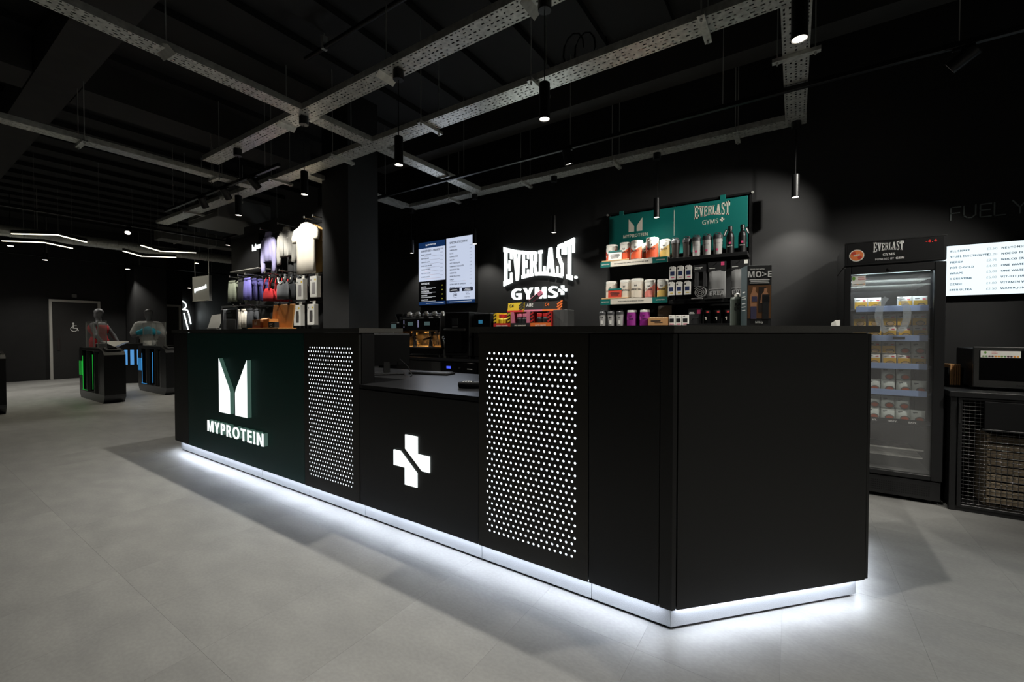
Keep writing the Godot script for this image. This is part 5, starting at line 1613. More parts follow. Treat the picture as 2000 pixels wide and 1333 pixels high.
	# leaflet box with two athletes and its green canister neighbour
	var m = thing("leaflet_box", "tall black leaflet box with a printed photograph of two athletes", "box", Vector3(-0.145, yT, -2.19), 0.42)
	part(m, "carton", box(0.098, 0.265, 0.075, 0.001), mat("leaflet_side", Color8(58, 72, 74), 0.5), Vector3(0, 0.1325, 0))
	part(m, "front_sheet", box(0.097, 0.264, 0.001), bk, Vector3(0, 0.1325, 0.038))
	part(m, "front_title", text("MO>E", 0.026, true, 0.0008, 1), mats["white_print"], Vector3(0, 0.225, 0.039))
	part(m, "front_strap", print_of([["DEVELOP WITH", -0.04, 0.0, 0.006, true, 0]], 0.0008), mats["white_print"], Vector3(0, 0.247, 0.039))
	part(m, "front_small_print", bars([[0, 0.202, 0.08, 0.004], [0, 0.195, 0.072, 0.004], [0, 0.188, 0.078, 0.004]]), mats["white_print"], Vector3(0, 0, 0.0387))
	part(m, "photo_backdrop", box(0.094, 0.145, 0.0006), mat("photo_amber", Color8(104, 66, 30), 0.6), Vector3(0, 0.105, 0.0388))
	part(m, "photo_doorway", box(0.03, 0.11, 0.0006), mat("photo_dark", Color8(40, 28, 20), 0.6), Vector3(0.012, 0.115, 0.0393))
	part(m, "photo_figure", prism([Vector2(-0.034, 0.03), Vector2(-0.012, 0.03), Vector2(-0.01, 0.1), Vector2(-0.006, 0.14), Vector2(-0.016, 0.152), Vector2(-0.014, 0.168), Vector2(-0.026, 0.17), Vector2(-0.03, 0.15), Vector2(-0.038, 0.13), Vector2(-0.036, 0.08)], 0.0006), mat("photo_skin", Color8(190, 134, 96), 0.6), Vector3(0, 0, 0.0393))
	part(m, "photo_clothing", boxes([[Vector3(-0.023, 0.058, 0), Vector3(0.024, 0.055, 0.0006)], [Vector3(-0.02, 0.118, 0), Vector3(0.022, 0.022, 0.0006)]]), mat("photo_blue", Color8(70, 66, 96), 0.6), Vector3(0, 0, 0.0402))
	part(m, "photo_figure", prism([Vector2(0.012, 0.03), Vector2(0.038, 0.03), Vector2(0.037, 0.1), Vector2(0.042, 0.13), Vector2(0.03, 0.15), Vector2(0.032, 0.163), Vector2(0.02, 0.165), Vector2(0.018, 0.15), Vector2(0.008, 0.135), Vector2(0.004, 0.1), Vector2(0.012, 0.1)], 0.0006), mats["photo_skin"], Vector3(0, 0, 0.0393))
	part(m, "photo_clothing", boxes([[Vector3(0.025, 0.08, 0), Vector3(0.026, 0.1, 0.0006)], [Vector3(0.026, 0.12, 0), Vector3(0.03, 0.035, 0.0006)]]), bk, Vector3(0, 0, 0.0402))
	part(m, "foot_print", print_of([["hillsly", 0.0, 0.016, 0.008, true, 1]], 0.0008), mats["white_print"], Vector3(0, 0, 0.0395))
	part(m, "side_print", bars([[0, 0.15, 0.03, 0.006], [0, 0.13, 0.045, 0.003], [0, 0.12, 0.045, 0.003], [0, 0.1, 0.04, 0.004], [0, 0.085, 0.045, 0.003], [0, 0.07, 0.04, 0.003]]), mats["white_print"], Vector3(-0.0492, 0, 0), Vector3(0, -PI / 2, 0))
	var cn = thing("drink_can", "pale green canister with dark letters beside the leaflet box", "can", Vector3(-0.222, yT, -2.235))
	part(cn, "can", lathe([Vector2(0, 0), Vector2(0.027, 0), Vector2(0.03, 0.005), Vector2(0.03, 0.125), Vector2(0.026, 0.135), Vector2(0, 0.135)], 22), mat("sage_can", Color8(84, 92, 84), 0.45))
	part(cn, "cap", lathe([Vector2(0, 0.135), Vector2(0.012, 0.135), Vector2(0.012, 0.15), Vector2(0, 0.155)], 14), mats["white_plastic"])
	part(cn, "can_print", print_of([["KA", 0, 0.1, 0.014, true, 1], ["EX]", 0, 0.08, 0.014, true, 1]], 0.0008), bk, Vector3(0.004, 0, 0.0302))
	for k in 2:
		var sl = thing("leaflet", ["small curled white card standing on the worktop end", "second curled white card leaning on the worktop end"][k], "paper", Vector3(0.148 + k * 0.014, yT, -2.42), 0.6 - k * 1.3, "white cards on the worktop end")
		part(sl, "sheet", prism([Vector2(-0.012, 0), Vector2(0.012, 0), Vector2(0.012, 0.028), Vector2(-0.01, 0.014 + k * 0.012)], 0.001), mats["white_card"])
	# on the long shelf: plywood stand with bar boxes, leaflet holder, tilted card
	var ply = mat("plywood_amber", Color8(186, 128, 64), 0.6)
	var w = thing("wooden_display_stand", "amber plywood counter display stand with tall back board", "display", Vector3(-3.83, yT, -1.98))
	part(w, "base_board", box(0.52, 0.012, 0.16, 0.002), ply, Vector3(-0.02, 0.006, 0))
	part(w, "back_board", box(0.34, 0.21, 0.012, 0.002), ply, Vector3(0.06, 0.115, -0.06), Vector3(-0.12, 0, 0))
	for k in 2:
		part(w, "bulldog_clip", boxes([[Vector3(0, 0, 0), Vector3(0.03, 0.018, 0.02)], [Vector3(0, 0.02, 0), Vector3(0.014, 0.024, 0.004)]]), mats["black_metal"], Vector3(-0.01 + k * 0.16, 0.222, -0.07))
	var bx = thing("bar_box", "brown logo carton on the plywood display stand", "box", Vector3(-4.0, yT + 0.012, -1.97))
	part(bx, "carton", box(0.14, 0.075, 0.09, 0.001), mat("brown_card", Color8(150, 98, 56), 0.6), Vector3(0, 0.0375, 0))
	part(bx, "red_foot", box(0.141, 0.014, 0.091), mat("brick_red", Color8(160, 66, 40), 0.6), Vector3(0, 0.008, 0))
	part(bx, "logo", m_mark(0.034, 0.0008), mats["cream_print"], Vector3(-0.03, 0.03, 0.0455))
	var b2 = thing("bar_box", "plain amber carton in the middle of the plywood display stand", "box", Vector3(-3.87, yT + 0.012, -1.985))
	part(b2, "carton", box(0.1, 0.078, 0.08, 0.001), mat("amber_card", Color8(214, 140, 64), 0.6), Vector3(0, 0.039, 0))
	part(b2, "open_flap", box(0.1, 0.002, 0.03), mats["amber_card"], Vector3(0, 0.08, 0.052), Vector3(0.4, 0, 0))
	var b3 = thing("bar_box", "small black carton with white lettering on the plywood display stand", "box", Vector3(-3.735, yT + 0.012, -1.94))
	part(b3, "carton", box(0.1, 0.05, 0.04, 0.001), bk, Vector3(0, 0.025, 0))
	part(b3, "print", bars([[0.0, 0.035, 0.05, 0.004], [-0.01, 0.027, 0.04, 0.003], [0.0, 0.012, 0.03, 0.003]]), mats["white_print"], Vector3(0, 0, 0.02))
	var lh = thing("leaflet_holder", "clear acrylic holder with a black printed leaflet on the long worktop", "holder", Vector3(-4.61, yT, -1.98))
	part(lh, "acrylic_back", box(0.3, 0.2, 0.004, 0.001), mats["glass"], Vector3(0, 0.1, -0.02))
	part(lh, "acrylic_front", box(0.3, 0.1, 0.004, 0.001), mats["glass"], Vector3(0, 0.05, 0.02))
	part(lh, "steel_edge", box(0.05, 0.2, 0.044, 0.002), mat("pale_edge", Color8(150, 152, 156), 0.4, 0.5), Vector3(-0.13, 0.1, 0))
	part(lh, "leaflet", box(0.22, 0.19, 0.012), bk, Vector3(0.03, 0.1, 0.0))
	part(lh, "leaflet_print", bars([[-0.02, 0.175, 0.08, 0.011], [0.0, 0.152, 0.12, 0.004], [0.0, 0.142, 0.13, 0.004], [-0.01, 0.132, 0.1, 0.004], [0.005, 0.11, 0.13, 0.004]]), mats["grey_letter"], Vector3(0.0, 0, 0.0065))
	var tc = thing("tilted_card_stand", "pale grey card in a tilted stand on the long worktop", "card", Vector3(-4.94, yT, -1.98), 0.4)
	part(tc, "card", box(0.13, 0.17, 0.004), mat("grey_sheet", Color8(140, 138, 132), 0.6), Vector3(0, 0.085, 0), Vector3(-0.5, 0, 0.15))
	part(tc, "foot", box(0.12, 0.02, 0.09, 0.003), mats["pale_unit"], Vector3(0, 0.01, 0.0))

# ---------------------------------------------------------------- fridge, cage, microwave
func allergy_sticker(parent, x, y, z, w, h):
	var o = part(parent, "allergy_sticker", box(w, h, 0.001), mats["white_card"], Vector3(x, y, z), Vector3.ZERO, "white food allergy sticker with coloured dots")
	part(o, "green_leaf", prism(disc_poly(h * 0.13, 12, -w * 0.38, h * 0.26, h * 0.2), 0.0006), mat("leaf_green", Color8(110, 160, 70), 0.6), Vector3(0, 0, 0.0006))
	part(o, "sticker_words", print_of([["FOOD", -w * 0.22 if w > h * 1.5 else -w * 0.05, h * 0.33, h * 0.12, true, 0], ["ALLERGY?", -w * 0.22 if w > h * 1.5 else -w * 0.05, h * 0.15, h * 0.12, true, 0, 0.8]], 0.0006), mat("allergy_red", Color8(205, 40, 60), 0.6), Vector3(0, 0, 0.0008))
	for k in 12:
		var c = [Color8(120, 150, 70), Color8(90, 140, 80), Color8(90, 50, 60), Color8(70, 50, 50), Color8(225, 140, 40), Color8(235, 160, 50)][k % 6]
		part(o, "allergen_dot", prism(disc_poly(w * 0.032, 10, -w * 0.43 + k * w * 0.078, -h * 0.32), 0.0006), mat("dot_%d" % (k % 6), c, 0.6), Vector3(0, 0, 0.0006))
	return o

func fridge():
	var bm = mat("fridge_black", Color8(30, 30, 31), 0.38)
	var o = thing("display_fridge", "tall black glass door food fridge with branded header", "fridge")
	var x0 = 0.31
	var x1 = 0.86
	var zf = -4.063
	pspan(o, "side_panel", Vector3(x0, 0.03, -4.76), Vector3(x0 + 0.03, 1.69, zf - 0.042), bm)
	pspan(o, "side_panel", Vector3(x1 - 0.03, 0.03, -4.76), Vector3(x1, 1.69, zf - 0.042), bm)
	pspan(o, "back_panel", Vector3(x0 + 0.03, 0.17, -4.76), Vector3(x1 - 0.03, 1.69, -4.73), bm)
	pspan(o, "cabin_floor", Vector3(x0 + 0.03, 0.165, -4.73), Vector3(x1 - 0.03, 0.19, zf - 0.045), mats["pale_unit"])
	pspan(o, "cabin_ceiling", Vector3(x0 + 0.03, 1.655, -4.73), Vector3(x1 - 0.03, 1.69, zf - 0.045), bm)
	var hd = pspan(o, "header_box", Vector3(x0, 1.697, -4.76), Vector3(x1, 1.872, zf), bm, 0.006, "black header with white lettering")
	var hz = 0.3485
	part(hd, "header_inset", box(0.52, 0.15, 0.002), mats["black_matte"], Vector3(0, 0, hz))
	part(hd, "arched_word", arched_one(0.165, 0.075, 0.05, 0.001), mats["white_print"], Vector3(-0.11, 0.0, hz + 0.001))
	part(hd, "gyms_word", text("GYMS", 0.016, true, 0.001, 1, "Droid Serif"), mats["white_print"], Vector3(-0.025, -0.02, hz + 0.0015), Vector3.ZERO)
	part(hd, "powered_print", print_of([["POWERED BY", -0.1, 0, 0.0125, false, 0], ["GSN", 0.012, 0.001, 0.014, true, 0, 1.2]]), mats["white_print"], Vector3(0, -0.052, hz + 0.0015))
	var ns = part(hd, "new_sticker", prism(disc_poly(0.044, 28), 0.001), mats["cream_print"], Vector3(-0.205, -0.012, hz + 0.001), Vector3.ZERO, "round orange food sticker")
	part(ns, "orange_disc", prism(disc_poly(0.038, 24), 0.0006), mat("sticker_orange", Color8(226, 120, 60), 0.6), Vector3(0, 0, 0.001))
	part(ns, "sticker_blob", prism(disc_poly(0.014, 10, -0.018, 0.016), 0.0006), mat("sticker_tomato", Color8(190, 60, 40), 0.6), Vector3(0, 0, 0.0015))
	part(ns, "sticker_blob", prism(disc_poly(0.013, 10, 0.018, -0.016), 0.0006), mats["sticker_tomato"], Vector3(0, 0, 0.0015))
	part(ns, "sticker_word", text("NEW", 0.012, true, 0.0006, 1), mats["cream_print"], Vector3(0, 0.002, 0.0024), Vector3(0, 0, 0.2))
	part(hd, "temperature_readout_display", text("-4.4", 0.018, true, 0.001, 0, "Droid Sans Mono"), glow("readout_red", Color8(255, 50, 40), 1.2, Color(0.1, 0, 0)), Vector3(0.165, 0.05, hz + 0.0015))
	part(hd, "edge_trim", box(0.55, 0.006, 0.004), mats["dark_steel"], Vector3(0, 0.082, hz))
	# door
	var d = Node3D.new()
	d.name = "door"
	o.add_child(d)
	pspan(d, "door_stile", Vector3(x0, 0.17, zf - 0.04), Vector3(0.35, 1.69, zf), bm, 0.004)
	pspan(d, "door_stile", Vector3(0.802, 0.17, zf - 0.04), Vector3(x1, 1.69, zf), bm, 0.004)
	pspan(d, "door_rail", Vector3(0.35, 1.635, zf - 0.04), Vector3(0.802, 1.69, zf), bm, 0.004)
	pspan(d, "door_rail", Vector3(0.35, 0.17, zf - 0.04), Vector3(0.802, 0.205, zf), bm, 0.004)
	pspan(d, "glass_pane", Vector3(0.346, 0.2, zf - 0.024), Vector3(0.806, 1.64, zf - 0.018), mats["glass"])
	part(d, "door_lock", cyl(0.01, 0.006, 14), mats["dark_steel"], Vector3(0.565, 1.66, zf + 0.003), Vector3(PI / 2, 0, 0))
	allergy_sticker(d, 0.396, 1.585, zf - 0.014, 0.078, 0.075)
	# frosted emblem on the glass: two crescents
	var fro = mat("frost_film", Color(0.75, 0.78, 0.8, 0.35), 0.6, 0.0, {"transparency": BaseMaterial3D.TRANSPARENCY_ALPHA})
	for s in [-1, 1]:
		var ol = []
		for k in 12:
			var a = lerpf(-1.1, 1.1, k / 11.0)
			ol.append(Vector2(s * (0.1 * cos(a) - 0.0), 0.15 * sin(a)))
		for k in 12:
			var a = lerpf(1.1, -1.1, k / 11.0)
			ol.append(Vector2(s * (0.06 * cos(a) - 0.005), 0.13 * sin(a)))
		part(d, "frosted_emblem", prism(ol, 0.0006), fro, Vector3(0.59, 1.33, zf - 0.0178))
	# base grille
	pspan(o, "base_panel", Vector3(x0 + 0.005, 0.03, -4.7), Vector3(x1 - 0.005, 0.16, zf - 0.01), bm, 0.004)
	var st = st_new()
	for r in 5:
		for k in 34:
			add_box(st, Vector3(0.4 + k * 0.012, 0.06 + r * 0.016, zf - 0.0095), Vector3(0.006, 0.008, 0.002))
	part(o, "vent_slots", st.commit(), mats["shadow_gap"]).set_meta("kind", "stuff")
	for sx in [x0 + 0.05, x1 - 0.05]:
		for sz in [zf - 0.08, -4.68]:
			part(o, "foot", cyl(0.02, 0.03, 12), bm, Vector3(sx, 0.015, sz))
	# cabin light and evaporator grilles
	part(o, "cabin_light_strip", box(0.44, 0.012, 0.02), glow("cabin_light", Color(0.9, 0.97, 1.0), 3.0), Vector3(0.575, 1.645, zf - 0.075))
	area(Vector3(0.575, 1.636, zf - 0.085), Vector3(0.575, 0.9, zf - 0.2), 0.42, 0.03, 0.42, Color(0.9, 0.97, 1.0), "cabin_area_light")
	for y in [1.585, 1.545]:
		var g = st_new()
		for k in 36:
			add_box(g, Vector3(0.36 + k * 0.0122, y, -4.4), Vector3(0.004, 0.004, 0.5))
		add_box(g, Vector3(0.575, y, zf - 0.075), Vector3(0.44, 0.008, 0.008))
		part(o, "wire_shelf", g.commit(), mats["galvanised"])
	# shelves
	var sy = [1.375, 1.16, 0.958, 0.765, 0.553]
	var tick = mat("ticket_blue", Color8(150, 172, 214), 0.35)
	for k in 5:
		pspan(o, "shelf", Vector3(0.345, sy[k] - 0.008, -4.7), Vector3(0.825, sy[k], zf - 0.062), mat("shelf_grey", Color8(120, 124, 128), 0.4, 0.4))
		pspan(o, "ticket_strip", Vector3(0.385, sy[k] - 0.02, zf - 0.062), Vector3(0.785, sy[k] + 0.022, zf - 0.056), tick if k < 4 else mats["black_matte"], 0.001, "pale blue ticket strip" if k < 4 else "black strip with white words")
	part(o, "strip_words", print_of([["HY.", 0.49, 0, 0.013, true, 0], ["TASTY.", 0.575, 0, 0.013, true, 0], ["EASY.", 0.69, 0, 0.013, true, 0]], 0.0008), mats["white_print"], Vector3(0, 0.556, zf - 0.0552))
	pspan(o, "strip_tag", Vector3(0.6, sy[1] - 0.008, zf - 0.056), Vector3(0.665, sy[1] + 0.012, zf - 0.054), mats["black_print"])
	part(o, "lower_basket", boxes([[Vector3(0.575, 0.3, -4.4), Vector3(0.4, 0.01, 0.5)], [Vector3(0.575, 0.36, -4.13), Vector3(0.4, 0.01, 0.01)]]), mats["galvanised"])
	# meal pouches
	var wh = mat("pouch_white", Color8(226, 226, 222), 0.45)
	var pale = mat("pouch_pale", Color8(206, 214, 208), 0.45)
	var ye = mat("pouch_yellow", Color8(226, 178, 46), 0.5)
	var food1 = mat("food_rice", Color8(190, 158, 110), 0.7)
	var food2 = mat("food_stew", Color8(176, 80, 40), 0.7)
	var xs = [0.415, 0.5, 0.585, 0.668, 0.75]
	var rows = [[0, 0, [0, 1, 3, 4], 0], [1, 0, [0, 1, 2, 3, 4], 0], [1, 1, [0, 1, 2, 3, 4], 0], [2, 0, [0, 1, 2, 3, 4], 0], [2, 1, [0, 1, 2], 0], [2, 1, [3, 4], 1], [3, 0, [0, 1, 2, 3, 4], 1], [3, 1, [0, 2, 3], 1], [4, 0, [0, 1, 2, 3, 4], 1], [4, 1, [1, 2, 3], 1]]
	var made = {}
	var levels = ["top", "second", "third", "fourth", "lowest"]
	for r in rows:
		for i in r[2]:
			var key = r[3]
			var lab = ("white and yellow meal pouch %s the %s fridge shelf" if key == 0 else "white stew meal pouch %s the %s fridge shelf") % ["standing on" if r[1] == 0 else "in the upper layer on", levels[r[0]]]
			var p
			var at = Vector3(xs[i] + rng.randf_range(-0.003, 0.003), sy[r[0]] + 0.0005 + r[1] * 0.089, zf - 0.115 - r[1] * 0.012)
			if not made.has(key):
				p = thing("meal_pouch", lab, "pouch", at, 0.0, "meal pouches in the fridge")
				var rings = []
				for q in [[0.0, 0.039, 0.02], [0.01, 0.04, 0.024], [0.04, 0.04, 0.022], [0.07, 0.04, 0.012], [0.082, 0.04, 0.003], [0.088, 0.04, 0.002]]:
					rings.append(ering(q[0], q[1], q[2], 0, 0, 20))
				part(p, "pouch_body", loft(rings), wh if key == 0 else pale)
				var bowl = prism(disc_poly(0.02, 20, 0.004, 0.0, 0.014), 0.002)
				if key == 0:
					part(p, "yellow_panel", box(0.072, 0.05, 0.002), ye, Vector3(0, 0.031, 0.0228), Vector3(-0.05, 0, 0))
					part(p, "food_picture", bowl, food1, Vector3(0.0, 0.019, 0.0245))
					part(p, "food_plate_rim", prism(disc_poly(0.024, 20, 0.004, 0.0, 0.017), 0.001), mats["black_print"], Vector3(0.0, 0.019, 0.0242))
					part(p, "red_tag", box(0.017, 0.008, 0.002), mats["allergy_red"], Vector3(0.02, 0.066, 0.0128), Vector3(-0.4, 0, 0))
				else:
					part(p, "food_picture", bowl, food2, Vector3(0.004, 0.022, 0.0232))
					part(p, "food_plate_rim", prism(disc_poly(0.027, 20, 0.008, 0.0, 0.022), 0.001), mat("plate_grey", Color8(110, 100, 94), 0.6), Vector3(0.0, 0.022, 0.0232))
				part(p, "brand_print", bars([[-0.016, 0.07, 0.024, 0.004], [-0.016, 0.062, 0.02, 0.002]]), mats["black_print"], Vector3(0, 0, 0.0128), Vector3(0.0, 0, 0))
				made[key] = p
			else:
				p = dup(made[key], at, 0.0, lab)

func cage_and_microwave():
	var bm = mats["fridge_black"]
	var o = thing("mesh_cabinet", "low black wire mesh cabinet with a black top under the microwave", "cabinet")
	var z = -4.04
	var x0 = 0.9
	var x1 = 1.95
	pspan(o, "top_board", Vector3(x0 - 0.02, 0.77, -4.77), Vector3(x1 + 0.02, 0.807, z + 0.015), bm, 0.003)
	pspan(o, "base_board", Vector3(x0, 0.0, -4.75), Vector3(x1, 0.035, z - 0.01), bm, 0.002)
	pspan(o, "corner_post", Vector3(x0 - 0.012, 0.0, z - 0.04), Vector3(x0 + 0.02, 0.77, z), bm, 0.003)
	pspan(o, "corner_post", Vector3(x1 - 0.02, 0.0, z - 0.04), Vector3(x1 + 0.012, 0.77, z), bm, 0.003)
	pspan(o, "side_panel", Vector3(x0 - 0.01, 0.036, -4.75), Vector3(x0, 0.77, z - 0.045), bm)
	pspan(o, "back_panel", Vector3(x0, 0.036, -4.76), Vector3(x1, 0.77, -4.75), bm)
	var d = Node3D.new()
	d.name = "mesh_door"
	o.add_child(d)
	pspan(d, "door_stile", Vector3(0.925, 0.03, z - 0.025), Vector3(0.945, 0.768, z + 0.004), bm, 0.002)
	pspan(d, "door_stile", Vector3(x1 - 0.045, 0.03, z - 0.025), Vector3(x1 - 0.025, 0.768, z + 0.004), bm, 0.002)
	pspan(d, "door_rail", Vector3(0.945, 0.752, z - 0.025), Vector3(x1 - 0.045, 0.768, z + 0.004), bm, 0.002)
	pspan(d, "door_rail", Vector3(0.945, 0.03, z - 0.025), Vector3(x1 - 0.045, 0.048, z + 0.004), bm, 0.002)
	var st = st_new()
	for k in 28:
		add_rod(st, Vector3(0.945, 0.06 + k * 0.025, z - 0.008), Vector3(x1 - 0.045, 0.06 + k * 0.025, z - 0.008), 0.0016, 5)
	for k in 38:
		add_rod(st, Vector3(0.957 + k * 0.025, 0.05, z - 0.011), Vector3(0.957 + k * 0.025, 0.752, z - 0.011), 0.0016, 5)
	part(d, "wire_mesh", st.commit(), mats["dark_steel"]).set_meta("kind", "stuff")
	pspan(d, "notice_board", Vector3(1.045, 0.57, z - 0.006), Vector3(x1 - 0.06, 0.75, z + 0.01), mats["black_matte"], 0.003)
	pspan(d, "notice_frame", Vector3(1.035, 0.558, z - 0.004), Vector3(x1 - 0.055, 0.57, z + 0.014), bm, 0.002)
	part(d, "hinge", boxes([[Vector3(0.93, 0.66, z + 0.008), Vector3(0.008, 0.13, 0.01)]]), mats["dark_steel"])
	# tan crate inside, woven
	var c = thing("tan_crate", "tan slatted storage crate inside the mesh cabinet", "crate", Vector3(1.42, 0.036, -4.35))
	var tan_ = mat("crate_tan", Color8(126, 112, 92), 0.8)
	for k in 9:
		part(c, "slat", box(0.66, 0.04, 0.016, 0.004), tan_, Vector3(0, 0.04 + k * 0.052, 0.2))
	for k in 8:
		part(c, "upright_slat", box(0.03, 0.48, 0.012, 0.003), tan_, Vector3(-0.3 + k * 0.086, 0.245, 0.185))
	part(c, "side_wall", box(0.02, 0.48, 0.38), tan_, Vector3(-0.33, 0.245, 0.0))
	part(c, "side_wall", box(0.02, 0.48, 0.38), tan_, Vector3(0.33, 0.245, 0.0))
	part(c, "bottom_board", box(0.66, 0.012, 0.38), tan_, Vector3(0, 0.007, 0.0))
	# microwave
	var m = thing("microwave", "stainless steel microwave with dark window and allergy sticker", "microwave", Vector3(1.3, 0.807, -4.4))
	var W = 0.54
	var zf = 0.2
	part(m, "case", box(W - 0.004, 0.262, 0.36, 0.004), mats["black_metal"], Vector3(0, 0.153, 0))
	for sx in [-1, 1]:
		for sz in [-1, 1]:
			part(m, "foot", cyl(0.015, 0.022, 10), mats["black_matte"], Vector3(sx * 0.22, 0.011, sz * 0.14))
	var dr = part(m, "door", box(W, 0.275, 0.018, 0.004), mats["steel"], Vector3(0, 0.16, 0.19), Vector3.ZERO, "brushed steel door")
	part(dr, "door_window", box(W - 0.16, 0.205, 0.004, 0.001), mats["black_gloss"], Vector3(-0.052, 0.012, 0.009))
	part(dr, "brand_print", text("Panasonic", 0.011, true, 0.0008, 1), mats["black_print"], Vector3(-0.03, -0.118, 0.0098))
	part(dr, "control_panel", box(0.1, 0.205, 0.004, 0.001), mats["black_gloss"], Vector3(0.2, 0.012, 0.009))
	allergy_sticker(dr, -0.144, 0.088, 0.0118, 0.185, 0.045)
	# napkin holder
	var n = thing("napkin_holder", "small dark napkin holder with brown paper napkins beside the microwave", "holder", Vector3(0.965, 0.807, -4.42), 0.3)
	part(n, "holder", boxes([[Vector3(0, 0.006, 0), Vector3(0.09, 0.012, 0.12)], [Vector3(-0.042, 0.07, 0), Vector3(0.006, 0.14, 0.12)], [Vector3(0.042, 0.07, 0), Vector3(0.006, 0.14, 0.12)]]), mats["black_metal"])
	for k in 5:
		part(n, "napkin", box(0.008, 0.15, 0.11, 0.001), mats["kraft_card"], Vector3(-0.026 + k * 0.013, 0.088, 0))

# ---------------------------------------------------------------- clothing display
func cloth(key, col):
	return mat("cloth_" + key, col, 0.95, 0.0)

func hook(o, y, d = 0.0):
	part(o, "hanger_hook", tube([Vector3(0, y, d), Vector3(0, y + 0.03, d), Vector3(0.012, y + 0.045, d), Vector3(0.022, y + 0.035, d)], 0.0025, 5), mats["dark_steel"])
	part(o, "hanger_bar", tube([Vector3(-0.13, y - 0.035, d), Vector3(0, y, d), Vector3(0.13, y - 0.035, d)], 0.006, 6), mats["black_matte"])

# shoulder garment; long sleeves or short, hanging face on. Origin at the hook
func top_garment(o, m, w, h, sleeve, collar, ph):
	var hw = w / 2
	hook(o, -0.045)
	part(o, "bodice", loft(body_of([[-h, hw * 0.92, 0.042, 0, 0.22], [-h * 0.75, hw * 0.9, 0.044, 0, 0.2], [-h * 0.45, hw * 0.9, 0.05, 0, 0.12], [-h * 0.22, hw * 0.95, 0.05, 0, 0.06], [-0.12, hw * 0.92, 0.045], [-0.085, hw * 0.6, 0.036], [-0.06, 0.075, 0.03], [-0.055, 0.06, 0.026]], 36, ph)), m)
	for s in [-1, 1]:
		var sh = Vector3(s * hw * 0.82, -0.12, 0)
		var tip = Vector3(s * (hw * 1.02), -0.1 - sleeve, 0.01)
		var rings = []
		for k in 7:
			var t = k / 6.0
			var c = sh.lerp(tip, t) + Vector3(s * 0.03 * sin(t * PI), 0, 0)
			var ring = []
			var r = lerpf(0.062, 0.052 if sleeve < 0.3 else 0.04, t)
			for j in 14:
				var a = -TAU * j / 14.0 * s
				ring.append(c + Vector3(cos(a) * r, 0.012 * cos(a) * s * -1.0, sin(a) * r * 0.6 * (1.0 + 0.12 * sin(a * 3 + k * 2))))
			rings.append(ring)
		part(o, "sleeve", loft(rings), m)
	if collar == 0:
		var pts = []
		for k in 13:
			var a = PI + PI * k / 12.0
			pts.append(Vector3(cos(a) * 0.075, -0.062 + sin(a) * 0.03, 0.032 - 0.01 * absf(cos(a))))
		part(o, "neck_rib", tube(pts, 0.007, 6), m)
	else:
		part(o, "stand_collar", loft(body_of([[-0.075, 0.085, 0.042], [-0.03, 0.07, 0.036], [-0.012, 0.066, 0.034]], 20)), m)
		part(o, "zip", box(0.006, h - 0.07, 0.004), mats["strap_grey"], Vector3(0, -h / 2 - 0.05, 0.05))

func shorts_garment(o, m, w, h, ph):
	var hw = w / 2
	hook(o, -0.03)
	part(o, "waistband", loft(body_of([[-0.08, hw * 0.8, 0.018], [-0.045, hw * 0.78, 0.016]], 24)), m)
	for s in [-1, 1]:
		part(o, "leg", loft(body_of([[-h, hw * 0.52, 0.02, s * hw * 0.5, 0.16], [-h * 0.6, hw * 0.5, 0.02, s * hw * 0.46, 0.12], [-0.08, hw * 0.42, 0.017, s * hw * 0.38]], 22, ph + s)), m)

func rail(x, y, z1, what):
	var o = thing("clothes_rail", "steel face-out rail carrying the " + what, "rail", Vector3(x, y, -3.5), 0.0, "face-out rails of the clothing display")
	var L = z1 + 3.47
	part(o, "bar", box(0.024, 0.014, L, 0.002), mats["steel"], Vector3(0, 0, 0.03 + L / 2))
	part(o, "bracket", box(0.05, 0.05, 0.01, 0.002), mats["steel"], Vector3(0, 0, 0.027))
	part(o, "end_stop", box(0.03, 0.03, 0.008, 0.002), mats["steel"], Vector3(0, 0.004, 0.034 + L))

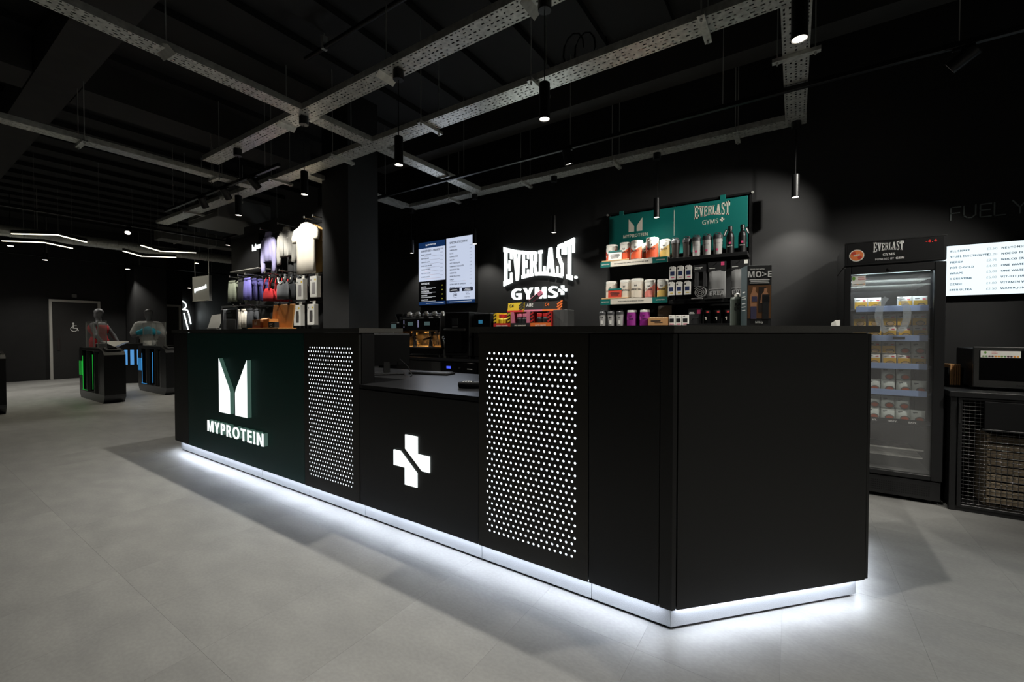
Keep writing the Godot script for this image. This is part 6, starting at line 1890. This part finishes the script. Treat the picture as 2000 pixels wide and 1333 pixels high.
func clothes():
	var wall = thing("display_back_rails", "black slotted back rails of the clothing display", "rail", Vector3(0, 0, -3.5))
	for y in [2.735, 2.11, 1.62]:
		part(wall, "cross_rail", box(2.7, 0.03, 0.02, 0.002), mats["black_metal"], Vector3(-6.2, y, 0.011))
	# lit header with the logo word, partly behind the jackets
	var hd = thing("display_header", "black display header with small lit logo and word above the shorts", "sign", Vector3(-7.2, 2.45, -3.5))
	part(hd, "header_box", box(0.86, 0.52, 0.2, 0.004), mats["black_matte"], Vector3(0, 0, 0.1))
	part(hd, "edge_trim", box(0.88, 0.016, 0.22, 0.002), mat("pale_trim", Color8(150, 148, 142), 0.5), Vector3(0, -0.268, 0.11))
	part(hd, "lit_sign_mark", m_mark(0.1, 0.01), mats["sign_face"], Vector3(0.26, 0.0, 0.2))
	part(hd, "lit_sign_word", text("MY", 0.06, true, 0.01, 0), mats["sign_face"], Vector3(0.385, 0.05, 0.205))
	# top row
	var white = cloth("white", Color8(236, 228, 214))
	var grey = cloth("grey", Color8(150, 148, 142))
	var lilac = cloth("lilac", Color8(150, 146, 186))
	var blackc = cloth("black", Color8(26, 26, 27))
	var tops = [[-5.34, 2.69, white, 0.46, 0.71, 0.19, 0, "white short sleeved t-shirt hanging on the display", "t-shirt"], [-5.98, 2.7, grey, 0.36, 0.42, 0.42, 1, "grey zipped track jacket hanging between the lilac jacket and the t-shirt", "jacket"], [-6.46, 2.69, lilac, 0.28, 0.44, 0.5, 1, "lilac zipped jacket hanging on the display", "jacket"], [-5.14, 2.68, cloth("charcoal", Color8(66, 66, 66)), 0.34, 0.62, 0.2, 0, "charcoal t-shirt hanging next to the column", "t-shirt"]]
	var k = 0
	for t in tops:
		rail(t[0], t[1] + 0.012, -3.18, ["white t-shirts", "grey track jacket", "lilac jacket", "charcoal t-shirt"][k])
		var o = thing(t[8].replace("-", "_"), t[7], t[8], Vector3(t[0], t[1], [-3.2, -3.3, -3.3, -3.41][k]))
		top_garment(o, t[2], t[3], t[4], t[5], t[6], k * 1.3)
		if k == 1:
			part(o, "chest_print", box(0.035, 0.012, 0.002), mats["white_print"], Vector3(0.1, -0.18, 0.05))
		k += 1
	var tan_ = cloth("mustard", Color8(170, 138, 84))
	var bt = thing("t_shirt", "mustard t-shirt hanging right behind the white t-shirt", "t-shirt", Vector3(-5.36, 2.69, -3.31))
	top_garment(bt, tan_, 0.46, 0.69, 0.2, 0, 0.4)
	for j in 2:
		var o = thing("leggings", ["black leggings with white waistband hanging below the grey jacket", "black leggings hanging below the lilac jacket"][j], "leggings", Vector3([-5.98, -6.46][j], 2.32, -3.41))
		part(o, "waistband", loft(body_of([[-0.1, 0.15 - 0.03 * j, 0.03], [-0.06, 0.15 - 0.03 * j, 0.03]], 20)), white if j == 0 else blackc)
		for s in [-1, 1]:
			part(o, "leg", loft(body_of([[-0.36, 0.06, 0.035, s * 0.075], [-0.1, 0.075, 0.035, s * 0.07]], 18)), blackc)
		part(o, "hanger_bar", tube([Vector3(0, -0.055, -0.0), Vector3(0, 0.4, -0.02)], 0.003, 5), mats["dark_steel"])
	# middle row: several of a kind on each arm
	var sage = cloth("sage", Color8(150, 156, 138))
	var viol = cloth("violet", Color8(104, 98, 170))
	var viod = cloth("violet_dark", Color8(62, 58, 110))
	var redc = cloth("red", Color8(190, 40, 46))
	var mid = [[-7.27, 2.05, sage, 3, 0.27, 0.36, "sage green shorts on the first display arm", "sage shorts"], [-7.0, 2.05, cloth("charcoal2", Color8(44, 44, 46)), 1, 0.17, 0.38, "charcoal shorts between the sage and the violet ones", "charcoal shorts beside the violet ones"], [-6.79, 2.06, viol, 1, 0.25, 0.37, "light violet shorts at the front of their arm", "violet shorts"], [-6.79, 2.06, viod, 3, 0.25, 0.37, "dark violet shorts behind the light violet ones"]]
	for q in mid:
		if q[2] != viod:
			rail(q[0], q[1] + 0.012, -3.12, q[7])
		for j in q[3]:
			var zz = -3.15 - j * 0.085 - (0.08 if q[2] == viod else 0.0)
			var o = thing("shorts", q[6], "shorts", Vector3(q[0] + 0.006 * j, q[1], zz), 0.0, "shorts on the middle rails")
			shorts_garment(o, q[2], q[4], q[5], j * 0.9)
	rail(-6.18, 2.04, -3.1, "red sports bras")
	for j in 4:
		var o = thing("sports_bra", "red strappy sports bra on the middle rail", "sports bra", Vector3(-6.18 + 0.01 * j, 2.03, -3.14 - j * 0.08), 0.0, "red sports bras on the middle rail")
		hook(o, -0.03)
		part(o, "cups", loft(body_of([[-0.38, 0.13, 0.025, 0, 0.15], [-0.32, 0.14, 0.034, 0, 0.1], [-0.26, 0.12, 0.034, 0, 0.1], [-0.21, 0.08, 0.022]], 28, j)), redc)
		for s in [-1, 1]:
			part(o, "strap", tube([Vector3(s * 0.075, -0.24, 0.03), Vector3(s * 0.06, -0.12, 0.02), Vector3(s * 0.05, -0.05, 0.0)], 0.006, 6), redc)
	rail(-5.8, 2.04, -3.1, "crop tanks")
	var heather = cloth("heather", Color8(112, 114, 118))
	for j in 4:
		var o = thing("crop_tank", ["pale grey crop tank at the front of its arm", "dark crop tank with white trim behind the pale grey one"][mini(j, 1)], "tank top", Vector3(-5.8 + 0.02 * j, 2.03, -3.14 - j * 0.08), 0.0, "crop tanks on the middle rail")
		hook(o, -0.03)
		part(o, "bodice", loft(body_of([[-0.37, 0.15, 0.03, 0, 0.16], [-0.28, 0.15, 0.034, 0, 0.1], [-0.19, 0.14, 0.03], [-0.13, 0.1, 0.022]], 28, j)), heather if j == 0 else cloth("slate", Color8(60, 62, 66)))
		for s in [-1, 1]:
			part(o, "strap", tube([Vector3(s * 0.085, -0.15, 0.02), Vector3(s * 0.08, -0.09, 0.012), Vector3(s * 0.06, -0.045, 0.0)], 0.016, 8), heather if j == 0 else mats["cloth_slate"])
		part(o, "neck_trim", tube([Vector3(-0.08, -0.08, 0.028), Vector3(-0.05, -0.15, 0.03), Vector3(0, -0.17, 0.034), Vector3(0.05, -0.15, 0.03), Vector3(0.08, -0.08, 0.028)], 0.005, 6), white)
	# boxed sleeves at the end, two rows
	var n = 0
	for q in [[-5.345, 1.63, -3.14], [-5.17, 1.66, -3.22], [-5.375, 1.29, -3.12], [-5.2, 1.3, -3.2]]:
		var lab = ["white boxed knee sleeve on the upper row, corner trimmed with yellow, beside the tanks", "white boxed knee sleeve on the upper row next to the column", "white boxed knee sleeve on the lower row beside the black shorts", "white boxed knee sleeve on the lower row next to the pale leggings"][n]
		var o = thing("boxed_sleeve", lab, "box", Vector3(q[0], q[1], q[2]), 0.0, "boxed knee sleeves")
		part(o, "carton", box(0.155, 0.27, 0.06, 0.003), mats["white_card"], Vector3(0, 0.135, 0))
		part(o, "hang_tab", box(0.06, 0.05, 0.003), mats["white_card"], Vector3(0, 0.29, -0.02))
		part(o, "picture", prism([Vector2(-0.035, 0.04), Vector2(0.03, 0.04), Vector2(0.035, 0.12), Vector2(0.03, 0.19), Vector2(-0.03, 0.19), Vector2(-0.035, 0.12)], 0.001), mat("sleeve_picture", Color8(74, 70, 70), 0.6) if n > 1 else mat("sleeve_picture_pale", Color8(160, 156, 156), 0.6), Vector3(0.01, 0, 0.03))
		part(o, "yellow_corner", box(0.03, 0.022, 0.001), mats["price_yellow"], Vector3(0.045, 0.225, 0.0305))
		part(o, "brand_mark", m_mark(0.02, 0.001), mats["black_print"], Vector3(-0.06, 0.215, 0.03))
		part(o, "peg_arm", rods([[Vector3(0, 0.305, -0.33), Vector3(0, 0.305, 0.04)]], 0.004, 6), mats["steel"])
		n += 1
	var wl = thing("leggings", "pale long leggings hanging beside the column", "leggings", Vector3(-5.0, 1.93, -3.36))
	hook(wl, -0.02)
	for s in [-1, 1]:
		part(wl, "leg", loft(body_of([[-0.72, 0.045, 0.025, s * 0.05, 0.1], [-0.3, 0.055, 0.028, s * 0.052, 0.1], [-0.06, 0.06, 0.022, s * 0.045]], 18, s)), white)
	part(wl, "waistband", loft(body_of([[-0.07, 0.11, 0.024], [-0.035, 0.105, 0.022]], 20)), white)
	# lower row
	var low = [[-7.08, 1.6, white, 1, 0.25, 0.34, "cream shorts at the front of the lower row", "cream shorts at the row end"], [-6.86, 1.6, white, 1, 0.18, 0.32, "cream shorts next to the charcoal ones on the lower row", "cream shorts beside the charcoal ones"], [-6.68, 1.6, cloth("charcoal3", Color8(64, 66, 70)), 2, 0.19, 0.34, "charcoal shorts behind the plywood stand on the lower row", "charcoal shorts of the lower row"], [-5.9, 1.58, heather, 1, 0.26, 0.34, "grey shorts at the front of the black shorts arm", "grey and black shorts"], [-5.86, 1.58, blackc, 6, 0.26, 0.36, "black shorts behind the grey pair on the lower row"]]
	for q in low:
		if q[2] != blackc:
			rail(q[0], q[1] + 0.012, -3.08, q[7])
		for j in q[3]:
			var zz = -3.13 - j * (0.075 if q[3] < 4 else 0.052) - (0.06 if q[2] == blackc else 0.0)
			var o = thing("shorts", q[6], "shorts", Vector3(q[0] + 0.006 * j, q[1], zz), 0.0, "shorts on the lower rails")
			shorts_garment(o, q[2], q[4], q[5], j * 0.7 + q[0])

# ---------------------------------------------------------------- turnstiles, mannequins, far end
func turnstile(at, col, led, label, group):
	var o = thing("turnstile", label, "turnstile", at, 0.0, group)
	var bm = mats["black_metal"]
	var sm = mat("gunmetal", Color8(88, 88, 90), 0.35, 0.8)
	var L = 1.5
	var W = 0.28
	# base with cut corners, end cabinets, top rail
	part(o, "base", prism([Vector2(-L / 2 + 0.08, 0), Vector2(L / 2 - 0.08, 0), Vector2(L / 2, 0.1), Vector2(L / 2, 0.14), Vector2(-L / 2, 0.14), Vector2(-L / 2, 0.1)], W), sm, Vector3(0, 0, -W / 2))
	part(o, "end_cabinet", prism([Vector2(L / 2 - 0.26, 0.14), Vector2(L / 2, 0.14), Vector2(L / 2, 0.82), Vector2(L / 2 - 0.05, 0.88), Vector2(L / 2 - 0.26, 0.93)], W), bm, Vector3(0, 0, -W / 2))
	part(o, "end_cabinet", prism([Vector2(-L / 2, 0.14), Vector2(-L / 2 + 0.2, 0.14), Vector2(-L / 2 + 0.2, 0.93), Vector2(-L / 2 + 0.04, 0.93), Vector2(-L / 2, 0.88)], W), bm, Vector3(0, 0, -W / 2))
	part(o, "top_rail", box(L - 0.46, 0.05, W, 0.004), bm, Vector3(-0.03, 0.905, 0))
	part(o, "side_trim", box(0.05, 0.7, W + 0.006, 0.004), sm, Vector3(L / 2 - 0.285, 0.49, 0))
	part(o, "inner_core", box(L - 0.5, 0.7, 0.06), mats["black_gloss"], Vector3(-0.03, 0.5, 0))
	for x in [-0.3, 0.18]:
		part(o, "hinge_post", cyl(0.05, 0.8, 20), sm, Vector3(x, 0.53, W / 2 - 0.05))
	var rd = part(o, "card_reader", box(0.2, 0.02, 0.2, 0.004), sm, Vector3(L / 2 - 0.14, 0.925, 0), Vector3(0, 0, -0.23))
	part(rd, "reader_window", box(0.12, 0.004, 0.12, 0.001), mats["black_gloss"], Vector3(0, 0.0105, 0))
	# glass wings and lit edges
	for x in [-0.62, 0.12]:
		part(o, "glass_wing", box(0.5, 0.48, 0.01, 0.002), mats["glass"], Vector3(x + 0.02, 1.165, 0.02))
		part(o, "wing_edge", boxes([[Vector3(x - 0.232, 1.165, 0.02), Vector3(0.005, 0.48, 0.012)], [Vector3(x + 0.02, 1.406, 0.02), Vector3(0.5, 0.004, 0.012)], [Vector3(x + 0.272, 1.165, 0.02), Vector3(0.005, 0.48, 0.012)]]), mat("glass_edge", Color8(120, 124, 122), 0.3))
	part(o, "led_edge", box(0.008, 0.62, 0.006), led, Vector3(-L / 2 + 0.235, 0.47, W / 2 + 0.001))
	part(o, "led_edge", box(0.008, 0.62, 0.006), led, Vector3(0.0, 0.5, W / 2 - 0.02))
	part(o, "led_panel", box(0.22, 0.26, 0.004), led, Vector3(-L / 2 + 0.12, 0.55, W / 2 + 0.002))
	for k in 3:
		part(o, "panel_bar", box(0.02, 0.27, 0.004), mats["black_matte"], Vector3(-L / 2 + 0.06 + k * 0.06, 0.55, W / 2 + 0.0045))
	part(o, "led_floor_line", box(0.3, 0.006, 0.006), led, Vector3(-L / 2 + 0.34, 0.16, W / 2 + 0.001))
	area(at + Vector3(-0.4, 0.5, W / 2 + 0.05), at + Vector3(-0.4, 0.3, 2), 0.6, 0.3, 0.03, col, "turnstile_area_light")

func gates():
	var green = glow("led_green", Color8(40, 200, 70), 0.6, Color(0.02, 0.1, 0.03))
	var blue = glow("led_blue", Color8(60, 150, 220), 0.9, Color(0.02, 0.05, 0.1))
	var grp = "turnstile cabinets across the entrance"
	turnstile(Vector3(-10.42, 0, -1.0), Color(0.3, 0.6, 1.0), blue, "black turnstile cabinet beyond the open floor, nearest the entrance wall", grp)
	turnstile(Vector3(-10.42, 0, -2.35), Color(0.2, 1.0, 0.4), green, "black turnstile cabinet with green lit edge and card reader", grp)
	turnstile(Vector3(-10.75, 0, -3.3), Color(0.3, 0.65, 1.0), blue, "black turnstile cabinet with blue lit glass bay beside the counter end", grp)
	var bp = thing("lit_bar_panel", "row of bright blue vertical light bars between the turnstiles", "light", Vector3(-13.3, 0, -3.35), 0.9)
	part(bp, "led_panel_frame", box(0.95, 0.95, 0.06, 0.006), mats["black_metal"], Vector3(0, 0.475, 0))
	var xs = [-0.4, -0.3, -0.23, -0.1, 0.0, 0.1, 0.22, 0.36]
	var ws = [0.07, 0.045, 0.03, 0.03, 0.04, 0.06, 0.07, 0.09]
	for k in 8:
		part(bp, "led_bar", box(ws[k], 0.36, 0.006), glow("bar_blue", Color8(90, 160, 225), 0.8, Color(0.02, 0.05, 0.1)), Vector3(xs[k], 0.62, 0.032))

func mannequin(at, turn, label, pose, outfit):
	var o = thing("mannequin", label, "mannequin", at, turn, "grey mannequins behind the turnstiles")
	var m = mat("mannequin_grey", Color8(104, 104, 106), 0.5)
	var V = func(x, y, z): return Vector3(x, y, z)
	var core = [[V.call(0, 1.0, 0), V.call(0, 1.12, 0), 0.13, 0.115], [V.call(0, 1.12, 0), V.call(0, 1.32, 0), 0.115, 0.13], [V.call(-0.1, 1.36, 0), V.call(0.1, 1.36, 0), 0.11, 0.11], [V.call(0, 1.42, 0), V.call(0, 1.55, 0.01), 0.06, 0.052], [V.call(0, 1.63, 0.012), V.call(0, 1.71, 0.0), 0.075, 0.092], [V.call(0, 1.6, 0.05), V.call(0, 1.64, 0.07), 0.045, 0.03]]
	var legs = []
	for s in [-1, 1]:
		legs += [[V.call(s * 0.08, 0.98, 0), V.call(s * 0.1, 0.52, 0.01), 0.1, 0.06], [V.call(s * 0.1, 0.52, 0.01), V.call(s * 0.1, 0.09, -0.02), 0.058, 0.038], [V.call(s * 0.1, 0.05, -0.03), V.call(s * 0.11, 0.03, 0.12), 0.04, 0.028]]
	var arms = []
	for s in [-1, 1]:
		var sh = V.call(s * 0.19, 1.38, 0)
		var el = pose[0] * Vector3(s, 1, 1)
		var wr = pose[1] * Vector3(s, 1, 1)
		arms += [[sh, el, 0.055, 0.042], [el, wr, 0.042, 0.03]]
		var d = (wr - el).normalized()
		arms += [[wr, wr + d * 0.08, 0.03, 0.036]]
		for f in 4:
			var side = d.cross(Vector3.UP).normalized()
			var b = wr + d * 0.08 + side * (f - 1.5) * 0.018
			arms.append([b, b + d * (0.075 - 0.008 * absf(f - 1.2)) - Vector3(0, 0.012, 0), 0.0095, 0.008])
		arms.append([wr + d * 0.03, wr + d * 0.075 + d.cross(Vector3.UP).normalized() * 0.045, 0.011, 0.009])
	part(o, "body", skin(core + legs + arms, 0.035, 0.016), m)
	for c in outfit:
		part(o, c[0], skin(c[1], 0.04, 0.018), c[2])
	part(o, "stand_plate", cyl(0.18, 0.012, 28, 0.18, 0.002), mats["steel"], Vector3(0, 0.006, 0.02))

func far_end():
	var V = func(x, y, z): return Vector3(x, y, z)
	var redc = mats["cloth_red"]
	var teal = cloth("teal", Color8(30, 140, 160))
	var pale = cloth("pale", Color8(168, 168, 164))
	var shorts = [[V.call(0, 1.0, 0), V.call(0, 1.08, 0), 0.17, 0.155]]
	for s in [-1, 1]:
		shorts.append([V.call(s * 0.08, 0.98, 0), V.call(s * 0.095, 0.68, 0.005), 0.135, 0.11])
	mannequin(Vector3(-14.35, 0.0, -3.2), -0.9, "grey mannequin in red sports bra and red shorts leaning on its arms", [Vector3(0.25, 1.12, -0.14), Vector3(0.21, 0.88, -0.32)],
		[["sports_bra", [[V.call(-0.07, 1.3, 0.015), V.call(0.07, 1.3, 0.015), 0.155, 0.155], [V.call(0, 1.22, 0), V.call(0, 1.26, 0), 0.155, 0.155]], redc], ["shorts", shorts, redc]])
	var tee = [[V.call(0, 0.98, 0), V.call(0, 1.12, 0), 0.19, 0.175], [V.call(0, 1.12, 0), V.call(0, 1.32, 0), 0.175, 0.175], [V.call(-0.13, 1.35, 0), V.call(0.13, 1.35, 0), 0.14, 0.14]]
	for s in [-1, 1]:
		tee.append([V.call(s * 0.19, 1.38, 0), V.call(s * 0.26, 1.2, 0.05), 0.1, 0.1])
	var trousers = []
	for s in [-1, 1]:
		trousers += [[V.call(s * 0.08, 0.98, 0), V.call(s * 0.1, 0.52, 0.01), 0.13, 0.095], [V.call(s * 0.1, 0.52, 0.01), V.call(s * 0.1, 0.12, -0.015), 0.095, 0.07]]
	var gl = []
	for s in [-1, 1]:
		gl += [[V.call(s * 0.19, 1.2, 0.2), V.call(s * 0.06, 1.24, 0.27), 0.055, 0.075], [V.call(s * 0.06, 1.24, 0.27), V.call(s * 0.02, 1.28, 0.33), 0.08, 0.07]]
	mannequin(Vector3(-13.75, 0.0, -4.0), 1.25, "grey mannequin in pale t-shirt with teal wrapped hands raised to the chest", [Vector3(0.29, 1.13, 0.08), Vector3(0.1, 1.23, 0.25)],
		[["t_shirt", tee, pale], ["trousers", trousers, mats["cloth_black"]], ["hand_wraps", gl, teal]])
	var ws = thing("leaflet_shelf", "small white wedge shaped leaflet shelf on a thin post behind the turnstiles", "shelf", Vector3(-12.3, 0, -3.0), 0.9)
	part(ws, "wedge_tray", prism([Vector2(-0.22, 1.02), Vector2(0.2, 1.02), Vector2(0.2, 0.99), Vector2(0.02, 0.9), Vector2(-0.12, 0.98)], 0.16), mats["white_plastic"], Vector3(0, 0, -0.08))
	part(ws, "post", cyl(0.02, 0.92, 12), mats["black_metal"], Vector3(0, 0.46, 0))
	part(ws, "foot_plate", cyl(0.14, 0.012, 24), mats["black_metal"], Vector3(0, 0.006, 0))
	# neon stick figure in the recess beyond the second door
	var neon = glow("neon_white", Color(0.95, 1.0, 1.0), 3.0)
	var n = thing("neon_figure_sign", "white neon outline of a standing figure on the far wall", "neon sign", Vector3(-17.47, 0, -5.96))
	var pts = []
	for k in 20:
		var a = deg_to_rad(-60.0 + 265.0 * k / 19.0)
		pts.append(Vector3(0.02, 2.14 + sin(a) * 0.145, -cos(a) * 0.145))
	part(n, "neon_head", tube(pts, 0.02, 8), neon)
	part(n, "neon_body", tube([Vector3(0.02, 2.0, 0.02), Vector3(0.02, 2.0, -0.13), Vector3(0.02, 1.97, -0.19), Vector3(0.02, 1.9, -0.215), Vector3(0.02, 1.5, -0.28)], 0.02, 8), neon)
	part(n, "neon_leg", tube([Vector3(0.02, 1.88, -0.08), Vector3(0.02, 1.3, -0.2), Vector3(0.02, 0.9, -0.26)], 0.02, 8), neon)
	area(Vector3(-17.38, 1.8, -6.1), Vector3(-15, 1.8, -6.0), 0.5, 0.3, 0.1, Color(0.95, 1.0, 1.0), "neon_area_light")
	# hanging sign with a small lit word
	var h = thing("hanging_sign", "grey hanging sign panel with a small lit script word", "sign", Vector3(-9.8, 2.08, -3.7), 0.1)
	part(h, "panel", box(0.6, 0.48, 0.05, 0.004), mat("sign_panel_grey", Color8(120, 120, 118), 0.5), Vector3.ZERO)
	part(h, "edge_trim", box(0.6, 0.012, 0.06, 0.002), mats["pale_trim"], Vector3(0, -0.245, 0))
	part(h, "lit_sign_word", text("powered", 0.075, true, 0.012, 1), mats["sign_face"], Vector3(0, 0.0, 0.031), Vector3(0, 0, 0.12))
	for s in [-1, 1]:
		part(h, "suspension_rod", cyl(0.004, 1.58, 6), mats["zinc_rod"], Vector3(s * 0.25, 1.03, 0))
	# low cabinet and folded clothes near the mannequins
	var c = thing("clothes_table", "low dark display table with folded clothes behind the second turnstile", "table", Vector3(-13.0, 0, -5.3))
	part(c, "table_top", box(1.4, 0.04, 0.7, 0.004), mats["black_laminate"], Vector3(0, 0.78, 0))
	for sx in [-1, 1]:
		for sz in [-1, 1]:
			part(c, "leg", box(0.05, 0.76, 0.05, 0.003), mats["black_metal"], Vector3(sx * 0.64, 0.38, sz * 0.29))
	for k in 4:
		var f = thing("folded_garment", ["folded red garment on the dark table", "folded black garment on the dark table", "folded grey garment on the dark table", "second folded red garment at the table end"][k], "clothing", Vector3(-13.45 + k * 0.3, 0.8, -5.2), 0.1 * k, "folded clothes on the dark table")
		part(f, "fold", box(0.24, 0.06, 0.3, 0.02), [redc, mats["cloth_black"], mats["cloth_grey"], redc][k], Vector3(0, 0.03, 0))
		part(f, "fold", box(0.23, 0.05, 0.29, 0.02), [redc, mats["cloth_black"], mats["cloth_grey"], redc][k], Vector3(0, 0.085, 0))
